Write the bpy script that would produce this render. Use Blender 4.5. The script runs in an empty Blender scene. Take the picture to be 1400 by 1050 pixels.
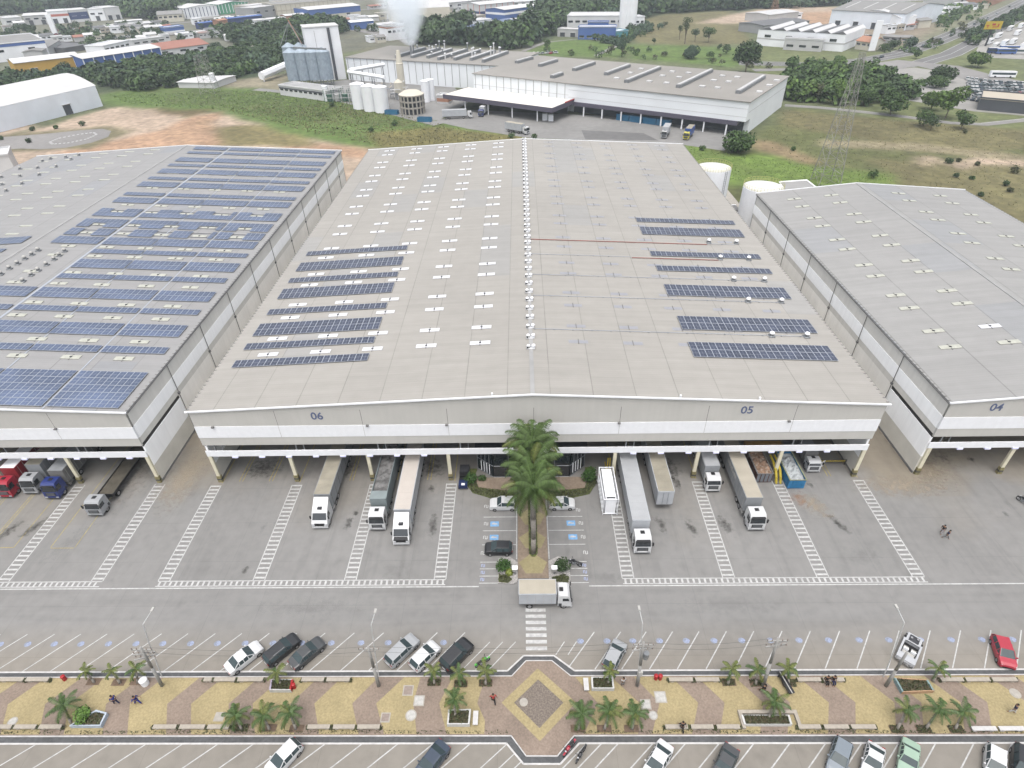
import bpy, math, random
import numpy as np
from mathutils import Vector, Matrix
random.seed(11); rng = np.random.default_rng(11)
S = bpy.context.scene; COL = S.collection; PI = math.pi
# ------------------------------------------------------------------ camera, world, sun, exposure
CAMH = 66.0; FPX = 818.52
PITCH, ROLL, YAW = 0.641567, -0.0253583, -0.0226662
_F = Vector((math.sin(YAW)*math.cos(PITCH), math.cos(YAW)*math.cos(PITCH), -math.sin(PITCH)))
_r0 = Vector((math.cos(YAW), -math.sin(YAW), 0)); _u0 = _r0.cross(_F)
_R = _r0*math.cos(ROLL)+_u0*math.sin(ROLL); _U = -_r0*math.sin(ROLL)+_u0*math.cos(ROLL)
cd = bpy.data.cameras.new('camera'); cam = bpy.data.objects.new('camera', cd); COL.objects.link(cam)
M3 = Matrix((_R, _U, -_F)).transposed()
cam.matrix_world = Matrix.Translation((0, 0, CAMH)) @ M3.to_4x4()
cd.sensor_width = 36; cd.lens = FPX/1400*36; cd.clip_start = 0.5; cd.clip_end = 6000
S.camera = cam
w = bpy.data.worlds.new('World'); S.world = w; w.use_nodes = True
nt = w.node_tree; bg = nt.nodes['Background']; sky = nt.nodes.new('ShaderNodeTexSky')
sky.sky_type = 'NISHITA'; sky.sun_disc = False
SUN_EL, SUN_AZ = math.radians(72), math.radians(188)
sky.sun_elevation = SUN_EL; sky.sun_rotation = SUN_AZ; sky.air_density = 1.0; sky.dust_density = 8.0; sky.ozone_density = 1.0
hs = nt.nodes.new('ShaderNodeHueSaturation'); hs.inputs['Saturation'].default_value = .42   # overcast
nt.links.new(sky.outputs[0], hs.inputs['Color']); nt.links.new(hs.outputs[0], bg.inputs[0]); bg.inputs[1].default_value = 0.15
sl = bpy.data.lights.new('sun', 'SUN'); sl.energy = 0.7; sl.angle = math.radians(140); sl.color = (1, .96, .9)
so = bpy.data.objects.new('sun', sl); COL.objects.link(so)
sd = Vector((math.sin(SUN_AZ)*math.cos(SUN_EL), math.cos(SUN_AZ)*math.cos(SUN_EL), math.sin(SUN_EL)))
so.rotation_euler = sd.to_track_quat('Z', 'Y').to_euler(); so.location = (0, 0, 300)
S.view_settings.view_transform = 'Standard'; S.view_settings.look = 'None'
S.view_settings.exposure = 0.86; S.view_settings.gamma = 1
S.render.engine = 'CYCLES'; S.cycles.volume_bounces = 4; S.cycles.diffuse_bounces = 6
# ------------------------------------------------------------------ measuring helpers
def at(u, v, z=0.0):
    "point of the place at height z seen at photo pixel u,v"
    d = _R*((u-700)/FPX)+_U*((525-v)/FPX)+_F
    t = (z-CAMH)/d.z
    return Vector((d.x*t, d.y*t, z))
def topz(p, v):
    "height over ground point p that reaches photo row v"
    lo, hi = 0., 120.
    for i in range(40):
        m = (lo+hi)/2; q = Vector((p[0], p[1], m-CAMH))
        if 525-FPX*q.dot(_U)/q.dot(_F) > v: lo = m
        else: hi = m
    return m
ORD = ['first', 'second', 'third', 'fourth', 'fifth', 'sixth', 'seventh', 'eighth', 'ninth', 'tenth', 'eleventh', 'twelfth', 'thirteenth',
       'fourteenth', 'fifteenth', 'sixteenth', 'seventeenth', 'eighteenth', 'nineteenth', 'twentieth']
# ------------------------------------------------------------------ materials
MATS = {}
ALB = .62
FULL = {'white_paint', 'white_cladding', 'grey_cladding', 'concrete_panel', 'lower_wall_buff', 'factory_white', 'lilac_lamp_cover', 'cream_column_paint', 'silo_steel', 'canopy_fascia', 'dark_glass', 'car_glass'}
def mat(name, col, rough=.7, var=.12, scale=1.5, metal=0., bump=0., spec=.3, island=0., coord='Object', detail=4, var2=0., scale2=.05, trans=0., streak=0.):
    if name in MATS: return MATS[name]
    m = bpy.data.materials.new(name); m.use_nodes = True; MATS[name] = m
    n = m.node_tree.nodes; L = m.node_tree.links; b = n['Principled BSDF']
    b.inputs['Roughness'].default_value = rough; b.inputs['Metallic'].default_value = metal
    b.inputs['Specular IOR Level'].default_value = spec
    tc = n.new('ShaderNodeTexCoord')
    if coord == 'World':
        g = n.new('ShaderNodeNewGeometry'); cs = g.outputs['Position']
    else: cs = tc.outputs['Object']
    no = n.new('ShaderNodeTexNoise'); no.inputs['Scale'].default_value = scale; no.inputs['Detail'].default_value = detail
    L.new(cs, no.inputs['Vector'])
    mx = n.new('ShaderNodeMix'); mx.data_type = 'RGBA'
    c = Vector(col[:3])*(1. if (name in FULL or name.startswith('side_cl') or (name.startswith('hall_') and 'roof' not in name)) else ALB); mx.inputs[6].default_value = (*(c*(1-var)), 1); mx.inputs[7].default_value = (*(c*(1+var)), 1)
    rp = n.new('ShaderNodeMapRange'); rp.inputs[1].default_value = .3; rp.inputs[2].default_value = .7
    L.new(no.outputs[0], rp.inputs[0]); L.new(rp.outputs[0], mx.inputs[0]); out = mx.outputs[2]
    if var2:
        n2 = n.new('ShaderNodeTexNoise'); n2.inputs['Scale'].default_value = scale2; n2.inputs['Detail'].default_value = 5
        L.new(cs, n2.inputs['Vector'])
        r2 = n.new('ShaderNodeMapRange'); r2.inputs[1].default_value = .3; r2.inputs[2].default_value = .7; r2.inputs[3].default_value = 1-var2; r2.inputs[4].default_value = 1+var2
        L.new(n2.outputs[0], r2.inputs[0])
        h = n.new('ShaderNodeVectorMath'); h.operation = 'SCALE'; L.new(out, h.inputs[0]); L.new(r2.outputs[0], h.inputs['Scale']); out = h.outputs[0]
    if streak:
        mp = n.new('ShaderNodeMapping'); mp.inputs['Scale'].default_value = (1.7, 1.7, .09); L.new(cs, mp.inputs[0])
        n4 = n.new('ShaderNodeTexNoise'); n4.inputs['Scale'].default_value = 1.; n4.inputs['Detail'].default_value = 5; L.new(mp.outputs[0], n4.inputs['Vector'])
        r4 = n.new('ShaderNodeMapRange'); r4.inputs[1].default_value = .35; r4.inputs[2].default_value = .7; r4.inputs[3].default_value = 1; r4.inputs[4].default_value = 1-streak
        L.new(n4.outputs[0], r4.inputs[0]); h = n.new('ShaderNodeVectorMath'); h.operation = 'SCALE'; L.new(out, h.inputs[0]); L.new(r4.outputs[0], h.inputs['Scale']); out = h.outputs[0]
    if island:
        g = n.new('ShaderNodeNewGeometry'); r3 = n.new('ShaderNodeMapRange'); r3.inputs[3].default_value = 1-island; r3.inputs[4].default_value = 1+island
        L.new(g.outputs['Random Per Island'], r3.inputs[0])
        h = n.new('ShaderNodeVectorMath'); h.operation = 'SCALE'; L.new(out, h.inputs[0]); L.new(r3.outputs[0], h.inputs['Scale']); out = h.outputs[0]
    L.new(out, b.inputs['Base Color'])
    if bump:
        bp = n.new('ShaderNodeBump'); bp.inputs['Strength'].default_value = bump; bp.inputs['Distance'].default_value = .1
        L.new(no.outputs[0], bp.inputs['Height']); L.new(bp.outputs[0], b.inputs['Normal'])
    if trans: b.inputs['Transmission Weight'].default_value = trans
    return m
def H(r, g, b):   # sRGB seen as a paint colour -> linear
    f = lambda c: (c/255/12.92) if c/255 <= .04045 else ((c/255+.055)/1.055)**2.4
    return (f(r), f(g), f(b))
WHITE = mat('white_paint', (.63, .65, .68), .5, .03, streak=.035); WHITE2 = mat('white_cladding', (.66, .68, .71), .55, .05, .3, streak=.06)
OFFW = mat('dirty_white', (.5, .5, .48), .6, .1, 1); BLACK = mat('black_paint', (.012, .012, .014), .4, .1, spec=.5)
DARK = mat('dark_grey', (.05, .052, .06), .6, .15); MIDG = mat('mid_grey', (.2, .2, .2), .7, .12)
GREYW = mat('grey_cladding', (.40, .398, .38), .6, .04, .25, streak=.045); CONC = mat('concrete', (.42, .4, .36), .85, .12, 2, bump=.2)
CONC_P = mat('concrete_panel', (.74, .73, .7), .75, .05, .3, var2=.05, scale2=.08, streak=.06)  # base colour raised to offset the shade on the alley walls
GLASS = mat('dark_glass', (.012, .016, .02), .08, .1, spec=.8); GLASS2 = mat('car_glass', (.03, .045, .05), .25, .1, spec=.35)
TYRE = mat('tyre_rubber', (.015, .015, .015), .85); RIM = mat('rim_metal', (.45, .45, .46), .3, .05, metal=.7)
CHROME = mat('chrome', (.6, .6, .6), .2, .02, metal=.9); STEEL = mat('galvanised_steel', (.3, .32, .34), .45, .1, 2, metal=.4)
LAMPW = mat('headlight_lens', (.6, .62, .65), .15, .02); LAMPR = mat('taillight_lens', (.35, .02, .02), .2, .05)
YEL = mat('yellow_paint', (.55, .42, .05), .6, .1, 3); RED = mat('red_paint', (.42, .02, .025), .4, .1); BLUEM = mat('blue_paint', (.03, .09, .36), .5, .1)
LEAF = mat('palm_leaf', (.07, .125, .034), .5, .15, 2, island=.4); LEAFY = mat('palm_leaf_light', (.13, .16, .04), .5, .2, 2, island=.4)
BARK = mat('bark', (.17, .14, .11), .9, .25, 4, bump=.4); PBARK = mat('palm_trunk', (.3, .28, .25), .85, .2, 5, bump=.3)
WIREM = mat('wire', (.08, .08, .08), .6)
# ------------------------------------------------------------------ mesh builder
class MB:
    def __init__(s): s.v = []; s.f = []; s.m = []; s.mats = []
    def mi(s, m):
        if m not in s.mats: s.mats.append(m)
        return s.mats.index(m)
    def add(s, vs, fs, m):
        o = len(s.v); s.v += [tuple(p) for p in vs]; k = s.mi(m)
        for f in fs: s.f.append(tuple(i+o for i in f)); s.m.append(k)
        return s
    def box(s, x0, x1, y0, y1, z0, z1, m, rz=0, piv=None):
        vs = [(x, y, z) for z in (z0, z1) for x, y in ((x0, y0), (x1, y0), (x1, y1), (x0, y1))]
        if rz:
            p = piv or ((x0+x1)/2, (y0+y1)/2); c, n = math.cos(rz), math.sin(rz)
            vs = [(p[0]+(x-p[0])*c-(y-p[1])*n, p[1]+(x-p[0])*n+(y-p[1])*c, z) for x, y, z in vs]
        return s.add(vs, [(3, 2, 1, 0), (4, 5, 6, 7), (0, 1, 5, 4), (1, 2, 6, 5), (2, 3, 7, 6), (3, 0, 4, 7)], m)
    def prism(s, poly, z0, z1, m, bottom=True):
        n = len(poly); vs = [(p[0], p[1], z0) for p in poly]+[(p[0], p[1], z1) for p in poly]
        fs = [tuple(range(n, 2*n))]+[(i, (i+1) % n, (i+1) % n+n, i+n) for i in range(n)]
        if bottom: fs.append(tuple(range(n-1, -1, -1)))
        return s.add(vs, fs, m)
    def sheet(s, poly, z, m): return s.add([(p[0], p[1], z) for p in poly], [tuple(range(len(poly)))], m)
    def cyl(s, p0, p1, r0, r1, n, m, caps=True):
        p0 = Vector(p0); p1 = Vector(p1); d = (p1-p0)
        if d.length < 1e-6: return s
        q = d.to_track_quat('Z', 'Y'); a = q @ Vector((1, 0, 0)); b = q @ Vector((0, 1, 0))
        vs = []
        for p, r in ((p0, r0), (p1, r1)):
            for i in range(n):
                t = 2*PI*i/n; vs.append(p+a*(r*math.cos(t))+b*(r*math.sin(t)))
        fs = [(i, (i+1) % n, (i+1) % n+n, i+n) for i in range(n)]
        if caps: fs += [tuple(range(n-1, -1, -1)), tuple(range(n, 2*n))]
        return s.add(vs, fs, m)
    def tube(s, pts, rs, n, m):
        for i in range(len(pts)-1): s.cyl(pts[i], pts[i+1], rs[i], rs[i+1], n, m, True)
        return s
    def dome(s, c, r, h, n, m, k=4):
        vs = []; fs = []
        for j in range(k):
            a = j/k*PI/2
            for i in range(n):
                t = 2*PI*i/n; vs.append((c[0]+r*math.cos(a)*math.cos(t), c[1]+r*math.cos(a)*math.sin(t), c[2]+h*math.sin(a)))
        vs.append((c[0], c[1], c[2]+h))
        for j in range(k-1):
            for i in range(n): fs.append((j*n+i, j*n+(i+1) % n, (j+1)*n+(i+1) % n, (j+1)*n+i))
        for i in range(n): fs.append(((k-1)*n+i, (k-1)*n+(i+1) % n, k*n))
        return s.add(vs, fs, m)
    def mesh(s, name, smooth=False):
        me = bpy.data.meshes.new(name); me.from_pydata([tuple(v) for v in s.v], [], s.f)
        for m in s.mats: me.materials.append(m)
        me.polygons.foreach_set('material_index', s.m)
        if smooth: me.polygons.foreach_set('use_smooth', [True]*len(s.f))
        me.update(); return me
    def build(s, name, parent=None, smooth=False, **k):
        return place(s.mesh(name, smooth), name, parent, **k)
KIDS = {}
def place(me, name, parent=None, loc=None, rz=None):
    o = bpy.data.objects.new(name, me); COL.objects.link(o)
    if parent: o.parent = parent; KIDS.setdefault(parent.name, []).append(o)
    if loc is not None: o.location = loc
    if rz is not None: o.rotation_euler = (0, 0, rz)
    return o
def tag(o, label, cat, group=None, kind=None):
    if label: o['label'] = label
    if cat: o['category'] = cat
    if group: o['group'] = group
    if kind: o['kind'] = kind
    return o
def thing(name, label, cat, loc=(0, 0, 0), rz=0, group=None):
    o = bpy.data.objects.new(name, None); COL.objects.link(o); o.location = loc; o.rotation_euler = (0, 0, rz)
    o.empty_display_size = .3
    return tag(o, label, cat, group)
def struct(o, kind='structure'): o['kind'] = kind; return o
def copy_tree(o, parent=None, loc=None, rz=None, label=None, sc=None):
    c = o.copy(); COL.objects.link(c); c.parent = parent
    if loc is not None: c.location = loc
    if rz is not None: c.rotation_euler = (0, 0, rz)
    if sc is not None: c.scale = (sc, sc, sc)
    if label: c['label'] = label
    if parent: KIDS.setdefault(parent.name, []).append(c)
    for ch in list(KIDS.get(o.name, [])): copy_tree(ch, c)
    return c
def strip(mb, p, q, wd, z, m):
    p = Vector(p[:2]); q = Vector(q[:2]); d = (q-p).normalized(); n = Vector((-d.y, d.x))*wd/2
    mb.sheet([p+n, p-n, q-n, q+n][::-1] if False else [p-n, q-n, q+n, p+n], z, m)
# ------------------------------------------------------------------ the ground
def vn(x, y, sc, seed=0):
    x = np.asarray(x)/sc+seed*17.3; y = np.asarray(y)/sc+seed*9.1; xi = np.floor(x); yi = np.floor(y); fx = x-xi; fy = y-yi
    fx = fx*fx*(3-2*fx); fy = fy*fy*(3-2*fy)
    h = lambda a, b: np.modf(np.abs(np.sin(a*127.1+b*311.7)*43758.5453))[0]
    return (h(xi, yi)*(1-fx)+h(xi+1, yi)*fx)*(1-fy)+(h(xi, yi+1)*(1-fx)+h(xi+1, yi+1)*fx)*fy
def fbm(x, y, sc, seed=0): return vn(x, y, sc, seed)*.55+vn(x, y, sc/2.3, seed+1)*.28+vn(x, y, sc/5.1, seed+2)*.17
def inpoly(px, py, poly):
    ins = np.zeros(px.shape, bool); n = len(poly)
    for i in range(n):
        x0, y0 = poly[i][:2]; x1, y1 = poly[(i+1) % n][:2]
        if y0 == y1: continue
        c = ((y0 > py) != (y1 > py)) & (px < (x1-x0)*(py-y0)/(y1-y0)+x0); ins ^= c
    return ins
PX = lambda *uv: [at(u, v) for u, v in uv]
EARTH = (.40, .265, .175); EARTH2 = (.44, .35, .27); GRS = (.105, .168, .04); GRB = (.14, .215, .045); OLV = (.11, .125, .046); DRY = (.155, .142, .068)
TOWN = (.15, .155, .12); CONCR = (.30, .295, .28); DGRN = (.05, .075, .035)
zones = [   # ground cover as it lies round the estate
    (PX((0, -20), (760, -20), (740, 60), (700, 75), (480, 70), (380, 100), (360, 90), (120, 112), (0, 120)), TOWN, 8, .3),
    (PX((0, 100), (160, 92), (350, 72), (400, 60), (380, 110), (300, 108), (140, 128), (0, 140)), DGRN, 6, .2),
    (PX((560, 60), (760, 20), (870, -10), (1040, -10), (1020, 20), (870, 32), (760, 50), (715, 66)), DGRN, 5, .2),
    (PX((720, 70), (760, 54), (840, 55), (860, 60), (850, 78), (720, 76)), GRS, 3, .12),
    (PX((855, 34), (900, 20), (1000, 14), (1030, 60), (940, 62), (870, 58)), DRY, 5, .25),
    (PX((860, 60), (1000, 64), (1040, 80), (1000, 92), (860, 80)), GRS, 4, .2),
    (PX((950, 32), (1000, 20), (1060, 8), (1190, 10), (1130, 36), (1000, 32)), EARTH2, 3, .15),
    (PX((1090, 18), (1165, 14), (1130, 34), (1100, 32)), EARTH, 2, .15),
    (PX((1030, 62), (1200, 72), (1290, 50), (1400, 30), (1400, 200), (1200, 160), (1030, 110)), (.14, .165, .07), 4, .2),
    (PX((1250, -20), (1420, -20), (1420, 40), (1260, 60), (1220, 50)), (.19, .2, .13), 5, .3),
    (PX((1130, 38), (1290, 30), (1250, 60), (1190, 66)), (.26, .22, .17), 3, .2),
    # right hillside
    (PX((1035, 182), (1090, 145), (1420, 195), (1420, 420), (1115, 300), (930, 290), (930, 200)), OLV, 4, .25),
    (PX((1075, 150), (1250, 165), (1420, 178), (1420, 205), (1300, 208), (1180, 190), (1065, 172)), DRY, 3, .3),
    (PX((1120, 190), (1260, 196), (1420, 215), (1420, 222), (1250, 206), (1120, 200)), (.27, .235, .15), 1.5, .2),
    (PX((1180, 215), (1420, 225), (1420, 330), (1230, 280), (1225, 240)), DRY, 4, .35),
    (PX((1245, 215), (1275, 212), (1290, 222), (1260, 228)), EARTH2, 1.5, .3),
    (PX((1300, 222), (1330, 218), (1335, 228), (1305, 232)), EARTH2, 1.2, .3),
    (PX((1330, 215), (1420, 222), (1420, 228), (1335, 224)), EARTH2, 1.2, .4),
    (PX((935, 198), (990, 208), (1060, 214), (1120, 228), (1225, 238), (1230, 262), (1100, 262), (940, 250)), GRB, 2, .15),
    (PX((1030, 190), (1060, 195), (1120, 218), (1115, 226), (1060, 212), (1030, 205)), (.25, .19, .11), 1.5, .2),
    # earthworks and the green slope on the left
    (PX((-40, 200), (40, 180), (140, 150), (165, 146), (240, 150), (330, 160), (420, 180), (520, 205), (520, 320), (-40, 330)), EARTH2, 3, .15),
    (PX((20, 225), (120, 200), (220, 178), (250, 163), (300, 152), (290, 180), (300, 200), (180, 215), (60, 240)), EARTH, 2.5, .2),
    (PX((395, 190), (500, 202), (520, 220), (380, 205)), EARTH, 2.5, .2),
    (PX((0, 185), (150, 172), (180, 178), (130, 202), (60, 206), (-20, 208)), (.17, .155, .09), 2, .3),
    (PX((290, 175), (345, 170), (420, 185), (430, 200), (300, 200)), (.19, .165, .075), 3, .5),
    (PX((-40, 150), (20, 170), (60, 172), (10, 185), (-40, 195)), EARTH2, 2, .1),
    (PX((136, 130), (200, 119), (350, 121), (480, 134), (600, 162), (720, 184), (720, 205), (505, 202), (430, 190), (330, 163), (300, 150), (255, 160), (215, 150), (165, 146), (142, 142)), GRS, 2.5, .12),
    (PX((200, 122), (350, 126), (470, 142), (560, 164), (580, 175), (420, 165), (300, 145), (230, 140)), (.085, .125, .034), 4, .35),
    (PX((500, 182), (590, 174), (720, 186), (720, 200), (520, 202)), (.17, .155, .055), 2, .3),
    (PX((200, 146), (250, 150), (300, 148), (262, 160), (220, 155)), (.14, .11, .05), 1.5, .4),
    (PX((300, 112), (400, 100), (385, 115), (480, 132), (350, 121), (300, 118)), (.26, .235, .17), 2, .3),
]
def grow(a, b, s0, k):
    r = [a]; s = s0
    while r[-1] < b: r.append(r[-1]+s); s *= k
    return r
xs = grow(0, 250, 2.2, 1.0); xs = xs+[x for x in grow(xs[-1], 1700, 3, 1.035)][1:]; xs = np.array([-x for x in xs[::-1]]+xs[1:])
ys = np.array([-300, -200, -100, 0]+list(grow(60, 260, 2.2, 1))+grow(262, 2600, 2.3, 1.012))
XX, YY = np.meshgrid(xs, ys)
wx = XX+(fbm(XX, YY, 14, 1)-.5)*16; wy = YY+(fbm(XX, YY, 14, 5)-.5)*16
col = np.zeros(XX.shape+(3,)); col[:] = (.12, .14, .07); bigm = fbm(XX, YY, 60, 9)
col *= (.75+.5*bigm)[..., None]
wild = np.zeros(XX.shape)
for poly, c, warp, var in zones:
    k = warp/8.; ins = inpoly(XX+(wx-XX)*k, YY+(wy-YY)*k, poly)
    nz = 1+var*(fbm(XX, YY, 22, int(poly[0][0]) % 7)-.5)*2
    mix = np.clip((fbm(XX, YY, 7, 3)-.5)*var*5, -.5, .5)
    cc = np.array(c)[None, None, :]*nz[..., None]
    cc = cc+(np.array(DRY)-cc)*np.clip(mix, 0, .5)[..., None]
    col = np.where(ins[..., None], cc, col); wild = np.where(ins, 1., wild)
keep = ((YY > 262) | (XX > 112) | (XX < -160)) & (YY > 100)
for q in range(2):
    col[1:-1, 1:-1] = (col[1:-1, 1:-1]*2+col[:-2, 1:-1]+col[2:, 1:-1]+col[1:-1, :-2]+col[1:-1, 2:])/6
ZZ = np.full(XX.shape, -.06)
me = bpy.data.meshes.new('terrain'); ny, nx = XX.shape
me.vertices.add(nx*ny); me.vertices.foreach_set('co', np.stack([XX, YY, ZZ], -1).ravel())
idx = np.arange(nx*ny).reshape(ny, nx); q = np.stack([idx[:-1, :-1], idx[:-1, 1:], idx[1:, 1:], idx[1:, :-1]], -1).reshape(-1, 4)
me.loops.add(q.size); me.loops.foreach_set('vertex_index', q.ravel()); me.polygons.add(len(q)); me.polygons.foreach_set('loop_start', np.arange(len(q))*4)
me.update(calc_edges=True)
ca = me.color_attributes.new('cover', 'FLOAT_COLOR', 'POINT'); ca.data.foreach_set('color', np.concatenate([np.clip(col, 0, 1), np.ones(XX.shape+(1,))], -1).ravel().astype(np.float32))
tm = mat('terrain_cover', (.15, .15, .08), .95, .2, .35, coord='World', detail=8, bump=.5)
n = tm.node_tree.nodes; L = tm.node_tree.links
a = n.new('ShaderNodeAttribute'); a.attribute_name = 'cover'
sc_ = [x for x in n if x.type == 'MIX'][0]; sc_.inputs[6].default_value = (.76, .76, .76, 1); sc_.inputs[7].default_value = (1.28, 1.28, 1.28, 1)
n2 = n.new('ShaderNodeTexNoise'); n2.inputs['Scale'].default_value = .09; n2.inputs['Detail'].default_value = 8; n2.inputs['Roughness'].default_value = .7
ge = n.new('ShaderNodeNewGeometry'); L.new(ge.outputs['Position'], n2.inputs['Vector'])
r2 = n.new('ShaderNodeMapRange'); r2.inputs[1].default_value = .35; r2.inputs[2].default_value = .65; r2.inputs[3].default_value = .8*ALB; r2.inputs[4].default_value = 1.2*ALB; L.new(n2.outputs[0], r2.inputs[0])
m1 = n.new('ShaderNodeVectorMath'); m1.operation = 'MULTIPLY'; L.new(a.outputs['Color'], m1.inputs[0]); L.new(sc_.outputs[2], m1.inputs[1])
m2 = n.new('ShaderNodeVectorMath'); m2.operation = 'SCALE'; L.new(m1.outputs[0], m2.inputs[0]); L.new(r2.outputs[0], m2.inputs['Scale'])
L.new(m2.outputs[0], n['Principled BSDF'].inputs['Base Color'])
me.materials.append(tm); struct(place(me, 'terrain'))
# ---- the concrete yard
ym = mat('yard_concrete', (.250, .250, .246), .8, .07, .8, coord='World', detail=8, var2=.09, scale2=.045, bump=.1, spec=.35)
n = ym.node_tree.nodes; L = ym.node_tree.links; B = n['Principled BSDF']
src = B.inputs['Base Color'].links[0].from_socket
g = n.new('ShaderNodeNewGeometry'); sx = n.new('ShaderNodeSeparateXYZ'); L.new(g.outputs['Position'], sx.inputs[0])
def math_(op, a, b=None, c=None):
    q = n.new('ShaderNodeMath'); q.operation = op
    for i, x in enumerate((a, b, c)):
        if x is None: continue
        if isinstance(x, (int, float)): q.inputs[i].default_value = x
        else: L.new(x, q.inputs[i])
    return q.outputs[0]
# warm dust lying in the lanes between the warehouses and close to the docks
nz = n.new('ShaderNodeTexNoise'); nz.inputs['Scale'].default_value = .06; nz.inputs['Detail'].default_value = 6; L.new(g.outputs['Position'], nz.inputs['Vector'])
dY = math_('SUBTRACT', sx.outputs['Y'], 58); dY = math_('MULTIPLY', dY, .05); near = math_('ADD', dY, math_('MULTIPLY', math_('SUBTRACT', nz.outputs[0], .5), 2.6))
near = math_('MINIMUM', math_('MAXIMUM', near, 0.), 1.)
plz = n.new('ShaderNodeMapRange'); plz.inputs[1].default_value = 41; plz.inputs[2].default_value = 36; plz.inputs[4].default_value = .55; L.new(sx.outputs['Y'], plz.inputs[0])
aly = math_('MULTIPLY', math_('GREATER_THAN', sx.outputs['Y'], 60), math_('ADD', math_('MULTIPLY', math_('GREATER_THAN', sx.outputs['X'], -56), math_('LESS_THAN', sx.outputs['X'], -46)), math_('GREATER_THAN', sx.outputs['X'], 49)))
wm = math_('MINIMUM', math_('ADD', math_('ADD', math_('MULTIPLY', near, .6), plz.outputs[0]), math_('MULTIPLY', aly, math_('MULTIPLY', near, 1.2))), 1.3)
mx = n.new('ShaderNodeMix'); mx.data_type = 'RGBA'; mx.blend_type = 'MULTIPLY'; L.new(wm, mx.inputs[0]); L.new(src, mx.inputs[6]); mx.inputs[7].default_value = (1.06, .94, .76, 1)
# joints
def joint(sock, per):
    f = math_('FRACT', math_('DIVIDE', sock, per)); return math_('LESS_THAN', math_('ABSOLUTE', math_('SUBTRACT', f, .5)), .0035)
jt = math_('MAXIMUM', joint(sx.outputs['X'], 6.0), joint(sx.outputs['Y'], 6.6))
m3 = n.new('ShaderNodeMix'); m3.data_type = 'RGBA'; m3.blend_type = 'MULTIPLY'; L.new(math_('MULTIPLY', jt, .35), m3.inputs[0]); L.new(mx.outputs[2], m3.inputs[6]); m3.inputs[7].default_value = (.5, .5, .5, 1)
# tyre tracks worn into the bays and along the road
def tracks(scale, lo, hi, k0, a0, a1):
    mp = n.new('ShaderNodeMapping'); mp.inputs['Scale'].default_value = scale; L.new(g.outputs['Position'], mp.inputs[0]); q = n.new('ShaderNodeTexNoise'); q.inputs['Scale'].default_value = 1; q.inputs['Detail'].default_value = 6; L.new(mp.outputs[0], q.inputs['Vector'])
    r_ = n.new('ShaderNodeMapRange'); r_.inputs[1].default_value = lo; r_.inputs[2].default_value = hi; r_.inputs[4].default_value = k0; L.new(q.outputs[0], r_.inputs[0])
    z_ = math_('MULTIPLY', math_('GREATER_THAN', sx.outputs['Y'], a0), math_('LESS_THAN', sx.outputs['Y'], a1)); return math_('MULTIPLY', r_.outputs[0], z_)
tk = math_('ADD', tracks((.85, .05, 1), .5, .72, .13, 46.6, 85), tracks((.045, .7, 1), .5, .72, .11, 39.4, 45.4))
tk = math_('ADD', tk, tracks((.5, .4, 1), .6, .75, .12, 20, 90))
hs3 = n.new('ShaderNodeVectorMath'); hs3.operation = 'SCALE'; L.new(m3.outputs[2], hs3.inputs[0]); L.new(math_('SUBTRACT', 1, tk), hs3.inputs['Scale']); L.new(hs3.outputs[0], B.inputs['Base Color'])
b = MB(); b.sheet([(-210, -90), (170, -90), (170, 150), (112, 150), (112, 160), (58, 160), (58, 192), (-160, 192), (-210, 150)], 0, ym); struct(b.build('yard'))
PAINT = mat('road_paint_white', (.52, .53, .53), .6, .2, 2.5, coord='World', detail=8, var2=.08, scale2=.3)
PAINTY = mat('road_paint_yellow', (.40, .33, .12), .7, .25, 2, coord='World', detail=8); PAINTB = mat('road_paint_blue', (.2, .42, .72), .6, .15, 3, coord='World')
PAINTB2 = mat('road_paint_pale_blue', (.36, .42, .62), .6, .1, 3, coord='World')
def lines(name, segs, wd, z=.005, m=None):
    b = MB()
    for i, (p, q) in enumerate(segs): strip(b, p, q, wd, z, m or PAINT)
    return struct(b.build(name))
def ladder(x0, x1, y0, y1, step, vert=True):
    "two rails and rungs"
    s = []; wd = .16
    if vert:
        s += [((x0, y0), (x0, y1)), ((x1, y0), (x1, y1))]; y = y0+step/2
        while y < y1-.1: s.append(((x0+.085, y), (x1-.085, y))); y += step
    else:
        s += [((x0, y0), (x1, y0)), ((x0, y1), (x1, y1))]; x = x0+step/2
        while x < x1-.1: s.append(((x, y0+.085), (x, y1-.085))); x += step
    return s
LAD = [-47.6, -35.2, -23.3, -11.7, 12.4, 25.2, 37.1, 49.1]
b = MB()
def lad(x0, x1, y0, y1, step, vert=True, wd=.13):
    for p, q in ladder(x0, x1, y0, y1, step, vert):
        wr = wd if (abs(p[1]-q[1]) > 3 or abs(p[0]-q[0]) > 3) else .27
        strip(b, p, q, wr, .005, PAINT)
for x in LAD: lad(x, x+1.5, 46.6, 63.4, .74)
for x0, x1 in ((-47.6, -10.2), (12.4, 50.6)): lad(x0, x1, 45.75, 46.5, .72, False)
for x in (-56.4, -68.8, -80.9): lad(x, x+1.5, 46.6, 63.8, .74)
lad(-92, -54.9, 45.75, 46.5, .72, False)
struct(b.build('bay_markings'))
b = MB(); strip(b, (-120, 45.45), (-5.9, 45.45), .16, .008, PAINT); strip(b, (8.1, 45.45), (110, 45.45), .16, .008, PAINT); struct(b.build('road_edge_line'))
b = MB()
for x in (-1.0+i*0 for i in range(1)): pass
for i in range(7): b.sheet([(0.0, 36.95+i*.82), (2.45, 36.95+i*.82), (2.45, 37.4+i*.82), (0, 37.4+i*.82)], .005, PAINT)
struct(b.build('crosswalk_markings'))
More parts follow.
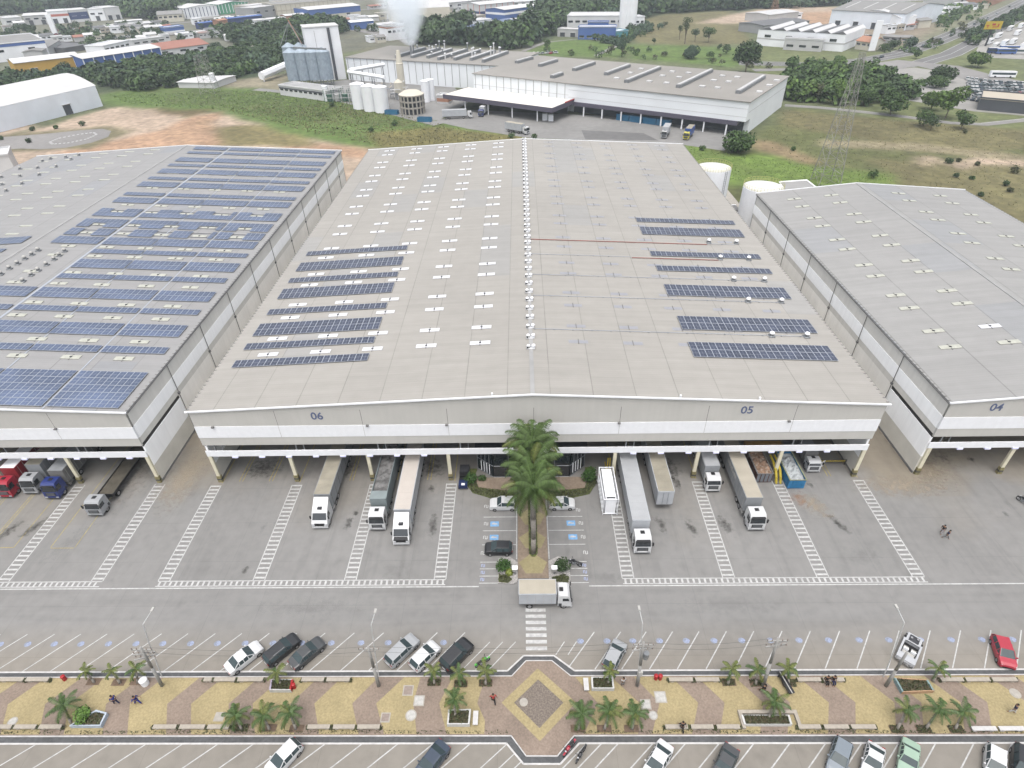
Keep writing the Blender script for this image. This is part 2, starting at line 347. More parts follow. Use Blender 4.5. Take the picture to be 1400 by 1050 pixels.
# yellow bay lines
b = MB()
for x in (-90.2, -89.8, -86.3, -85.9, -82.3, -78.2, -77.8, -74.3, -73.9, -70.4): strip(b, (x, 52.0), (x, 79), .1, .005, PAINTY)
strip(b, (-73.8, 52.05), (-70.5, 52.05), .1, .009, PAINTY); strip(b, (-77.7, 52.05), (-74.4, 52.05), .1, .009, PAINTY); strip(b, (-65.1, 51.9), (-61.9, 51.9), .1, .009, PAINTY)
for x in (-65.2, -61.8): strip(b, (x, 52.0), (x, 79), .1, .005, PAINTY)
for x0 in LAD[:3]+LAD[4:7]:
    for dx in (4.0, 4.5, 8.6, 9.1): strip(b, (x0+dx, 64.2), (x0+dx, 79), .12, .005, PAINTY)
for x0 in (-46.6, -34.7, -22.8, -11, 13, 25.4, 37.4, 49.5): strip(b, (x0+.5, 63.9), (x0+.5, 79), .12, .005, PAINTY)
struct(b.build('yellow_bay_lines'))
# angled stalls along the plaza
b = MB()
up = [(-70.2+3.255*i, 39.2) for i in range(17)]
UPL = [x for x in (-73.1, -69.8, -66.5, -63.2, -59.9, -56.6, -53.4, -50.2, -46.9, -43.6, -40.4, -37.1, -33.9, -30.6, -27.3, -23.9, -20.4, -16.9, -13.7, -10.5, -7.2)]
for x in UPL: strip(b, (x, 39.2), (x-4.1, 34.6), .12, .005, PAINT)
for x, L1 in ((-3.4, 37.9), (-1.6+0, 37.9), (.3-.3, 37.9)): pass
for x, y in ((-4.2, 38.0), (-2.7, 38.0), (-1.2, 38.0)): strip(b, (x, y), (x-(y-34.6)*.88+(.0), 34.7), .1, .005, PAINT)
UPR = [8.1, 11.2, 14.2, 17.3, 20.4, 23.6, 26.8, 30.1, 33.4, 36.8, 40.3, 43.7, 47.3, 50.8, 54.3, 57.8, 61.3, 64.8, 68.3]
for x in UPR: strip(b, (x, 39.2), (x-3.5, 34.7), .12, .005, PAINT)
for x, y in ((4.5, 38.0), (5.9, 38.0)): strip(b, (x, y), (x-1.1, 36.4), .1, .005, PAINT)
LOL = [-62.2, -58.4, -54.6, -50.8, -47.0, -43.1, -39.3, -35.5, -31.8, -28.1, -24.4, -20.7, -16.9, -13.2, -9.6, -5.8]
for x in LOL: strip(b, (x, 27), (x-6.0, 22.0), .12, .005, PAINT)
for x, y in ((-2.0, 27.0), (-1.1, 26.2), (-.5, 25.4)): strip(b, (x, y), (x-4.2, y-3.6), .1, .005, PAINT)
LOR = [6.1, 7.6, 9.3, 12.8, 16.1, 19.5, 23.0, 26.6, 30.2, 33.8, 37.5, 41.2, 45.0, 48.8, 52.6]
for x in LOR: strip(b, (x, 27), (x-4.8, 22.8), .12, .005, PAINT)
struct(b.build('stall_lines'))
# pale blue numbers painted at the stall mouths
b = MB()
def glyph(b, x, y, s, rz, m, z=.006):
    c, q = math.cos(rz), math.sin(rz)
    P_ = lambda a, d: (x+a*c-d*q, y+a*q+d*c)
    for (a0, d0, a1, d1) in ((-.5, .5, .5, .5), (.5, .5, .5, 0), (-.5, 0, .5, 0), (-.5, 0, -.5, -.5), (-.5, -.5, .5, -.5)):
        strip(b, P_(a0*s, d0*s), P_(a1*s, d1*s), s*.22, z, m); z += .0006
for x in UPL+UPR: glyph(b, x-2.3 if x < 0 else x-1.6, 37.95 if x < 0 else 38.05, .34, .6 if x < 0 else -.5, PAINTB2)
struct(b.build('stall_numbers'))
b = MB()
for x in UPL+UPR:
    cx, cy = (x-2.45, 37.95) if x < 0 else (x-1.75, 38.05)
    b.sheet([(cx+.42*math.cos(t*PI/4), cy+.36*math.sin(t*PI/4)) for t in range(8)], .003, mat('faded_blue_paint', (.27, .31, .40), .7, .25, 4, coord='World'))
struct(b.build('stall_number_discs'))
# oil and tyre stains, alpha faded
def stain_mat(name, c, dens):
    m = bpy.data.materials.new(name); m.use_nodes = True; n = m.node_tree.nodes; L = m.node_tree.links; B = n['Principled BSDF']; dens *= .75
    B.inputs['Base Color'].default_value = (*c, 1); B.inputs['Roughness'].default_value = .6
    tc = n.new('ShaderNodeTexCoord'); uv = n.new('ShaderNodeVectorMath'); uv.operation = 'MULTIPLY_ADD'; L.new(tc.outputs['Generated'], uv.inputs[0]); uv.inputs[1].default_value = (2, 2, 0); uv.inputs[2].default_value = (-1, -1, 0)
    ln = n.new('ShaderNodeVectorMath'); ln.operation = 'LENGTH'; L.new(uv.outputs[0], ln.inputs[0])
    g = n.new('ShaderNodeNewGeometry'); nz = n.new('ShaderNodeTexNoise'); nz.inputs['Scale'].default_value = 1.6; nz.inputs['Detail'].default_value = 6; L.new(g.outputs['Position'], nz.inputs['Vector'])
    a = n.new('ShaderNodeMath'); a.operation = 'SUBTRACT'; a.inputs[0].default_value = 1; L.new(ln.outputs['Value'], a.inputs[1])
    s = n.new('ShaderNodeMath'); s.operation = 'SUBTRACT'; L.new(nz.outputs[0], s.inputs[0]); s.inputs[1].default_value = .5
    mm = n.new('ShaderNodeMath'); mm.operation = 'MULTIPLY_ADD'; L.new(s.outputs[0], mm.inputs[0]); mm.inputs[1].default_value = 2.4; L.new(a.outputs[0], mm.inputs[2])
    mr = n.new('ShaderNodeMapRange'); mr.inputs[1].default_value = .25; mr.inputs[2].default_value = 1.1; mr.inputs[4].default_value = dens; L.new(mm.outputs[0], mr.inputs[0])
    ed = n.new('ShaderNodeMapRange'); ed.inputs[1].default_value = 0; ed.inputs[2].default_value = .25; L.new(a.outputs[0], ed.inputs[0])
    m2 = n.new('ShaderNodeMath'); m2.operation = 'MULTIPLY'; L.new(mr.outputs[0], m2.inputs[0]); L.new(ed.outputs[0], m2.inputs[1]); L.new(m2.outputs[0], B.inputs['Alpha'])
    return m
OIL = stain_mat('oil_stain', (.035, .033, .03), .8); RUST = stain_mat('rust_stain', (.26, .13, .06), .6); TYRM = stain_mat('faint_scuff', (.15, .15, .15), .22); DUST = stain_mat('dust_stain', (.28, .235, .17), .7)
def stain(u, v, a, d, rz, m, z=.012):
    p = at(u, v); b = MB(); b.sheet([(-a, -d), (a, -d), (a, d), (-a, d)], 0, m); o = b.build('floor_stain', loc=(p.x, p.y, z), rz=rz); struct(o)
zz = .012
for u, v, a, d, rz, m in [(476, 716, .8, 1.8, -.1, OIL), (592, 718, .9, 3.0, 0, OIL), (590, 668, .7, 1.2, 0, OIL), (905, 718, 1.0, 2.0, .25, OIL), (945, 722, .9, 2.6, .25, OIL), (992, 718, 1.1, 2.4, .35, OIL),
        (1146, 716, .8, 2.6, .5, OIL), (12, 726, 1.2, 2.6, -.45, OIL), (45, 722, 1.0, 2.8, -.45, OIL), (686, 666, .5, .6, 0, OIL), (335, 779, .6, .8, 0, OIL), (1113, 690, 2.2, 4, .4, DUST), (1092, 683, 1.6, 2.2, .3, RUST),
        (1290, 626, 1.3, .9, 0, OIL), (1328, 628, 1.0, .8, 0, OIL), (925, 660, .8, 2, .1, OIL), (486, 703, .5, .9, 0, OIL), (380, 712, .6, 1.6, -.2, TYRM), (360, 722, .5, 1.4, -.2, TYRM), (1375, 703, .6, .6, 0, OIL), (1108, 664, .6, .8, 0, OIL),
        (1180, 760, 4, 2, .2, TYRM), (830, 790, 3, 1, 0, TYRM), (1225, 560, 5.5, 22, 0, DUST), (228, 590, 5.5, 22, 0, DUST), (1264, 640, 3, 6, 0, DUST), (250, 655, 4, 9, 0, DUST), (1230, 665, 9, 3, 0, DUST), (360, 640, 4, 3, 0, OIL), (470, 640, 3, 3, 0, OIL), (590, 640, 3, 3, 0, OIL), (910, 640, 3, 4, 0, OIL), (420, 830, 9, 2, 0, TYRM), (1000, 825, 9, 2, 0, TYRM), (90, 745, 2, 5, -.5, TYRM), (540, 780, 3, 2, 0, TYRM)]:
    stain(u, v, a, d, rz, m, zz); zz += .0008
# ------------------------------------------------------------------ the warehouses
def roofmat(name, c, x0, seam, corr=.05):
    m = mat(name, c, .6, .03, .5, var2=.05, scale2=.03, spec=.25); n = m.node_tree.nodes; L = m.node_tree.links; B = n['Principled BSDF']
    src = B.inputs['Base Color'].links[0].from_socket
    tc = [x for x in n if x.type == 'TEX_COORD'][0]; sx = n.new('ShaderNodeSeparateXYZ'); L.new(tc.outputs['Object'], sx.inputs[0])
    def mt(op, a, b=None):
        q = n.new('ShaderNodeMath'); q.operation = op
        for i, x in enumerate((a, b)):
            if x is None: continue
            if isinstance(x, (int, float)): q.inputs[i].default_value = x
            else: L.new(x, q.inputs[i])
        return q.outputs[0]
    u = mt('DIVIDE', mt('SUBTRACT', sx.outputs['X'], x0), seam); v = mt('DIVIDE', mt('SUBTRACT', sx.outputs['Y'], 64.1), 12.0)
    line = mt('LESS_THAN', mt('FRACT', u), .022)
    # lap seams fade in and out along their length
    nz = n.new('ShaderNodeTexNoise'); nz.inputs['Scale'].default_value = .12; L.new(tc.outputs['Object'], nz.inputs['Vector'])
    line = mt('MULTIPLY', line, mt('MULTIPLY', nz.outputs[0], .5))
    cmb = n.new('ShaderNodeCombineXYZ'); L.new(mt('FLOOR', u), cmb.inputs[0]); L.new(mt('FLOOR', v), cmb.inputs[1])
    wn = n.new('ShaderNodeTexWhiteNoise'); L.new(cmb.outputs[0], wn.inputs['Vector'])
    c2 = n.new('ShaderNodeCombineXYZ'); L.new(mt('MULTIPLY', mt('FLOOR', mt('MULTIPLY', sx.outputs['Y'], 1.05)), 3.7), c2.inputs[1]); L.new(mt('FLOOR', u), c2.inputs[0])
    w2 = n.new('ShaderNodeTexWhiteNoise'); L.new(c2.outputs[0], w2.inputs['Vector'])
    # streaks running down the slope
    mp = n.new('ShaderNodeMapping'); mp.inputs['Scale'].default_value = (.08, 1.3, 1); L.new(tc.outputs['Object'], mp.inputs[0])
    st = n.new('ShaderNodeTexNoise'); st.inputs['Scale'].default_value = 1; st.inputs['Detail'].default_value = 4; L.new(mp.outputs[0], st.inputs['Vector'])
    k = mt('ADD', mt('MULTIPLY', mt('SUBTRACT', wn.outputs[0], .5), .035), mt('MULTIPLY', mt('SUBTRACT', w2.outputs[0], .5), corr))
    k = mt('ADD', k, mt('MULTIPLY', mt('SUBTRACT', st.outputs[0], .5), .22))
    wv = mt('SINE', mt('MULTIPLY', sx.outputs['Y'], 2*PI/.5)); k = mt('ADD', k, mt('MULTIPLY', wv, .02))
    k = mt('SUBTRACT', mt('ADD', k, 1), line)
    h = n.new('ShaderNodeVectorMath'); h.operation = 'SCALE'; L.new(src, h.inputs[0]); L.new(k, h.inputs['Scale'])
    pm = n.new('ShaderNodeMix'); pm.data_type = 'RGBA'; pm.blend_type = 'MULTIPLY'; L.new(mt('MULTIPLY', mt('GREATER_THAN', wn.outputs[0], .83), .8), pm.inputs[0]); L.new(h.outputs[0], pm.inputs[6]); pm.inputs[7].default_value = (.92, .95, 1.0, 1)
    L.new(pm.outputs[2], B.inputs['Base Color']); return m
ROOFB = roofmat('beige_metal_roof', (.38, .37, .345), -49, 5.85); ROOFG = roofmat('grey_metal_roof', (.33, .333, .335), -200, 6.1); ROOFG2 = roofmat('pale_grey_metal_roof', (.34, .342, .338), 58.5, 8.3, .07)
SKY_W = mat('skylight_white', (.78, .8, .84), .4, .02); SKY_Y = mat('skylight_cream', (.5, .51, .45), .4, .12, 2); SKY_D = mat('skylight_tinted', (.335, .345, .375), .3, .05)
PANEL_D = mat('solar_cells_dark', (.055, .066, .105), .3, .25, .35, spec=.4); PANEL_B = mat('solar_cells_blue', (.085, .12, .21), .3, .25, .12, spec=.5, var2=.2, scale2=.08); FRAME = mat('panel_frame', (.42, .46, .52), .4, .05)
NAVY = mat('navy_lettering', (.13, .165, .29), .6, .1); LILAC = mat('lilac_lamp_cover', (.6, .62, .8), .4, .05); SLOT = mat('shadow_gap_grey', (.1, .1, .1), .8)
CREAM = mat('cream_column_paint', (.5, .475, .37), .6, .08, 1.5); GUARD = mat('worn_yellow_guard', (.27, .24, .12), .7, .4, 4); DOCKM = mat('dock_wall_grey', (.25, .25, .24), .8, .1)
CAPW = mat('white_ridge_cap', (.62, .64, .66), .5, .05); LOWW = mat('lower_wall_buff', (.5, .49, .45), .8, .06, .5, var2=.06, scale2=.2)
def text_mesh(txt, size, m, depth=.03):
    cu = bpy.data.curves.new('lettering', 'FONT'); cu.body = txt; cu.size = size; cu.extrude = depth; cu.offset = size*.012
    o = bpy.data.objects.new('lettering', cu); COL.objects.link(o); bpy.context.view_layer.update()
    me = bpy.data.meshes.new_from_object(o.evaluated_get(bpy.context.evaluated_depsgraph_get())); bpy.data.objects.remove(o); bpy.data.curves.remove(cu)
    me.materials.clear(); me.materials.append(m); return me
def lettering(txt, size, m, parent, loc, rot=(PI/2, 0, 0), name='number_sign', depth=.03):
    o = place(text_mesh(txt, size, m, depth), name, parent); o.location = loc; o.rotation_euler = rot; return o
RIDGEM = mat('ridge_sheet', (.37, .375, .375), .6, .1, .3)
SIDE_GR_LIT = mat('side_cladding_grey_lit', (.55, .545, .52), .6, .04, .25, streak=.08); SIDE_WH_LIT = mat('side_cladding_white_lit', (.82, .84, .86), .5, .03, .3, streak=.06)  # lightened copies of the front grey and white paint, offsetting alley shade
class Ware:
    def __init__(s, x0, x1, xr, y0, y1, label, roofm, ze=14.0, zr=16.4):
        s.x0, s.x1, s.xr, s.y0, s.y1, s.ze, s.zr = x0, x1, xr, y0, y1, ze, zr
        s.root = thing('warehouse', label, 'warehouse', (0, 0, 0))
        zt = s.zt
        b = MB(); o = .25; X = [x0-o, xr, x1+o]
        vs = [(x, y, zt(x)) for y in (y0-.12, y1+.12) for x in X]
        vs += [(x, y, zt(x)-.28) for y in (y0-.12, y1+.12) for x in X]
        b.add(vs, [(0, 1, 4, 3), (1, 2, 5, 4), (9, 10, 7, 6), (10, 11, 8, 7), (0, 3, 9, 6), (2, 8, 11, 5), (3, 4, 10, 9), (4, 5, 11, 10)], roofm)
        s.roof = b.build('roof', s.root)
        for ya, yb in ((y0-.3, y0-.12), (y1+.12, y1+.3)):   # white cap along each gable
            b = MB(); X3 = (x0-o-.1, xr, x1+o+.1); vs = [(x, y, zt(x)+dz) for dz in (-.1, .13) for y in (ya, yb) for x in X3]
            b.add(vs, [(1, 0, 3, 4), (2, 1, 4, 5), (6, 7, 10, 9), (7, 8, 11, 10), (0, 1, 7, 6), (1, 2, 8, 7), (4, 3, 9, 10), (5, 4, 10, 11), (3, 0, 6, 9), (2, 5, 11, 8)], WHITE); b.build('gable_cap', s.roof)
        b = MB(); b.box(xr-.3, xr+.3, y0, y1, zr-.1, zr+.06, RIDGEM); b.build('ridge_cap', s.roof)
        b = MB()   # upper grey fascia
        b.add([(x0, y0, 11.2), (x1, y0, 11.2), (x1, y0, zt(x1)-.3), (xr, y0, zt(xr)-.3), (x0, y0, zt(x0)-.3)]+[(x0, y0+.3, 11.2), (x1, y0+.3, 11.2), (x1, y0+.3, zt(x1)-.3), (xr, y0+.3, zt(xr)-.3), (x0, y0+.3, zt(x0)-.3)],
              [(0, 1, 2, 3, 4), (9, 8, 7, 6, 5), (0, 5, 6, 1)], GREYW)
        x = x0+12
        while x < x1-3: b.box(x-.03, x+.03, y0-.01, y0, 11.2, 14, MIDG); x += 12.05
        b.build('grey_fascia', s.root)
        b = MB(); b.box(x0-.02, x1+.02, y0-.06, y0+.3, 9.1, 11.2, WHITE)
        x = x0+12
        while x < x1-3: b.box(x-.025, x+.025, y0-.07, y0-.06, 9.1, 11.2, OFFW); x += 12.05
        b.build('white_fascia', s.root)
        b = MB(); b.box(x0, x1, y0, y0+.3, 7.6, 9.1, GREYW); b.build('lower_fascia', s.root)
        b = MB(); b.box(x0, x1, y0-.03, y0+.1, 5.4, 6.48, WHITE); b.build('portal_beam', s.root)
        b = MB(); x = x0+1.5   # struts in the open slot
        while x < x1: b.box(x-.08, x+.08, y0+.12, y0+.26, 6.3, 7.6, STEEL); b.box(x+1.1, x+1.2, y0+.12, y0+.22, 6.3, 7.6, STEEL); x += 12
        struct(b.build('slot_strut', s.root), 'stuff')
        b = MB(); b.box(x0+.3, x1-.3, y0+22, y0+22.3, 0, zt(x0)-.5, DOCKM); b.build('dock_wall', s.root)
        x = x0+5
        while x < x1-4:
            b = MB(); b.box(x, x+3, y0+21.9, y0+22, .9, 4.6, MIDG); b.build('dock_door', s.root); x += 4.4
        s.cols = []
    def zt(s, x):
        hw = (s.xr-s.x0) if x < s.xr else (s.x1-s.xr); return s.zr-(s.zr-s.ze)*abs(x-s.xr)/hw
    def wall(s, side, near_slot=True):
        x = s.x0 if side < 0 else s.x1; a, c = (x, x+.3) if side < 0 else (x-.3, x); y0, y1 = s.y0+.35, s.y1
        b = MB(); zt = s.ze-.3
        b.box(a, c, y0, y1, 11.2, zt, SIDE_GR_LIT); o = .05*side
        b.box(min(a, a+o), max(c, c+o), y0, y1, 9.0, 11.2, SIDE_WH_LIT); b.box(a, c, y0, y1, 7.9, 9.0, SIDE_GR_LIT)
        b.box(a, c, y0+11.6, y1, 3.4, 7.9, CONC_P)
        b.box(a, c, y0, y0+11.6, 3.4, 7.2, SIDE_WH_LIT); b.box(a+.1, c-.1, y0, y0+11.6, 7.2, 7.9, BLACK)
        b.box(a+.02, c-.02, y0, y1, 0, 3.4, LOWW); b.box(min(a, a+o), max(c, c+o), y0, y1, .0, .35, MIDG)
        b.build('side_wall', s.root)
        y = s.y0+12; xo = x+.14*side
        while y < s.y1-1:
            b = MB(); b.cyl((xo, y, 0), (xo, y, s.ze-.4), .06, .06, 6, MIDG); b.box(xo-.13, xo+.13, y-.2, y+.2, 8.0, 8.35, MIDG); b.build('downpipe', s.root); y += 12.05
        b = MB(); b.box(min(x, x+.32*side), max(x, x+.32*side), s.y0+.1, s.y1, s.ze-.34, s.ze-.22, MIDG); b.build('gutter', s.root)
        b = MB(); y = s.y0+.3      # roof sheet ends showing as a sawtooth over the gutter
        while y < s.y1-.5: b.box(min(x-.05*side, x+.3*side), max(x-.05*side, x+.3*side), y, y+.16, s.ze-.01, s.ze+.04, MIDG); y += .95
        struct(b.build('sheet_ends', s.roof), 'stuff')
    def column(s, x, wd=.5):
        b = MB(); b.box(x-wd/2, x+wd/2, s.y0+.0, s.y0+.34, 0, 5.38, CREAM); o = b.build('column', s.root)
        b = MB(); w2 = wd/2+.07; b.box(x-w2, x+w2, s.y0-.07, s.y0+.41, 0, 1.3, GUARD); b.box(x-w2-.01, x+w2+.01, s.y0-.08, s.y0+.42, .5, .75, DARK); b.build('column_guard', o)
    def signs(s, x0, n, step=3.98):
        for i in range(n):
            x = x0+i*step; b = MB(); b.box(x-.42, x+.42, s.y0-.12, s.y0+.2, 5.12, 5.38, LILAC); b.box(x-.05, x+.05, s.y0, s.y0+.1, 5.38, 5.4, DARK); b.build('bay_lamp', s.root)
    def on(s, x, y, dz=0): return (x, y, s.zt(x)+dz)
    def slope(s, x):
        hw = (s.xr-s.x0) if x < s.xr else (s.x1-s.xr); return -math.atan((s.zr-s.ze)/hw)*(1 if x < s.xr else -1)
    def skylight(s, x, y, me, stuff=None):
        o = place(me, 'skylight', s.roof); o.location = s.on(x, y, .03); o.rotation_euler = (0, s.slope(x), 0); return o
def sky_mesh(wd, dp, m, tie=True, nub=True):
    b = MB(); g = .06
    b.box(-wd/2, -g, -dp/2, dp/2, 0, .07, m); b.box(g, wd/2, -dp/2, dp/2, 0, .07, m)
    if tie: b.box(-g, g, -dp/2-.25, dp/2+.35, 0, .05, MIDG)
    if nub: b.box(-g-.1, g+.1, -.1, .12, .05, .16, DARK)
    return b.mesh('skylight')
SROWS = [77.5, 82.1, 88.8, 93.3, 100.8, 105.3, 112.7, 117.3, 124.8, 129.4, 136.8, 141.5, 149.0, 153.5, 160.2, 165.0, 172.2, 177.0, 184.4, 188.7]
WB = Ware(-46.7, 49.7, 1.3, 64.1, 191.5, 'wide beige roofed warehouse in the centre numbered 06 and 05 over its loading bays', ROOFB)
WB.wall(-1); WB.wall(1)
for x in (-46.4, -34.6, -23.0, -11.1, 13.4, 25.5, 37.6, 49.45): WB.column(x)
WB.signs(-42.6, 8, 4.0); WB.signs(16.0, 8, 4.0)
lettering('06', 1.75, NAVY, WB.root, (-29.7, WB.y0-.02, 12.35)); lettering('05', 1.75, NAVY, WB.root, (29.95, WB.y0-.02, 12.6))
for x in (-46.4+2.4, -22.0, 1.2-12, 13.4, 37, ): 
    b = MB(); b.box(x-.18, x+.18, WB.y0-.35, WB.y0-.06, 11.1, 11.3, MIDG); b.build('flood_lamp', WB.root)
for x in (-4.2, 21.4, 32.2): 
    b = MB(); b.box(x-.12, x+.12, WB.y0+.1, WB.y0+.3, WB.zt(x), WB.zt(x)+.35, WHITE); b.build('roof_lamp', WB.root)
skm = sky_mesh(3.15, .95, SKY_W)
for y in SROWS:
    for x in (-39.8, -31.45, -23.25, -14.85, -6.5): WB.skylight(x, y, skm)
b = MB()
for y in SROWS:
    for x in (8.6, 17.0, 25.5, 33.8, 42.2):
        if x > 24.5 and y < 131 and y not in (88.8,): 
            pass
        z = WB.zt(x)+.02; b.add([(x-1.5, y-.45, WB.zt(x-1.5)+.02), (x+1.5, y-.45, WB.zt(x+1.5)+.02), (x+1.5, y+.45, WB.zt(x+1.5)+.02), (x-1.5, y+.45, WB.zt(x-1.5)+.02)], [(0, 1, 2, 3)], SKY_D)
        b.box(x-.05, x+.05, y-.65, y+.7, z, z+.06, MIDG)
struct(b.build('tinted_skylight', WB.roof), 'stuff')
# ridge ventilators
vb = MB(); vb.box(-.65, .65, -.45, .45, 0, .1, CAPW); vb.cyl((-.34, 0, .12), (-.34, 0, .4), .24, .24, 10, OFFW); vb.dome((-.34, 0, .4), .28, .2, 10, WHITE2); vb.cyl((.42, .1, .12), (.42, .1, .4), .26, .26, 10, WHITE2); vb.dome((.42, .1, .4), .3, .2, 10, WHITE2); vb.box(-.6, -.4, -.4, -.3, .12, .4, DARK)
vm = vb.mesh('ridge_vent', True); y = 75.4
while y < 190.5:
    o = place(vm, 'ridge_vent', WB.roof); o.location = (1.25, y, 16.42); y += 2.95
def pipe(y, xa, xb, m, r=.07):
    b = MB(); b.cyl((xa, y, WB.zt(xa)+.12), (xb, y, WB.zt(xb)+.12), r, r, 6, m); x = xa
    while x < xb: b.box(x-.06, x+.06, y-.15, y+.15, WB.zt(x)+.0, WB.zt(x)+.1, STEEL); x += 3
    b.build('roof_pipe', WB.root)
REDP = mat('red_pipe', (.32, .1, .075), .6, .15, 1)
pipe(115.6, 2, 38, REDP); pipe(108.2, 21.5, 38.4, REDP)
for y, xe in ((108.6, 21.3), (99.8, 44.4), (91.8, 44.7), (80.8, 44.9), (116.0, 44)): pipe(y, 2 if y not in (116.0,) else 38.2, xe, FRAME, .04)
def turbine_mesh(s=1.):
    b = MB(); b.box(-.4*s, .4*s, -.4*s, .4*s, 0, .15*s, STEEL); b.cyl((0, 0, .15*s), (0, 0, .4*s), .22*s, .22*s, 10, STEEL)
    b.dome((0, 0, .55*s), .36*s, .3*s, 12, WHITE2 if s > 1.1 else OFFW, 4); b.cyl((0, 0, .3*s), (0, 0, .55*s), .32*s, .36*s, 12, STEEL, False); return b.mesh('turbine_vent', True)
TV = turbine_mesh(1.12); TV7 = turbine_mesh(1.05)
for x, y in ((38.7, 116.8), (44.4, 116.8), (38.9, 108.9), (44.5, 108.9), (38.9, 99.8), (44.6, 99.9), (39.1, 91.8), (44.9, 91.9), (39.4, 80.7), (45.0, 80.8)):
    o = place(TV, 'turbine_vent', WB.roof); o.location = WB.on(x, y)
# ---- 07, left
W7 = Ware(-151, -55.6, -103, 64.1, 191.5, 'grey roofed warehouse on the left covered in long rows of blue solar panels', ROOFG)
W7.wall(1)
for x in (-55.9, -68.1, -80.2, -92.3): W7.column(x)
W7.signs(-90, 9, 3.95)
lettering('07', 1.75, NAVY, W7.root, (-75.9, W7.y0-.02, 12.6))
for x in (-66.6, -90): 
    b = MB(); b.box(x-.18, x+.18, W7.y0-.35, W7.y0-.06, 11.1, 11.3, MIDG); b.build('flood_lamp', W7.root)
sky7 = sky_mesh(2.9, 1.0, SKY_Y); n7 = 0; rest = MB()
rows7 = [76.9, 81.7, 88.9, 93.4, 100.6, 105.2, 112.6, 117.0, 124.0, 128.6, 136.3, 140.9, 148.5, 153.0, 160.5, 165.0, 172.2, 176.9, 184.3, 188.6]
for y in rows7:
    for x in (-94.8, -86.8, -78.8, -70.5, -62.3): W7.skylight(x, y, sky7)
    for x in (-111.5, -119.6, -127.8, -136, -144.1):
        if y > 105: rest.box(x-1.4, x+1.4, y-.4, y+.4, W7.zt(x)-.05, W7.zt(x)+.09, SKY_Y)
struct(rest.build('far_skylight', W7.roof), 'stuff')
b = MB()
for x in (-89.0, ): b.add([(x-.25, 64.3, W7.zt(x)+.04), (x+.25, 64.3, W7.zt(x)+.04), (x+.25, 190, W7.zt(x)+.04), (x-.25, 190, W7.zt(x)+.04)], [(0, 1, 2, 3)], FRAME)
for x in (-78.05, -67.05): b.add([(x-.12, 64.3, W7.zt(x)+.04), (x+.12, 64.3, W7.zt(x)+.04), (x+.12, 190, W7.zt(x)+.04), (x-.12, 190, W7.zt(x)+.04)], [(0, 1, 2, 3)], FRAME)
b.build('roof_walkway', W7.roof)
for x, y in [(-99.2, 114.2), (-99.2, 112.2), (-99.3, 110.2), (-99.3, 108), (-99.4, 105.8), (-99.4, 103.4), (-93.8, 114.2), (-93.7, 112.2), (-93.6, 110.3), (-93.6, 107.9), (-93.6, 105.4), (-93.7, 103.4), (-93.6, 100.9),
             (-135.5, 188.4), (-135.2, 184), (-138.8, 187), (-135.3, 176.9), (-144.4, 184.3), (-143.4, 186.6), (-141, 176.9), (-146.8, 177.4), (-135.5, 169.4), (-141.2, 169.5), (-135.4, 161.9), (-146.9, 169.8), (-141.4, 162.4), (-135.8, 156.2)]:
    o = place(TV7, 'turbine_vent', W7.roof); o.location = W7.on(x, y)
b = MB(); b.box(-151, -55.6, 191.2, 191.5, 0, 13.7, GREYW); b.build('rear_wall', W7.root)
b = MB(); b.box(-46.7, 49.7, 191.2, 191.5, 0, 13.7, GREYW); b.build('rear_wall', WB.root)
# ---- 04, right
W4 = Ware(58.5, 109, 82.2, 64.4, 147.2, 'grey roofed warehouse on the right numbered 04', ROOFG2, 13.9, 16.0)
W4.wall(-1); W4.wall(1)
for x in (59.0, 71.2, 83.4, 95.6): W4.column(x)
W4.signs(63.2, 6, 3.95)
lettering('04', 1.75, NAVY, W4.root, (64.1, W4.y0-.02, 12.35))
sky4 = sky_mesh(3.1, .95, SKY_Y); sky4w = sky_mesh(3.1, .95, SKY_W)
for y in [77.0, 81.6, 88.9, 93.4, 100.8, 105.4, 112.6, 117.3, 124.6, 129.2, 136.3, 141.2]:
    for x in (65.2, 73.7, 89.4, 99.5): W4.skylight(x, y, sky4w if (x == 73.7 and y == 81.6) else sky4)
b = MB(); b.box(58.5, 109, 146.9, 147.2, 0, 13.6, GREYW); b.build('rear_wall', W4.root)
# ---- entrance lobby of the central warehouse
b = MB(); poly = [(-7.1, 66.6), (-4.6, 64.6), (6.9, 64.6), (9.3, 66.8), (9.3, 84), (-7.1, 84)]
b.prism(poly, .05, 5.0, GLASS); b.build('lobby_glass', WB.root)
b = MB()
for (xa, ya), (xb, yb), k in ((poly[0], poly[1], 4), (poly[1], poly[2], 5), (poly[2], poly[3], 4)):
    for i in range(k+1):
        t = i/k; x, y = xa+(xb-xa)*t, ya+(yb-ya)*t-.04; b.box(x-.04, x+.04, y-.04, y+.04, .05, 5.02, STEEL)
    for z in (.1, 2.4, 4.9):
        b.cyl((xa, ya-.05, z), (xb, yb-.05, z), .05, .05, 4, STEEL)
b.build('window_mullions', WB.root)
b = MB()
for i in range(4): b.box(-6.5+i*.42, -6.4+i*.42, 65.6-i*.3, 65.66-i*.3, .6, 2.6, WHITE); b.box(8.6-i*.42, 8.7-i*.42, 65.8-i*.3, 65.86-i*.3, .6, 2.6, WHITE)
b.build('white_door_bars', WB.root)
b = MB(); b.box(-7.3, 9.5, 64.4, 84, 5.0, 5.15, DARK); b.build('lobby_roof', WB.root)
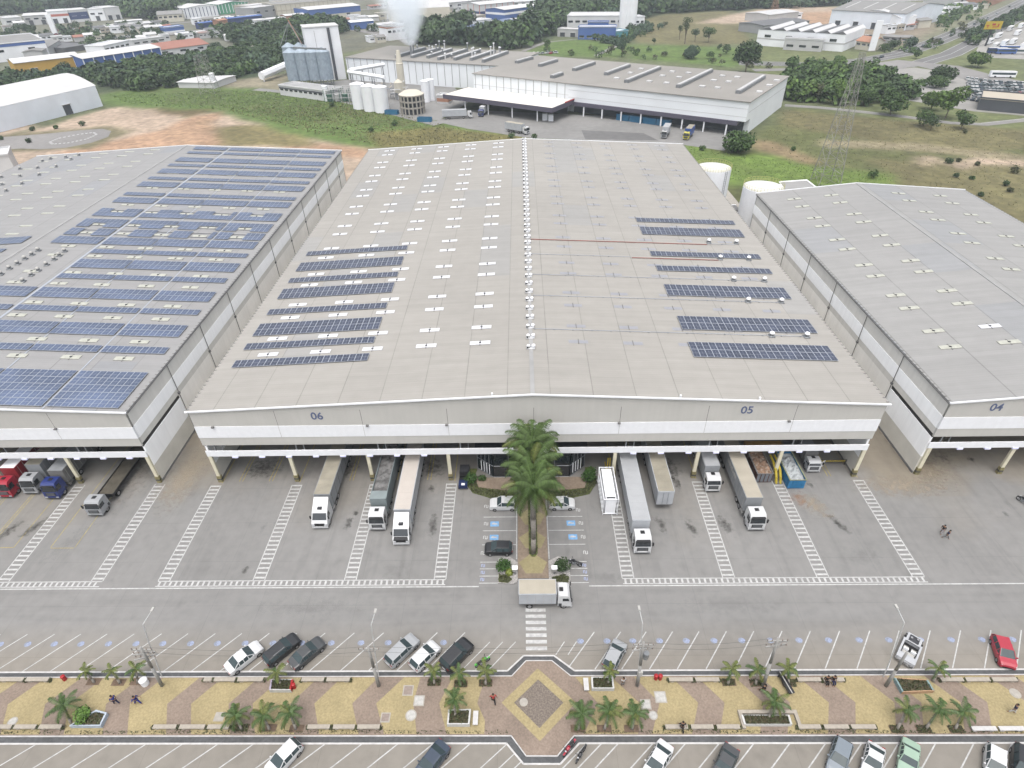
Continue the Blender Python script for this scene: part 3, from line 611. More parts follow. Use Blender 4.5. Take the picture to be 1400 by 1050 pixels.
# ---- solar arrays
def array(W, xa, xb, ya, yb, rows, m, label, group, holes=()):
    """an array of panels fixed a hand above the roof sheets; one part per row of panels"""
    ym_ = (ya+yb)/2; xm = (xa+xb)/2; r = thing('solar_array', label, 'solar panels', W.on(xm, ym_, .16), 0, group); r.rotation_euler = (0, W.slope(xm), 0)
    n = max(1, round((xb-xa)/1.02)); pw = (xb-xa)/n; ph = (yb-ya)/rows
    for j in range(rows):
        b = MB()
        for i in range(n):
            x = xa-xm+i*pw; y = ya-ym_+j*ph; cx = x+pw/2+xm; cy = y+ph/2+ym_
            if any(abs(cx-hx) < 1.75 and abs(cy-hy) < 1.3 for hx, hy in holes): continue
            g = .05; b.box(x+.01, x+pw-.01, y+.02, y+ph-.02, 0, .05, FRAME)
            x2 = x+pw/2; y2 = y+ph/2
            for (a0, a1) in ((x+g+.01, x2-.012), (x2+.012, x+pw-g-.01)):
                for (c0, c1) in ((y+g+.02, y2-.02), (y2+.02, y+ph-g-.02)): b.sheet([(a0, c0), (a1, c0), (a1, c1), (a0, c1)], .055, m)
        if b.f: b.build('panel_row', r)
    b = MB()
    for k in (.22, .78): b.box(-(xb-xa)/2, (xb-xa)/2, (ya-ym_)+(yb-ya)*k-.03, (ya-ym_)+(yb-ya)*k+.03, -.12, -.005, STEEL)
    b.build('mounting_rail', r)
    return r
nm = lambda rows: 'narrow' if rows == 1 else 'double'
for i, (ya, yb, rows) in enumerate([(74.2, 76.15, 1), (79.1, 80.95, 1), (83.2, 87.1, 2), (90.1, 92.0, 1), (95.8, 99.6, 2), (102.1, 104.0, 1), (107.0, 110.8, 2), (114.2, 116.1, 1)]):
    array(WB, -44.4, -23.4, ya, yb, rows, PANEL_D, '%s dark solar array, %s from the front on the left beige slope' % (nm(rows), ORD[i]), 'solar arrays on the left slope of the beige roof')
for i, (ya, yb, rows) in enumerate([(74.0, 78.1, 2), (81.8, 86.0, 2), (93.1, 97.2, 2), (102.8, 104.9, 1), (109.3, 111.4, 1), (119.9, 123.9, 2), (126.8, 129.0, 1)]):
    array(WB, 25.5, 47.2, ya, yb, rows, PANEL_D, '%s dark solar array, %s from the front on the right beige slope' % (nm(rows), ORD[i]), 'solar arrays on the right slope of the beige roof')
H7 = [(x, y) for y in (124.0, 128.6, 136.3) for x in (-94.8, -86.8, -78.8, -70.5, -62.3)]
R7 = [(64.7, 73.3, 5, 4), (78.3, 80.2, 1, 4), (83.3, 87.0, 2, 4), (90.5, 92.3, 1, 4), (95.2, 98.9, 2, 4), (102.6, 104.5, 1, 3), (107.2, 111.0, 2, 3), (113.8, 115.7, 1, 3), (118.1, 121.7, 2, 4), (122.5, 126.2, 2, 4), (127.1, 131.6, 2, 4),
      (133.4, 138.2, 2, 4), (142.1, 145.6, 2, 4), (147.2, 149.3, 1, 4), (153.7, 157.4, 2, 4), (159.5, 161.5, 1, 4), (164.6, 168.4, 2, 4), (170.9, 172.9, 1, 4), (175.3, 179.0, 2, 4), (183.0, 185.0, 1, 4), (187.2, 190.0, 1, 4)]
SEG = [(-66.8, -56.7, 'beside the right eave'), (-77.9, -67.3, 'second block in from the right eave'), (-88.6, -78.2, 'third block in from the right eave'), (-99.3, -89.5, 'nearest the ridge')]
OR2 = ORD+['twenty-first']
for i, (ya, yb, rows, ns) in enumerate(R7):
    for k in range(ns):
        xa, xb, wh = SEG[k]
        array(W7, xa, xb, ya, yb, rows, PANEL_B, "blue solar array, %s row from the front, %s block from the left roof's eave" % (OR2[i], ORD[k]), 'blue solar arrays on the left warehouse', H7)
array(W7, -127, -105.3, 118, 121.6, 2, PANEL_B, 'blue double solar array on the far slope beyond the ridge of the left warehouse', 'blue solar arrays on the left warehouse')
array(W7, -127, -106.5, 113.6, 115.4, 1, PANEL_B, 'blue narrow solar array on the far slope beyond the ridge of the left warehouse', 'blue solar arrays on the left warehouse')
# ---- white tanks between the warehouses
def tank(x, y, r, h, label):
    t = thing('storage_tank', label, 'tank', (x, y, 0), 0, 'white storage tanks behind the warehouses')
    b = MB(); b.cyl((0, 0, 0), (0, 0, h), r, r, 48, WHITE); b.build('tank_shell', t, smooth=False)
    b = MB(); b.dome((0, 0, h), r-.15, .5, 48, mat('tank_top_white', (.78, .78, .74), .5, .03), 3); b.build('tank_roof', t, smooth=True)
    b = MB(); n = 40
    for i in range(n):
        a = 2*PI*i/n; a2 = 2*PI*(i+1)/n; p = (r*math.cos(a), r*math.sin(a)); q = (r*math.cos(a2), r*math.sin(a2))
        b.cyl((*p, h), (*p, h+1.1), .035, .035, 4, YELR)
        for z in (.3, .6, 1.1): b.cyl((*p, h+z), (*q, h+z), .035, .035, 4, YELR)
    b.build('guard_rail', t)
    b = MB()
    for dx in (-.25, .25): b.cyl((r*.5+dx, -r*.9, 0), (r*.5+dx, -r*.9, h+1), .05, .05, 5, STEEL)
    for i in range(int(h/.5)): b.cyl((r*.5-.25, -r*.9, .4+i*.5), (r*.5+.25, -r*.9, .4+i*.5), .03, .03, 4, STEEL)
    b.build('ladder', t)
    return t
YELR = mat('yellow_rail', (.5, .49, .2), .6, .1)
tank(55.3, 174.5, 4.85, 12, 'white round tank with yellow top railing beside the far right corner of the beige roof')
tank(63.9, 157.6, 5.1, 12.0, 'white round tank with yellow top railing behind the corner of the 04 warehouse')
p = thing('pump_house', 'low grey roofed pump house between the two white tanks', 'shed', (57.5, 165.5, 0))
b = MB(); b.box(-3, 3.2, -1.5, 1.5, 0, 3.2, DARK); b.box(-3.05, -2.2, -1.6, 1.55, 0, 3.2, CONC); b.box(2.4, 3.3, -1.6, 1.6, 0, 3.2, CONC); b.build('wall', p)
b = MB(); b.box(-3.6, 3.8, -2.0, 2.2, 3.2, 3.45, MIDG); b.box(-3.6, 3.8, 2.0, 2.3, 3.45, 3.6, WHITE); b.build('roof', p)
b = MB(); b.sheet([(52, 152), (66, 160), (66, 193), (60, 193), (52, 180)], .006, CONC); struct(b.build('tank_apron'))
p = thing('open_shed', 'small grey roofed shed with white trim behind the 04 warehouse', 'shed', (0, 0, 0))
q = [at(1072, 262, 7), at(1118, 258, 7), at(1103, 246.5, 7), at(1066, 249, 7)]
b = MB(); b.prism([(v.x, v.y) for v in q], 6.8, 7.0, ROOFG2)
for i in range(4):
    a, c = q[i], q[(i+1) % 4]; b.cyl((a.x, a.y, 7.05), (c.x, c.y, 7.05), .22, .22, 4, WHITE)
b.build('roof', p)
for i, v in enumerate(q):
    cx = sum(k.x for k in q)/4; cy = sum(k.y for k in q)/4; x = v.x+(cx-v.x)*.08; y = v.y+(cy-v.y)*.08
    b = MB(); b.box(x-.2, x+.2, y-.2, y+.2, 0, 6.8, WHITE2); b.build('post', p)
# ------------------------------------------------------------------ palms, trees, shrubs
def leaf_quads(P, Nn, sz, seed=0):
    """numpy: one small tilted quad per point"""
    r = np.random.default_rng(seed); n = len(P); t = r.normal(size=(n, 3)); t -= (t*Nn).sum(1)[:, None]*Nn; t /= np.linalg.norm(t, axis=1)[:, None]+1e-9
    s = np.cross(Nn, t); sz = np.asarray(sz)*np.ones(n); a = sz[:, None]*.5; asp = r.uniform(.5, 1, n)[:, None]
    V = np.stack([P-t*a-s*a*asp, P+t*a-s*a*asp*.7, P+t*a*1.1+s*a*asp, P-t*a*.8+s*a*asp*.9], 1); return V.reshape(-1, 3)
def np_mesh(name, V, F, mats, mi=None):
    me = bpy.data.meshes.new(name); me.vertices.add(len(V)); me.vertices.foreach_set('co', np.asarray(V, np.float32).ravel()); F = np.asarray(F)
    me.loops.add(F.size); me.loops.foreach_set('vertex_index', F.ravel()); me.polygons.add(len(F)); me.polygons.foreach_set('loop_start', np.arange(len(F))*F.shape[1])
    if mi is not None: me.polygons.foreach_set('material_index', np.asarray(mi, np.int32))
    me.update(calc_edges=True)
    for m in mats: me.materials.append(m)
    return me
def crown_mesh(blobs, n, sz, seed, m, inner=None):
    """leaf clumps through a volume made of several lobes"""
    r = np.random.default_rng(seed); P = []; N = []
    wts = np.array([b[3]**2 for b in blobs]); wts /= wts.sum()
    for b, k in zip(blobs, r.multinomial(n, wts)):
        d = r.normal(size=(k, 3)); d /= np.linalg.norm(d, axis=1)[:, None]; rad = b[3]*r.uniform(.55, 1.06, k)[:, None]**.6
        bump = 1+.22*np.sin(d[:, :1]*5+seed)*np.sin(d[:, 1:2]*6+b[0])*np.cos(d[:, 2:]*5)
        P.append(np.array(b[:3])+d*rad*bump*np.array([1, 1, .85])); N.append(d*.6+r.normal(size=(k, 3))*.5+np.array([0, 0, .45]))
    P = np.concatenate(P); N = np.concatenate(N); N /= np.linalg.norm(N, axis=1)[:, None]
    V = leaf_quads(P, N, r.uniform(.6, 1.3, len(P))*sz, seed); F = np.arange(len(V)).reshape(-1, 4)
    return np_mesh('crown', V, F, [m])
def leafm(name, c, isl=.35): return mat(name, c, .6, .2, .4, island=isl, spec=.2)
G_DARK = leafm('foliage_dark', (.044, .08, .028)); G_MID = leafm('foliage_mid', (.065, .118, .034)); G_LIT = leafm('foliage_light', (.095, .165, .036)); G_OLV = leafm('foliage_olive', (.085, .095, .045)); G_BLUE = leafm('foliage_bluish', (.055, .098, .055))
G_GRASS = leafm('grass_blades', (.12, .16, .045)); G_BUSH = leafm('bush_leaves', (.05, .11, .025)); G_BRIGHT = leafm('bright_bush_leaves', (.13, .24, .05)); G_LILY = leafm('yellow_green_blades', (.22, .27, .06))
def tree(p, h, r, m, label, seed, group=None, trunk_frac=.28, n=None, name='tree', lobes=6, sz=None, cat='tree', flat=.8):
    t = thing(name, label, cat, (p[0], p[1], 0), 0, group); rr = random.Random(seed)
    th = h*trunk_frac; b = MB(); tr = max(.12, h*.022)
    top = (rr.uniform(-.06, .06)*h, rr.uniform(-.05, .05)*h, h*.6); b.tube([(0, 0, -.1), (top[0]*.4, top[1]*.4, th), top], [tr, tr*.75, tr*.3], 7, BARK)
    blobs = []; ch = (h-th)/2
    for i in range(lobes):
        a = 2*PI*i/lobes+rr.uniform(-.4, .4); q = r*rr.uniform(.35, .6) if i else 0; rad = r*rr.uniform(.42, .6); z = min(th+ch*rr.uniform(.55, 1.55), h-rad*.9); z = max(z, th+rad*.5)
        blobs.append((q*math.cos(a), q*math.sin(a), z, rad)); b.tube([(top[0]*.4, top[1]*.4, th*.95), (q*math.cos(a)*.8, q*math.sin(a)*.8, z)], [tr*.5, tr*.15], 5, BARK)
    b.build('trunk', t); nn = n or int(min(1500, max(260, 55*r*r)))
    place(crown_mesh(blobs, nn, sz or max(.35, r*.16), seed, m), 'crown', t); return t
def shrub(p, h, r, m, label, seed, group=None, n=400, sz=.22, name='shrub', cat='shrub'):
    t = thing(name, label, cat, (p[0], p[1], 0), 0, group); rr = random.Random(seed); b = MB()
    blobs = [(rr.uniform(-.4, .4)*r, rr.uniform(-.4, .4)*r, h*rr.uniform(.4, .7), r*rr.uniform(.5, .7)) for i in range(5)]
    for bl in blobs: b.tube([(0, 0, 0), (bl[0], bl[1], bl[2])], [.05, .02], 5, BARK)
    b.build('stem', t); place(crown_mesh(blobs, n, sz, seed, m), 'foliage', t); return t
def frond(L_, nl, droop, rise, lw, ll, seed, m, b, az, base):
    """a feather leaf: a curved rib with leaflets hanging to both sides"""
    rr = random.Random(seed); c, s = math.cos(az), math.sin(az); K = 9; pts = []
    ang = rise; x = 0; z = 0
    for k in range(K+1):
        pts.append((x, z, ang)); x += L_/K*math.cos(ang); z += L_/K*math.sin(ang); ang -= droop/K*(.6+1.2*k/K)
    W = lambda x, y, z: (base[0]+x*c-y*s, base[1]+x*s+y*c, base[2]+z)
    for k in range(K):
        a, q = pts[k], pts[k+1]; w0 = .035*(1-k/K)+.012; b.add([W(a[0], -w0, a[1]), W(a[0], w0, a[1]), W(q[0], w0*.8, q[1]), W(q[0], -w0*.8, q[1])], [(0, 1, 2, 3)], m)
    for i in range(nl):
        t = .1+.9*i/nl; f = t*K; k = min(K-1, int(f)); u = f-k; a, q = pts[k], pts[k+1]; px, pz = a[0]+(q[0]-a[0])*u, a[1]+(q[1]-a[1])*u
        l = ll*math.sin(PI*min(1, .15+t*.82))**.6*rr.uniform(.85, 1.1); fw = l*.45
        for sgn in (-1, 1):
            dz = -l*rr.uniform(.25, .55); y = sgn*l*.8
            b.add([W(px-lw, 0, pz), W(px+lw, 0, pz+.01), W(px+fw+lw*.5, y, pz+dz), W(px+fw-lw*.2, y*.97, pz+dz-.02)], [(0, 1, 2, 3)], m)
def palm_crown(n, L_, seed, m1, m2, nl=16, ll=.45, lw=.045, name='crown', up=1.25):
    b = MB(); rr = random.Random(seed); spear = []
    for i in range(n):
        t = (i+.5)/n; az = i*2.39996+rr.uniform(-.2, .2); rise = up-1.5*t; frond(L_*rr.uniform(.85, 1.08)*(1 if t > .15 else .8), nl, 1.2+.5*t, rise, lw, ll, seed*31+i, m2 if (t > .82 or rr.random() < .18) else m1, b, az, (0, 0, 0))
    b.cyl((0, 0, -.25), (0, 0, .15), .09, .05, 6, m1); return b.mesh(name)
SMALLP = [palm_crown(13, 1.75, s, LEAF, LEAFY, 17, .42, .045) for s in range(4)]+[palm_crown(9, 1.65, 20+s, LEAFY, LEAF, 14, .36, .06, up=1.1) for s in range(3)]
def small_palm(bu, bv, cu, cv, k, label, group='young palms of the paved plaza', h=None, sc=1.):
    p = at(bu, bv); h = h or 1.9
    q = at(cu, cv, h); t = thing('young_palm', label, 'palm', (p.x, p.y, 0), 0, group); dx, dy = q.x-p.x, q.y-p.y
    d = math.hypot(dx, dy); 
    if d > 1.2: dx, dy = dx/d*1.2, dy/d*1.2
    b = MB(); b.tube([(0, 0, 0), (dx*.35, dy*.35, h*.4), (dx*.8, dy*.8, h*.8), (dx, dy, h)], [.16, .12, .1, .085], 8, PBARK); b.build('trunk', t, smooth=True)
    o = place(SMALLP[k % 7], 'crown', t); o.location = (dx, dy, h+.1); o.rotation_euler = (random.uniform(-.1, .1), random.uniform(-.1, .1), random.uniform(0, 6.28)); o.scale = (sc, sc, sc); return t
# ------------------------------------------------------------------ vehicles
PC = {}
def paint(name, c, rough=.28):
    return mat('car_paint_'+name, c, rough, .04, 2, spec=.6)
P_WHITE = paint('white', (.68, .7, .72)); P_SILVER = paint('silver', (.38, .4, .42)); P_BLACK = paint('black', (.018, .02, .024)); P_GREY = paint('grey', (.14, .16, .18)); P_NAVY = paint('navy', (.035, .055, .09))
P_RED = paint('red', (.42, .025, .05)); P_MINT = paint('mint', (.33, .47, .37)); P_BLUE = paint('blue', (.02, .04, .2)); P_STEEL = paint('steel_blue', (.2, .24, .28)); P_CHAR = paint('charcoal', (.06, .065, .07))
WHC = {}
def wheel_into(parent, x, y, r, wd, side):
    k = (r, wd, side)
    if k not in WHC:
        b = MB(); b.cyl((-wd/2, 0, 0), (wd/2, 0, 0), r, r, 18, TYRE); t = b.mesh('tyre', False)
        b = MB(); o = wd/2+.01; b.cyl((side*(o-.04), 0, 0), (side*o, 0, 0), r*.62, r*.58, 14, RIM); b.cyl((side*o, 0, 0), (side*(o+.02), 0, 0), r*.2, r*.18, 8, STEEL); WHC[k] = (t, b.mesh('rim'))
    w = bpy.data.objects.new('wheel', None); COL.objects.link(w); w.parent = parent; KIDS.setdefault(parent.name, []).append(w); w.location = (x, y, r); w.empty_display_size = .1
    place(WHC[k][0], 'tyre', w); place(WHC[k][1], 'rim', w)
CARK = {
 'sedan': dict(w=.86, st=[(-2.2, .62, .66), (-2.14, .86, .9), (-1.62, .97, 1.0), (-1.5, .98, 1.02, 'g'), (-.85, .93, 1.4, 'r'), (.3, .92, 1.44, 'r'), (1.08, .93, .97, 'e'), (1.8, .86, .88), (2.15, .72, .74), (2.22, .5, .52)]),
 'hatch': dict(w=.85, st=[(-1.95, .62, .66), (-1.9, .92, .95, 'g'), (-1.5, .95, 1.42, 'r'), (.25, .93, 1.47, 'r'), (1.05, .95, 1.0, 'e'), (1.65, .88, .9), (1.92, .72, .74), (1.98, .5, .52)]),
 'suv': dict(w=.93, st=[(-2.15, .7, .74), (-2.1, 1.05, 1.08, 'g'), (-1.75, 1.08, 1.62, 'r'), (.3, 1.06, 1.68, 'r'), (1.0, 1.08, 1.13, 'e'), (1.8, 1.0, 1.02), (2.15, .85, .87), (2.2, .55, .58)]),
 'wagon': dict(w=.87, st=[(-2.25, .62, .66), (-2.2, .95, .98, 'g'), (-1.85, .96, 1.4, 'r'), (.3, .93, 1.46, 'r'), (1.05, .95, .99, 'e'), (1.8, .87, .89), (2.15, .72, .74), (2.22, .5, .52)]),
 'beetle': dict(w=.84, st=[(-2.05, .5, .55), (-1.9, .8, .84), (-1.5, .98, 1.02, 'g'), (-.85, .98, 1.38, 'r'), (.1, .96, 1.46, 'r'), (.75, .95, 1.0, 'e'), (1.4, .84, .9), (1.9, .65, .7), (2.05, .45, .5)]),
 'oldcar': dict(w=.84, st=[(-2.15, .6, .66), (-2.05, .84, .88), (-1.3, .93, .97, 'g'), (-.8, .93, 1.36, 'r'), (.2, .92, 1.38, 'r'), (.75, .92, .96, 'e'), (1.9, .86, .9), (2.15, .7, .72), (2.2, .5, .52)]),
}
CARM = {}
def car_meshes(kind, m, glass_roof=None):
    key = (kind, m.name)
    if key in CARM: return CARM[key]
    K = CARK[kind]; W = K['w']*1.02; st = K['st']; b = MB(); ws = MB(); rw = MB(); sg = {-1: MB(), 1: MB()}; top = MB(); rings = []; n = len(st)
    y0, y1 = st[0][0], st[-1][0]
    for i, s in enumerate(st):
        y, zb, zt = s[:3]; e = min(abs(y-y0), abs(y-y1)); w = W*(1-.16*max(0, 1-e/.5)**2); cab = len(s) > 3 and s[3] == 'r'; wt = w*.76 if cab else w*.9
        low = .22 if e > .1 else .32
        rings.append([(-w*.97, y, low), (-w, y, .5), (-w*.985, y, zb-.05), (-w*.955, y, zb), (-wt, y, zt-.03), (-wt+.12, y, zt), (wt-.12, y, zt), (wt, y, zt-.03), (w*.955, y, zb), (w*.985, y, zb-.05), (w, y, .5), (w*.97, y, low)])
    for i in range(n-1):
        a, c = rings[i], rings[i+1]; sa = st[i][3] if len(st[i]) > 3 else ''; sc_ = st[i+1][3] if len(st[i+1]) > 3 else ''
        for j in range(11):
            q = [a[j], c[j], c[j+1], a[j+1]]
            if sa == 'g' and j in (4, 5, 6): rw.add(q, [(0, 1, 2, 3)], GLASS2); continue
            if sc_ == 'e' and j in (4, 5, 6): ws.add(q, [(0, 1, 2, 3)], GLASS2); continue
            if j in (3, 7) and (sa in 'gr' and sa or sc_ == 'e' and sa == 'r'):
                sg[-1 if j == 3 else 1].add(q, [(0, 1, 2, 3)], GLASS2); continue
            b.add(q, [(0, 1, 2, 3)], m)
    for r in (rings[0], rings[-1]): b.add(r, [tuple(range(12))], m)
    # pillars over the glass
    for i, s in enumerate(st):
        if len(s) > 3 and s[3] == 'r':
            for sx in (0, 1):
                j = 3 if sx == 0 else 7; r = rings[i]; 
                p, q = (r[3], r[4]) if sx == 0 else (r[8], r[7]); b.cyl(p, q, .045, .04, 4, m)
    for i in range(n-1):
        if len(st[i]) > 3 and st[i][3] == 'g':
            for j in (4, 7): b.cyl(rings[i][j], rings[i+1][j], .05, .05, 4, m)
        if len(st[i+1]) > 3 and st[i+1][3] == 'e':
            for j in (4, 7): b.cyl(rings[i][j], rings[i+1][j], .045, .045, 4, m)
    rr = [i for i in range(n) if len(st[i]) > 3 and st[i][3] == 'r']; ym_ = (rings[rr[0]][0][1]+rings[rr[-1]][0][1])/2
    zb, zt = st[rr[-1]][1:3]; 
    for sx in (-1, 1): b.cyl((sx*W*.965, ym_, zb), (sx*W*.775, ym_, zt-.04), .045, .04, 4, m)
    # black sills, grille, plates
    b.box(-W*.6, W*.6, y1-.03, y1+.015, .34, .5, BLACK); b.box(-.25, .25, y0-.02, y0+.02, .5, .62, WHITE2); b.box(-W*.95, W*.95, y0+.3, y1-.3, .16, .24, BLACK)
    lt = MB(); lt.box(-.16, .16, -.06, .05, -.06, .06, LAMPW); tl = MB(); tl.box(-.15, .15, -.04, .05, -.08, .08, LAMPR); mr = MB(); mr.box(-.09, .09, -.06, .06, -.06, .07, m)
    R_ = dict(body=b.mesh('body'), windshield=ws.mesh('windshield'), rear_window=rw.mesh('rear_window'), sl=sg[-1].mesh('side_window'), sr=sg[1].mesh('side_window'), head=lt.mesh('headlight'), tail=tl.mesh('taillight'), mir=mr.mesh('mirror'))
    CARM[key] = (R_, st, W); return CARM[key]
def car(kind, m, p, rz, label, group=None, sc=1., rack=False, name='parked_car'):
    R_, st, W = car_meshes(kind, m); t = thing(name, label, 'car', (p[0], p[1], 0), rz, group); t.scale = (sc, sc*.95, sc)
    for nm_, k in (('body', 'body'), ('windshield', 'windshield'), ('rear_window', 'rear_window'), ('side_window', 'sl'), ('side_window', 'sr')): place(R_[k], nm_, t)
    y0, y1 = st[0][0], st[-1][0]; zb = st[1][1]; zf = st[-2][1]; ym_ = [s for s in st if len(s) > 3 and s[3] == 'e'][0][0]-.25
    for sx in (-1, 1):
        place(R_['head'], 'headlight', t, loc=(sx*W*.66, y1-.1, zf-.06)); place(R_['tail'], 'taillight', t, loc=(sx*W*.7, y0+.05, zb-.1)); place(R_['mir'], 'mirror', t, loc=(sx*(W+.08), ym_, 1.0))
        for wy in (y0+.78, y1-.8): wheel_into(t, sx*(W-.09), wy, .31, .2, sx)
    if rack:
        b = MB()
        for sx in (-1, 1): b.cyl((sx*.6, -1.3, st[3][2]+.06), (sx*.6, .2, st[3][2]+.06), .03, .03, 5, STEEL)
        b.build('roof_rail', t)
    return t
def cab_over(t, m, roofc=None, L_=2.05, W=1.12, H_=2.95, visor=True, z0=.5):
    """forward control cab, nose at y=0 looking to -y"""
    prof = [(0.06, z0), (0, z0+.4), (.02, 1.5), (.26, H_-.35), (.5, H_-.06), (.75, H_), (L_-.15, H_-.02), (L_, H_-.15), (L_, z0+.1)]
    b = MB(); n = len(prof)
    wz = lambda z: W*(1-.07*max(0, (z-1.4))/1.5)
    vs = [(-wz(z), y, z) for y, z in prof]+[(wz(z), y, z) for y, z in prof]
    b.add(vs, [tuple(range(n-1, -1, -1)), tuple(range(n, 2*n))]+[(i, i+n, (i+1) % n+n, (i+1) % n) for i in range(n)], m)
    b.box(-W*.98, W*.98, -.08, .1, z0-.12, z0+.22, roofc or m); b.box(-W*.9, W*.9, -.1, -.08, z0-.1, z0-.0, BLACK); b.box(-W*1.01, W*1.01, L_-.5, L_-.1, z0+.1, 1.1, DARK)
    b.build('cab', t)
    b = MB(); b.add([(-wz(1.6)*.93, -.02+.035, 1.6), (wz(1.6)*.93, .015, 1.6), (wz(2.5)*.9, .225, H_-.42), (-wz(2.5)*.9, .225, H_-.42)], [(0, 1, 2, 3)], GLASS); b.build('windshield', t)
    for sx in (-1, 1):
        b = MB(); x = sx*(W+.012); b.add([(x, .3, 1.6), (x, 1.15, 1.6), (x*.955, 1.15, H_-.5), (x*.955, .42, H_-.5)], [(0, 1, 2, 3)], GLASS); b.build('side_window', t)
        b = MB(); b.box(sx*(W+.1)-.05, sx*(W+.1)+.14*sx, -.02, .1, 1.75, 2.35, BLACK) if sx > 0 else b.box(-(W+.24), -(W+.05), -.02, .1, 1.75, 2.35, BLACK); b.cyl((sx*W*.95, .1, 2.35), (sx*(W+.15), .04, 2.38), .025, .025, 4, BLACK); b.build('mirror', t)
        b = MB(); b.box(sx*.82-.2, sx*.82+.2, -.1, -.02, z0+.02, z0+.22, LAMPW); b.build('headlight', t)
    b = MB(); b.box(-.72, .72, -.035, .03, z0+.3, 1.4, BLACK)
    for i in range(5): b.box(-.6, .6, -.05, -.03, z0+.4+i*.13, z0+.44+i*.13, STEEL)
    b.build('grille', t)
    if visor:
        b = MB(); b.box(-W*.8, W*.8, -.02, .3, H_-.38, H_-.3, BLACK); b.build('sun_visor', t)
    b = MB(); b.box(-.28, .28, 1.05, 1.55, H_-.03, H_+.05, BLACK); b.build('roof_hatch', t)
def bonnet_cab(t, m, grille=BLACK):
    """sleeper cab with a raked front and a fairing that climbs to the trailer"""
    W = 1.12; prof = [(.0, .5), (-.02, 1.2), (.25, 1.5), (.95, 2.45), (1.9, 3.05), (2.75, 3.65), (2.8, .6)]; n = len(prof); b = MB()
    wz = lambda z: W*(1-.08*max(0, (z-1.3))/2)
    vs = [(-wz(z), y, z) for y, z in prof]+[(wz(z), y, z) for y, z in prof]
    b.add(vs, [tuple(range(n-1, -1, -1)), tuple(range(n, 2*n))]+[(i, i+n, (i+1) % n+n, (i+1) % n) for i in range(n)], m); b.box(-W, W, -.1, .1, .4, .72, m); b.build('cab', t)
    b = MB(); b.add([(-wz(1.6)*.9, .305, 1.6), (wz(1.6)*.9, .305, 1.6), (wz(2.4)*.88, .88, 2.38), (-wz(2.4)*.88, .88, 2.38)], [(0, 1, 2, 3)], GLASS); b.build('windshield', t)
    for sx in (-1, 1):
        x = sx*(W+.012); b = MB(); b.add([(x, .75, 1.55), (x, 1.6, 1.55), (x*.95, 1.6, 2.25), (x*.95, 1.05, 2.25)], [(0, 1, 2, 3)], GLASS); b.build('side_window', t)
        b = MB(); a = sx*(W+.14); b.box(a-.09, a+.09, .5, .62, 1.6, 2.15, BLACK); b.build('mirror', t)
        b = MB(); b.box(sx*.85-.18, sx*.85+.18, -.12, -.03, .75, 1.05, LAMPW); b.build('headlight', t)
    b = MB(); b.box(-.7, .7, -.06, .0, .75, 1.25, grille); b.build('grille', t)
    b = MB(); b.box(-.3, .3, 1.25, 1.6, 2.66, 2.95, DARK); b.build('roof_hatch', t)
def axle(t, y, W=1.12, r=.48):
    for sx in (-1, 1): wheel_into(t, sx*(W-.16), y, r, .3, sx)
def chassis(t, y0, y1, m=DARK):
    b = MB()
    for x in (-.42, .42): b.box(x-.07, x+.07, y0, y1, .75, .98, m)
    y = y0
    while y < y1: b.box(-.35, .35, y, y+.12, .78, .94, m); y += 1.4
    b.build('chassis', t)
def box_body(t, y0, y1, W, z0, z1, side, roof, name='cargo_box', ribs=True, doors=False, posts=None):
    b = MB(); b.box(-W, W, y0, y1, z0, z1, side); k = .0
    b.box(-W-.03, W+.03, y0-.02, y1+.02, z1-.08, z1+.02, side)
    y = y0+.6
    while ribs and y < y1-.3:
        for sx in (-1, 1): b.box(sx*W-.015, sx*W+.015, y-.02, y+.02, z0+.1, z1-.1, posts or OFFW)
        y += 1.0 if posts is None else 1.9
    b.box(-W-.02, W+.02, y0-.03, y1+.03, z0, z0+.14, MIDG); o = b.build(name, t)
    b = MB(); b.box(-W+.06, W-.06, y0+.05, y1-.05, z1+.021, z1+.05, roof)
    y = y0+.7
    while y < y1-.3: b.box(-W+.07, W-.07, y-.015, y+.015, z1+.05, z1+.06, roof); y += 1.2
    b.build('box_roof', o)
    if doors:
        b = MB()
        for x in (-W*.5, W*.5): b.box(x-W*.46, x+W*.46, y0-.05, y0-.021, z0+.15, z1-.12, side); b.cyl((x*.6, y0-.08, z0+.1), (x*.6, y0-.08, z1-.1), .03, .03, 5, STEEL)
        b.build('rear_door', o)
    return o
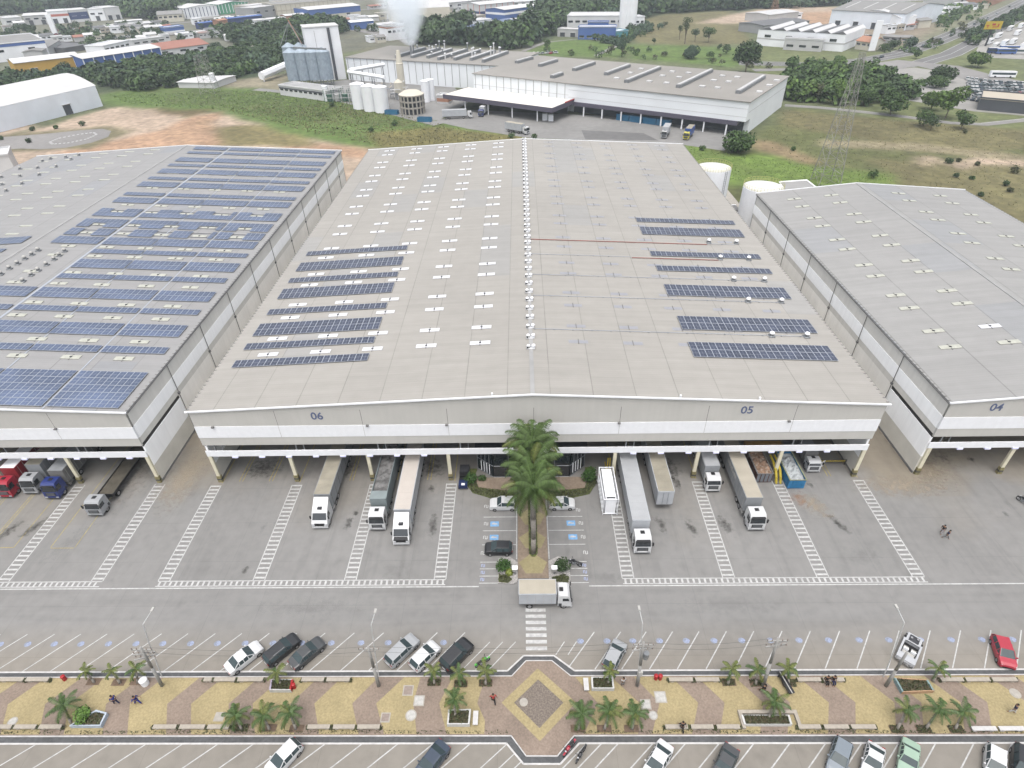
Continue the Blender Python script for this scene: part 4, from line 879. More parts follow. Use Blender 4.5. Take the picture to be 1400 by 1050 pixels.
# ------------------------------------------------------------------ trucks at the bays
ROOF_TAN = mat('trailer_roof_tan', (.33, .31, .25), .7, .1, .6, var2=.1, scale2=.3); ROOF_PINK = mat('trailer_roof_pale', (.56, .52, .48), .6, .05, .4); ROOF_GR = mat('trailer_roof_grey', (.42, .44, .46), .6, .08, .4); SIDE_G = mat('trailer_side_grey', (.3, .32, .34), .5, .1, .8)
SIDE_W = mat('trailer_side_white', (.5, .53, .57), .5, .06, .8); TARP = mat('dark_load_tarp', (.16, .16, .16), .9, .5, 1.2, bump=1, detail=8); SIDE_T = mat('trailer_side_teal_grey', (.25, .3, .31), .5, .1, .7); BEIGE = mat('trailer_beige', (.44, .41, .34), .7, .08, .5)
def semi(x, y, label, cab='flat', cm=None, tl=13.5, side=None, roof=None, W=1.14, zt=3.75, gap=2.6, rz=0, posts=None, opent=False, name='semi_truck', cat='truck'):
    t = thing(name, label, cat, (x, y, 0), rz)
    if cab == 'flat': cab_over(t, cm or P_WHITE)
    elif cab == 'bonnet': bonnet_cab(t, cm or P_WHITE); gap = 3.1
    if cab:
        axle(t, 1.15 if cab == 'flat' else 1.0); chassis(t, 1.2, gap+3.4); axle(t, gap+1.5); axle(t, gap+2.75)
        b = MB(); b.cyl((-1.0, gap-.2, .7), (-1.0, gap+.75, .7), .3, .3, 10, CHROME); b.cyl((1.0, gap-.2, .7), (1.0, gap+.75, .7), .3, .3, 10, CHROME); b.build('fuel_tank', t)
    y0 = gap if cab else 0
    if opent:
        b = MB(); b.box(-W, W, y0, y0+tl, 1.05, 1.3, side); b.box(-W, -W+.08, y0, y0+tl, 1.3, zt, side); b.box(W-.08, W, y0, y0+tl, 1.3, zt, side); b.box(-W+.08, W-.08, y0, y0+.08, 1.3, zt-.02, side)
        b.box(-W+.08, W-.08, y0+tl-.08, y0+tl, 1.3, zt, side)
        b.build('trailer_body', t); rubble(t, -W+.1, W-.1, y0+.4, y0+tl-.2, zt-.35, TARP, 'load', .4)
        b = MB(); b.box(-W-.02, W+.02, y0-.02, y0+1.5, zt-.06, zt+.02, side); b.build('front_cover', t)
    else: box_body(t, y0, y0+tl, W, 1.05, zt, side, roof, 'trailer_body', posts=posts, doors=not cab)
    chassis(t, y0+4.5, y0+tl-.2)
    for k in range(3): axle(t, y0+tl-(3.9-k*1.25))
    return t
def rubble(parent, x0, x1, y0, y1, z, m, name, amp, step=.35, m2=None, seed=3):
    nx = max(3, int((x1-x0)/step)); ny = max(3, int((y1-y0)/step)); r = random.Random(seed); b = MB(); vs = []
    for j in range(ny+1):
        for i in range(nx+1): vs.append((x0+(x1-x0)*i/nx, y0+(y1-y0)*j/ny, z+amp*(r.random()-.3)*(.3 if i in (0, nx) or j in (0, ny) else 1)))
    for j in range(ny):
        for i in range(nx):
            a = j*(nx+1)+i; b.add([vs[a], vs[a+1], vs[a+nx+2], vs[a+nx+1]], [(0, 1, 2, 3)], m if (m2 is None or r.random() < .65) else m2)
    return b.build(name, parent)
semi(-28.5, 54.8, 'white sleeper cab semi truck with tan roofed trailer, first from left in the 06 bays', 'bonnet', None, 13.2, SIDE_G, ROOF_TAN, posts=DARK)
semi(-20.4, 54.4, 'white flat nosed truck with open trailer of dark covered load beside the pale roofed semi', 'flat', None, 13, SIDE_T, None, opent=True)
t = semi(-16.7, 51.9, 'white semi truck with black grille and long pale cream trailer roof, left bays', 'bonnet', None, 14, SIDE_W, ROOF_PINK)
b = MB(); b.add([(-.95, -.045, .8), (.95, -.045, .8), (1.0, -.03, 1.22), (.9, .28, 1.56), (-.9, .28, 1.56), (-1.0, -.03, 1.22)], [(0, 1, 2, 5), (5, 2, 3, 4)], BLACK); b.build('front_panel', t)
semi(15.5, 50.2, 'white flat nosed semi truck with long light grey trailer beside the caged container', 'flat', None, 14.5, SIDE_W, ROOF_GR, W=1.17, rz=.0)
semi(19.8, 57.9, 'tan roofed trailer parked without a truck in the 05 bays', None, None, 13, SIDE_W, ROOF_TAN, name='parked_trailer', cat='trailer')
t = semi(31.6, 53.9, 'white flat nosed semi truck with beige roofed trailer beside the scrap container', 'flat', None, 13.5, SIDE_G, BEIGE, gap=2.7)
b = MB(); rr = random.Random(3); y_ = 7.2
while y_ < 10.6: l_ = rr.uniform(.25, .6); b.box(-1.175, -1.145, y_, y_+l_, 2.7, 2.7+rr.uniform(.35, .75), OFFW); y_ += l_+.16
b.build('side_marks', t)

def rigid(x, y, label, cm, L_, side, roof, rz=0, zt=3.3, W=1.08, sc=1., cabH=2.6, ribs=True):
    t = thing('box_truck', label, 'truck', (x, y, 0), rz); t.scale = (sc, sc, sc); cab_over(t, cm, L_=1.75, W=1.05, H_=cabH, visor=False, z0=.45)
    chassis(t, 1.2, 1.95+L_); axle(t, 1.0, 1.05, .42); axle(t, 1.95+L_*.72, 1.05, .42); box_body(t, 1.95, 1.95+L_, W, .98, zt, side, roof, ribs=ribs); return t
t = rigid(27.6, 61.1, 'white cab box truck with grey cargo box, second bay of the 05 side', P_WHITE, 7.5, SIDE_G, ROOF_GR, zt=3.5)

t = rigid(5.6, 43.3, 'white box truck driving along the road past the crosswalk', P_WHITE, 4.7, SIDE_W, BEIGE, rz=PI/2, zt=3.15, sc=.96)
t = rigid(43.7, 64.9, 'small white truck with open door at the last 05 bay', P_WHITE, 5.5, MIDG, SIDE_G, zt=2.9, cabH=2.35, sc=.92)
b = MB(); b.box(1.0, 1.06, .3, 1.3, .9, 2.1, P_WHITE, rz=-1.0, piv=(1.03, .3)); b.build('open_door', t)
# the left warehouse bays
t = semi(-77.5, 61.1, 'red cab-over truck with white roofed box at the left edge', 'flat', P_RED, 12, mat('red_trailer_side', (.3, .02, .03), .4), WHITE)
t = semi(-74.1, 61.8, 'grey cab-over truck with tan trailer between the red and the blue truck', 'flat', P_SILVER, 12, SIDE_G, ROOF_TAN)
t = semi(-70.2, 60.8, 'dark blue short nosed truck with grey trailer beside the column', 'flat', P_BLUE, 12, MIDG, SIDE_G, zt=3.4)
t = thing('flatbed_truck', 'silver cab truck with long empty flatbed under the left warehouse', 'truck', (-61.8, 57.4, 0)); cab_over(t, P_SILVER, H_=2.7)
chassis(t, 1.5, 15); axle(t, 1.1); axle(t, 4.2); axle(t, 12.2); axle(t, 13.5)
b = MB(); b.box(-1.15, 1.15, 3.0, 15.2, 1.1, 1.25, mat('flatbed_boards', (.1, .09, .07), .85, .25, 1)); b.box(-1.2, -1.12, 3, 15.2, 1.05, 1.42, BLACK); b.box(1.12, 1.2, 3, 15.2, 1.05, 1.42, BLACK); b.box(-1.2, 1.2, 2.9, 3, 1.05, 1.6, BLACK); b.build('flatbed', t)
b = MB(); b.cyl((-.9, 2.3, .7), (-.9, 3.3, .7), .3, .3, 10, CHROME); b.build('fuel_tank', t)
# yellow lifter behind 'scrap'
BL = mat('skip_blue', (.03, .2, .42), .5, .15, 2); SACK = mat('pale_sacks', (.5, .54, .56), .8, .15, 3, bump=1); RUSTY = mat('rusty_steel', (.11, .05, .035), .8, .3, 2); SCRAP = mat('scrap_wood', (.3, .2, .14), .9, .4, 2); SCRAP2 = mat('scrap_card', (.38, .3, .24), .9, .3, 3); SCRAP3 = mat('scrap_pale', (.5, .5, .5), .7, .2, 2)
def skip(x, y, L_, W, h, m, inner, load, label, rz, lz, seed, load2=None, front=None):
    t = thing('skip_container', label, 'skip', (x, y, 0), rz); b = MB(); th = .07
    b.box(-W, W, 0, L_, .12, .22, m); b.box(-W, -W+th, 0, L_, .22, h, m); b.box(W-th, W, 0, L_, .22, h, m); b.box(-W+th, W-th, 0, th, .22, h-.02, front or m); b.box(-W+th, W-th, L_-th, L_, .22, h-.02, m)
    y_ = .5
    while y_ < L_:
        for s in (-1, 1): b.box(s*(W+.03)-.04, s*(W+.03)+.04, y_, y_+.1, .15, h-.1, m)
        y_ += .8
    for k in (-.5, 0, .5): b.box(k*W-.05, k*W+.05, -.05, 0, .15, h-.1, m)
    b.box(-W-.05, W+.05, -.06, .02, h-.1, h+.03, inner); b.box(-W-.06, -W+.1, .02, L_, h-.06, h+.03, inner); b.box(W-.1, W+.06, .02, L_, h-.06, h+.03, inner); b.build('container', t)
    for i, (x_, y2) in enumerate(((-W+.2, .4), (W-.2, .4), (-W+.2, L_-.4), (W-.2, L_-.4))):
        c = MB(); c.cyl((x_-.08, y2, .1), (x_+.08, y2, .1), .1, .1, 8, DARK); c.build('roller', t)
    rubble(t, -W+th, W-th, th, L_-th, lz, load, 'load', .55, .3, load2, seed); return t
skip(39.9, 61.7, 6.0, 1.2, 1.9, BL, mat('faded_rim', (.3, .32, .2), .6), SACK, 'blue skip filled with pale sacks under the 05 warehouse edge', .0, 1.5, 5)
skip(35.6, 63.0, 6.5, 1.15, 1.9, RUSTY, MIDG, SCRAP, 'rusty skip heaped with brown scrap wood beside the yellow ram', .0, 1.7, 9, SCRAP2, mat('steel_front', (.2, .22, .25), .6))
t = thing('yellow_press', 'yellow curved steel arm standing between the two skips', 'machine', (37.75, 62.6, 0)); b = MB()
for dx in (-.32, .3):
    pts = [(dx, .1, .1), (dx-.03, .5, 1.0), (dx, 1.3, 1.7), (dx, 2.6, 2.1), (dx, 4, 2.2)]; b.tube(pts, [.2, .2, .2, .18, .16], 8, mat('machine_yellow', (.5, .4, .04), .5, .2, 2))
b.build('arm', t); b = MB(); b.box(-.6, .6, 0, 4, 0, .3, MIDG); b.box(-3.6, 2.0, 5.4, 6.6, 2.0, 2.7, mat('machine_orange', (.42, .25, .06), .6, .2, 2)); b.box(-3.4, -3.1, 5.5, 6.4, 0, 2, MIDG); b.box(1.5, 1.8, 5.5, 6.4, 0, 2, MIDG); b.build('base', t)
t = thing('tow_barrier', 'black and yellow striped barrier bar at the last 05 bay', 'barrier', (45.3, 66.6, 0)); b = MB()
for i in range(14): b.add([(i*.27, -.05, .7), (i*.27+.14, -.05, .7), (i*.27+.27, -.05, 1.05), (i*.27+.13, -.05, 1.05)], [(0, 1, 2, 3)], YEL if i % 2 else YEL); b.add([(i*.27+.14, -.05, .7), (i*.27+.27, -.05, .7), (i*.27+.4, -.05, 1.05), (i*.27+.27, -.05, 1.05)], [(0, 1, 2, 3)], BLACK)
b.box(0, 4, -.045, .05, .68, 1.07, DARK); b.build('bar', t); b = MB(); b.box(0, .1, -.04, .04, 0, .68, DARK); b.box(3.8, 3.9, -.04, .04, 0, .68, DARK); b.build('post', t)
# white caged container by the column
t = thing('caged_container', 'white roofed container in a white frame beside the first 05 column', 'container', (12.1, 57.0, 0), .0); b = MB(); b.box(-.72, .72, .1, 6.2, .25, 3.0, WHITE2); b.box(-.35, .35, .2, 6.0, 3.0, 3.12, WHITE); b.box(-.6, .6, .3, .5, 3.12, 3.2, DARK); b.build('container', t); b = MB()
for x in (-1.02, 1.02):
    for z in (.3, 1.3, 3.1): b.box(x-.05, x+.05, 0, 6.4, z, z+.1, WHITE)
    y = 0
    while y < 6.5: b.box(x-.045, x+.045, y, y+.09, 0, 3.1, WHITE); y += .8
for y in (0, 6.3): b.box(-1, 1, y, y+.1, 3.1, 3.2, WHITE); b.box(-1, 1, y, y+.1, .2, .3, WHITE)
b.build('frame', t)
t = thing('pallet_jack', 'orange pallet stacker beside the first 05 column guard', 'machine', (11.9, 64.6, 0)); b = MB(); b.box(-.6, .6, -.4, .4, .1, .75, mat('orange_machine', (.55, .12, .03), .5, .1)); b.box(-.55, .55, -.3, .3, .75, .9, OFFW); b.build('body', t)
b = MB(); b.box(.65, .85, -.2, 3, 0, .2, YEL); b.box(.62, .78, .4, .5, 0, 3.4, YEL); b.box(.95, 1.1, .4, .5, 0, 3.4, YEL); b.build('mast', t)
b = MB(); b.box(-.6, -.35, -1.3, -.4, .05, .15, STEEL); b.box(.35, .6, -1.3, -.4, .05, .15, STEEL); b.build('fork', t)
t = thing('tow_tractor', 'small dark blue tow tractor beside the garden left of the entrance', 'tractor', (-9.1, 62.0, 0)); b = MB(); b.box(-.65, .65, 0, 1.2, .35, .95, mat('tractor_blue', (.02, .035, .11), .4)); b.box(-.65, .65, 1.2, 2.2, .35, .7, BLACK); b.build('body', t)
b = MB(); b.box(-.6, .6, 1.9, 2.7, .6, 1.15, BLACK); b.build('seat', t); b = MB(); b.box(-.7, .7, 2.8, 4.4, .35, 1.0, DARK); b.cyl((0, 2.2, .5), (0, 2.9, .5), .05, .05, 6, STEEL); b.build('rear_cart', t)
b = MB(); b.box(-.2, .3, .1, .5, .95, 1.0, WHITE); b.build('badge_plate', t)
for sx in (-1, 1):
    for wy in (.35, 1.9, 3.2, 4.1): wheel_into(t, sx*.62, wy, .26, .16, sx)
# ------------------------------------------------------------------ island and garden in front of the entrance
BRICK = mat('brick_paving', (.27, .215, .165), .9, .15, 3, coord='World', var2=.15, scale2=.25); YBRICK = mat('yellow_paving', (.34, .30, .165), .9, .1, 3, coord='World', var2=.1, scale2=.4)
b = MB(); b.prism([(-.95, 46.6), (3.05, 46.6), (3.05, 60.3), (-.95, 60.3)], -.1, .1, BRICK, False)
for k in range(3): b.sheet([(1.0-.9, 47.3+k*4), (2.2, 47.3+k*4), (2.9, 49+k*4), (1.05, 50.6+k*4), (-.8, 49+k*4)], .105+.0*k, YBRICK)
struct(b.build('entrance_path'))
b = MB(); b.prism([(-7.6, 64.4), (-6.9, 62.5), (-1.6, 61.5), (4.2, 61.5), (9.0, 62.2), (9.6, 64.4), (6.9, 64.5), (-4.6, 64.5)], -.1, .104, BRICK, False); b.prism([(-.95, 60.3), (3.05, 60.3), (3.05, 61.6), (-.95, 61.6)], -.1, .1, BRICK, False); struct(b.build('entrance_paving'))
GR_ = mat('garden_grass', (.13, .16, .05), .95, .3, 2.5, coord='World', bump=.6, detail=8)
b = MB()
for poly in ([(-8.6, 66.4), (-8.9, 63.5), (-7.6, 61.4), (-4.5, 60.2), (-1.0, 60.0), (-1.0, 61.5), (-6.8, 62.4), (-7.6, 64.4), (-7.2, 66.4)], [(3.1, 60.0), (6.4, 60.1), (9.6, 61.0), (10.9, 63.2), (10.8, 66.5), (9.4, 66.5), (9.7, 64.4), (9.0, 62.1), (3.1, 61.5)]): b.prism(poly, -.1, .13, GR_, False)
struct(b.build('garden_bed'))
def tufts(name, polys, n, sz, m, zz=.12, seed=1, hh=.2):
    r = np.random.default_rng(seed); P = []
    for poly in polys:
        xs_ = [p[0] for p in poly]; ys_ = [p[1] for p in poly]; k = 0
        X = r.uniform(min(xs_), max(xs_), n*3); Y = r.uniform(min(ys_), max(ys_), n*3); ok = inpoly(X, Y, poly); P.append(np.stack([X[ok][:n], Y[ok][:n], np.full(min(n, ok.sum()), zz)+r.uniform(0, hh, min(n, ok.sum()))], -1))
    P = np.concatenate(P); N = r.normal(size=P.shape); N[:, 2] = np.abs(N[:, 2])*.6+.5; N /= np.linalg.norm(N, axis=1)[:, None]; V = leaf_quads(P, N, r.uniform(.6, 1.2, len(P))*sz, seed)
    return struct(place(np_mesh(name, V, np.arange(len(V)).reshape(-1, 4), [m]), name), 'stuff')
tufts('garden_grass', [[(-8.6, 66.4), (-8.9, 63.5), (-7.6, 61.4), (-4.5, 60.2), (-1.0, 60.0), (-1.0, 61.4), (-6.8, 62.3), (-7.6, 64.4)], [(3.1, 60.0), (6.4, 60.1), (9.6, 61.0), (10.9, 63.2), (10.8, 66.5), (9.7, 64.4), (9.0, 62.0), (3.1, 61.4)]], 1500, .22, G_OLV)
shrub((-8.0, 63.6), 1.6, 1.1, G_BUSH, 'green bush at the left end of the entrance garden', 5, 'bushes of the entrance garden', 420, .22)
shrub((-6.3, 64.0), .9, .7, G_MID, 'low green bush beside the left lobby corner', 6, 'bushes of the entrance garden', 260, .2)
shrub((9.9, 63.9), 2.2, 1.5, G_BUSH, 'round green bush at the right end of the entrance garden', 7, 'bushes of the entrance garden', 700, .22)
b = MB(); strip(b, (-1.1, 59.9), (-1.1, 49.6), .13, .006, PAINT); strip(b, (3.2, 59.9), (3.2, 49.6), .13, .006, PAINT)
for y in (56.8, 54.35, 51.95): strip(b, (-5.8, y), (-1.2, y), .12, .006, PAINT); strip(b, (3.3, y), (8.2, y), .12, .006, PAINT)
for y in (49.15, 48.1, 47.0, 45.95): strip(b, (-5.9, y), (-3.3, y), .11, .006, PAINT); strip(b, (5.7, y), (8.1, y), .11, .006, PAINT)
for x, y in ((-5.4, 55.6), (-5.4, 53.2), (-5.5, 58.8), (-5.6, 50.6), (7.9, 55.6), (8.0, 53.2), (7.7, 58.0), (8.1, 50.6)): glyph(b, x, y, .5, PI/2, PAINT, .007)
struct(b.build('island_stall_lines'))
b = MB()
for x, y in ((-4.2, 55.55), (-4.2, 53.2), (6.5, 55.6), (6.6, 53.2)): b.sheet([(x-.6, y-.45), (x+.6, y-.45), (x+.6, y+.45), (x-.6, y+.45)], .006, PAINTB); strip(b, (x-.4, y), (x+.4, y), .22, .01, PAINT); strip(b, (x-.3, y+.15), (x+.1, y+.15), .12, .012, PAINT)
for x in (-5.5, 7.75):
    for y in (48.6, 47.55, 46.5): glyph(b, x, y, .4, PI/2, PAINTB2, .007)
struct(b.build('blue_stall_symbols'))
PEB = mat('white_pebbles', (.42, .41, .4), .9, .35, 9, coord='World', bump=1)
ISL = [[(-3.5, 45.9), (-1.5, 45.7), (-.95, 46.1), (-.95, 49.0), (-2.0, 49.9), (-3.5, 49.6)], [(3.05, 46.1), (3.6, 45.7), (5.5, 45.7), (5.8, 46.2), (5.8, 49.3), (4.4, 49.9), (3.05, 49.2)]]
b = MB()
for q in ISL: b.prism(q, -.1, .16, PEB, False)
struct(b.build('island_beds'))
b = MB(); b.prism([(-3.4, 46.0), (-2.2, 45.85), (-1.7, 46.3), (-2.3, 46.9), (-3.4, 47.1)], -.1, .19, GR_, False); b.prism([(3.3, 46.1), (5.4, 45.85), (5.65, 46.6), (5.0, 47.0), (3.6, 46.7)], -.1, .19, GR_, False); struct(b.build('island_grass'))
tufts('island_grass_tufts', [[(-3.4, 46.0), (-2.2, 45.85), (-1.7, 46.3), (-2.3, 46.9), (-3.4, 47.1)], [(3.3, 46.1), (5.4, 45.85), (5.65, 46.6), (5.0, 47.0), (3.6, 46.7)]], 260, .2, G_OLV, .2, 4)
shrub((-2.6, 48.1), 1.5, 1.15, G_BUSH, 'dark green bush on the left tip of the entrance island', 8, 'bushes on the tip of the entrance island', 620, .2)
shrub((-1.9, 47.4), .7, .6, G_LILY, 'yellow green spiky plant in front of the left island bush', 9, None, 260, .28, 'spiky_plant', 'plant')
shrub((4.6, 48.1), 1.9, 1.25, G_DARK, 'dark round bush on the right tip of the entrance island', 10, 'bushes on the tip of the entrance island', 800, .18)
for x, lab in ((-1.3, 'white topped meter box beside the left island bush'), (3.75, 'white topped meter box beside the right island bush')):
    t = thing('meter_box', lab, 'box', (x, 47.2, .16), 0, 'meter boxes on the island tips'); b = MB(); b.box(-.3, .3, -.25, .25, .75, 1.25, OFFW); b.box(-.36, .36, -.3, .3, 1.25, 1.32, WHITE); b.build('cabinet', t); b = MB(); b.box(-.08, .08, -.08, .08, 0, .75, STEEL); b.build('post', t)
b = MB(); b.prism([(.55, 50.4), (.9, 49.9), (1.35, 49.9), (1.7, 50.4), (1.7, 60), (.55, 60)], -.05, .16, GR_, False); struct(b.build('palm_bed'))
tufts('palm_bed_grass', [[(.55, 50.1), (1.7, 50.1), (1.7, 60), (.55, 60)]], 420, .2, G_OLV, .16, 8, .15)
ROYL = leafm('royal_palm_leaf', (.075, .125, .035), .45)
ROY = [palm_crown(36, 4.4, 50+s, ROYL, LEAFY, 64, 1.1, .03, up=1.4) for s in range(2)]
for i, (y, vt, lab) in enumerate(((50.5, 668, 'tall royal palm nearest the road in front of the entrance'), (55.0, 638, 'tall royal palm in the middle of the entrance island'), (59.2, 606, 'tall royal palm nearest the warehouse entrance'))):
    h = topz((1.12, y), vt); t = thing('royal_palm', lab, 'palm', (1.12, y, .1), 0, 'royal palms on the entrance island')
    b = MB(); b.tube([(0, 0, 0), (.03, 0, h*.25), (0, .02, h*.55), (0, 0, h-1.5)], [.36, .33, .34, .24], 14, PBARK); b.build('trunk', t, smooth=True)
    b = MB(); b.tube([(0, 0, h-1.5), (0, 0, h-.7), (0, 0, h)], [.25, .2, .1], 10, G_BRIGHT); b.cyl((0, 0, h), (.05, 0, h+2.6), .07, .02, 6, LEAF); b.build('crownshaft', t, smooth=True)
    o = place(ROY[i % 2], 'crown', t); o.location = (0, 0, h-.1); o.rotation_euler = (0, 0, i*1.3)
car('suv', P_WHITE, (-3.0, 58.7), PI/2, 'white pickup style suv parked left of the royal palms', sc=.95)
car('hatch', P_WHITE, (5.4, 58.7), -PI/2, 'white hatchback parked right of the royal palms')
car('hatch', P_BLACK, (-3.5, 50.9), PI/2, 'black hatchback parked beside the left island bush')
# ------------------------------------------------------------------ plaza
MAUVE = mat('mauve_paving', (.275, .22, .18), .95, .18, 5, coord='World', detail=8, var2=.12, scale2=.3); OCHRE = mat('ochre_paving', (.375, .315, .175), .95, .16, 5, coord='World', detail=8, var2=.1, scale2=.35)
GUT = mat('dark_gutter', (.1, .105, .11), .85, .2, 3, coord='World', var2=.15, scale2=.5); KERBW = mat('kerb_white', (.6, .6, .6), .7, .15, 2, coord='World')
def octo(yu, yl, k):   # outline of the plaza with its bulges; k grows it outwards
    U = [(-1.6-k*.45, yu), (.0-k*.25, yu+1.75), (2.9+k*.25, yu+1.75), (4.9+k*.45, yu)]; D = [(4.8+k*.45, yl), (3.0+k*.25, yl-1.9), (-.1-k*.25, yl-1.9), (-1.6-k*.45, yl)]
    return U, D
U, D = octo(33.85, 27.75, 0); XL, XR = -110, 110
b = MB(); b.prism([(XL, 27.75), D[3], D[2], D[1], D[0], (XR, 27.75), (XR, 33.85), U[3], U[2], U[1], U[0], (XL, 33.85)], -.1, .14, MAUVE, False); struct(b.build('plaza_paving'))
b = MB(); b.prism([(XL, 27.1), *[p for p in octo(34.45, 27.1, 1)[1][::-1]], (XR, 27.1), (XR, 34.45), *octo(34.45, 27.1, 1)[0][::-1], (XL, 34.45)], -.1, .02, GUT, False); struct(b.build('gutter'))
def line_along(b, pts, wd, z0, z1, m):
    for p, q in zip(pts, pts[1:]):
        p = Vector(p); q = Vector(q); d = (q-p).normalized(); n_ = Vector((-d.y, d.x))*wd/2; e = d*.0; b.prism([p-n_-e, q-n_+e, q+n_+e, p+n_-e], z0, z1, m, False)
b = MB()
for (yu, yl, k, wd) in ((34.55, 27.0, 1.15, .17), (33.9, 27.68, 0.05, .1)):
    A, B_ = octo(yu, yl, k); z = .03 if k > 1 else .16
    line_along(b, [(XL, yu)]+A+[(XR, yu)], wd, -.1, z, KERBW); line_along(b, [(XL, yl)]+B_[::-1]+[(XR, yl)], wd, -.1, z+.002, KERBW)
struct(b.build('white_kerb'))
# ochre chevrons
b = MB(); yt, yb, yc = 33.78, 27.85, 30.95; OC = .146
def chev(xt, w, s, lean=0):
    "chevron with tip at xt pointing in direction s, width w"
    dxu, dxl = 2.3, 1.35
    b.sheet([(xt, yc), (xt-s*dxl, yb), (xt-s*(dxl+w), yb), (xt-s*w, yc), (xt-s*(dxu+w), yt), (xt-s*dxu, yt)][::1 if s > 0 else -1], OC, OCHRE)
x = -22.9
for k in range(13): chev(x-k*6.72, 4.1, -1)
b.sheet([(-16.2, yc), (-14.8, yb), (-11.4, yb), (-12.2, yc), (-11.8, yt), (-13.6, yt)], OC, OCHRE); b.sheet([(-9.4, yc), (-8.3, yb), (-4.4, yb), (-5.6+1.2, 29.2), (-3.5-1.8, yc), (-4.6, yt), (-8.2, yt)], OC, OCHRE)
for k in range(13):
    if k == 0: b.sheet([(5.9, yb), (11.4, yb), (12.2, 30.8), (9.4, yt), (5.4, yt), (7.6, yc)], OC, OCHRE)
    else: chev(18.3+(k-1)*6.9, 4.1, 1)
cx, cy = 1.3, 31.0; o_ = [(cx-4.0, cy), (cx, cy-3.85), (cx+4.0, cy), (cx, cy+3.75)]; i_ = [(cx-2.65, cy), (cx, cy-2.6), (cx+2.65, cy), (cx, cy+2.5)]
for k in range(4): b.sheet([o_[k], o_[(k+1) % 4], i_[(k+1) % 4], i_[k]], OC+.004, OCHRE)
struct(b.build('ochre_chevrons'))
DM = mat('dark_mauve_paving', (.2, .17, .145), .95, .35, 6, coord='World', detail=8)
b = MB(); b.sheet(i_, OC+.008, DM); struct(b.build('diamond_paving'))
# kerb benches
def bar(u0, u1, v, m, lab, grp, hgt=.42, dp=.42):
    p = at(u0, v); q = at(u1, v); t = thing('concrete_bench', lab, 'bench', ((p.x+q.x)/2, p.y, .14), 0, grp); L_ = abs(q.x-p.x)/2-.06
    b = MB(); b.box(-L_, L_, -dp/2, dp/2, .3, hgt, m); b.box(-L_+.01, L_-.01, -dp/2+.02, dp/2-.02, .28, .3, MIDG); b.build('seat', t)
    for s in (-.7, .7): b = MB(); b.box(s*L_-.18, s*L_+.18, -dp/2+.05, dp/2-.05, 0, .28, m); b.build('leg', t)
CB = mat('bench_concrete', (.42, .385, .33), .85, .1, 3); CBW = mat('bench_white', (.6, .6, .6), .7, .08, 3)
UB = [(2, 36), (38, 70), (280, 292), (294, 324), (326, 362), (413, 445), (447, 480), (913, 947), (949, 983), (1088, 1121), (1123, 1153), (1283, 1315), (1317, 1351), (1353, 1388)]
LB = [(-8, 20), (22, 53), (56, 88), (211, 244), (247, 283), (285, 316), (421, 453), (456, 487), (489, 521), (908, 940), (943, 975), (978, 1011), (1089, 1121), (1124, 1159), (1161, 1196)]
for i, (a, c) in enumerate(UB): bar(a, c, 932, CB, 'pale concrete bench along the far plaza kerb, %s from the left' % ORD[i], 'concrete benches along the plaza kerbs')
for i, (a, c) in enumerate(LB): bar(a, c, 996.5, CB, 'pale concrete bench along the near plaza kerb, %s from the left' % ORD[i], 'concrete benches along the plaza kerbs')
for i, (a, c) in enumerate([(1325, 1360), (1362, 1398)]): bar(a, c, 999, CBW, 'clean white bench at the right end of the near kerb, %s from the left' % ORD[i], 'concrete benches along the plaza kerbs')
P_ = []
r = random.Random(4)
for a, c in UB+LB:
    v = 932 if (a, c) in UB else 996.5
    for u in (a, c):
        q = at(u, v); P_.append([(q.x-.16, q.y-.2), (q.x+.16, q.y-.2), (q.x+.16, q.y+.2), (q.x-.16, q.y+.2)])
tufts('kerb_weeds', P_, 34, .16, G_OLV, .16, 12, .35)
tufts('kerb_edge_grass', [[(XL/1.8, 27.85), (-2, 27.85), (-2, 28.2), (XL/1.8, 28.2)], [(5, 27.85), (60, 27.85), (60, 28.15), (5, 28.15)]], 900, .12, G_OLV, .15, 13, .1)
# covers
def cover(u, v, w_, d_, m, lab, rnd=False, rz=0):
    p = at(u, v, .14); t = thing('manhole_cover', lab, 'manhole cover', (p.x, p.y, .15), rz, 'service covers in the plaza paving'); b = MB()
    if rnd: b.cyl((0, 0, 0), (0, 0, .03), w_, w_, 20, m)
    else: b.box(-w_, w_, -d_, d_, 0, .03, m)
    b.build('lid', t); b = MB()
    if rnd: b.cyl((0, 0, -.01), (0, 0, .012), w_+.12, w_+.12, 20, CONC)
    else: b.box(-w_-.12, w_+.12, -d_-.12, d_+.12, -.01, .012, CONC)
    b.build('rim', t)
PALE = mat('cover_pale', (.5, .5, .48), .8, .15, 3); PINK = mat('cover_mauve', (.3, .25, .22), .85, .15, 4)
for u, v, w_, d_, m, lab, rnd in [(17, 987, .4, .35, PALE, 'pale oval cover at the left end of the plaza', True), (300, 980, .4, .35, CONC, 'pale cover left of the three palms in a row', False), (527, 981, .38, .38, PINK, 'mauve square cover at the end of a near bench', False), (558, 944, .45, .45, PINK, 'mauve square cover up left of the white square one', False),
        (573, 958, .45, .45, PALE, 'white edged square cover right of the mauve one', False), (562, 978, .48, .4, PALE, 'round white cover below the square ones', True), (716, 960, .33, .3, CONC, 'round cover inside the central diamond', True), (903, 953, .5, .5, PALE, 'large pale square cover right of the utility pole', False),
        (883, 963, .42, .42, PALE, 'pale square cover left of the large one', False), (893, 978, .36, .36, PALE, 'pale cover nearest the palms right of the diamond', True), (1388, 948, .42, .36, CONC, 'pale oval cover at the right end of the plaza', True)]: cover(u, v, w_, d_, m, lab, rnd)
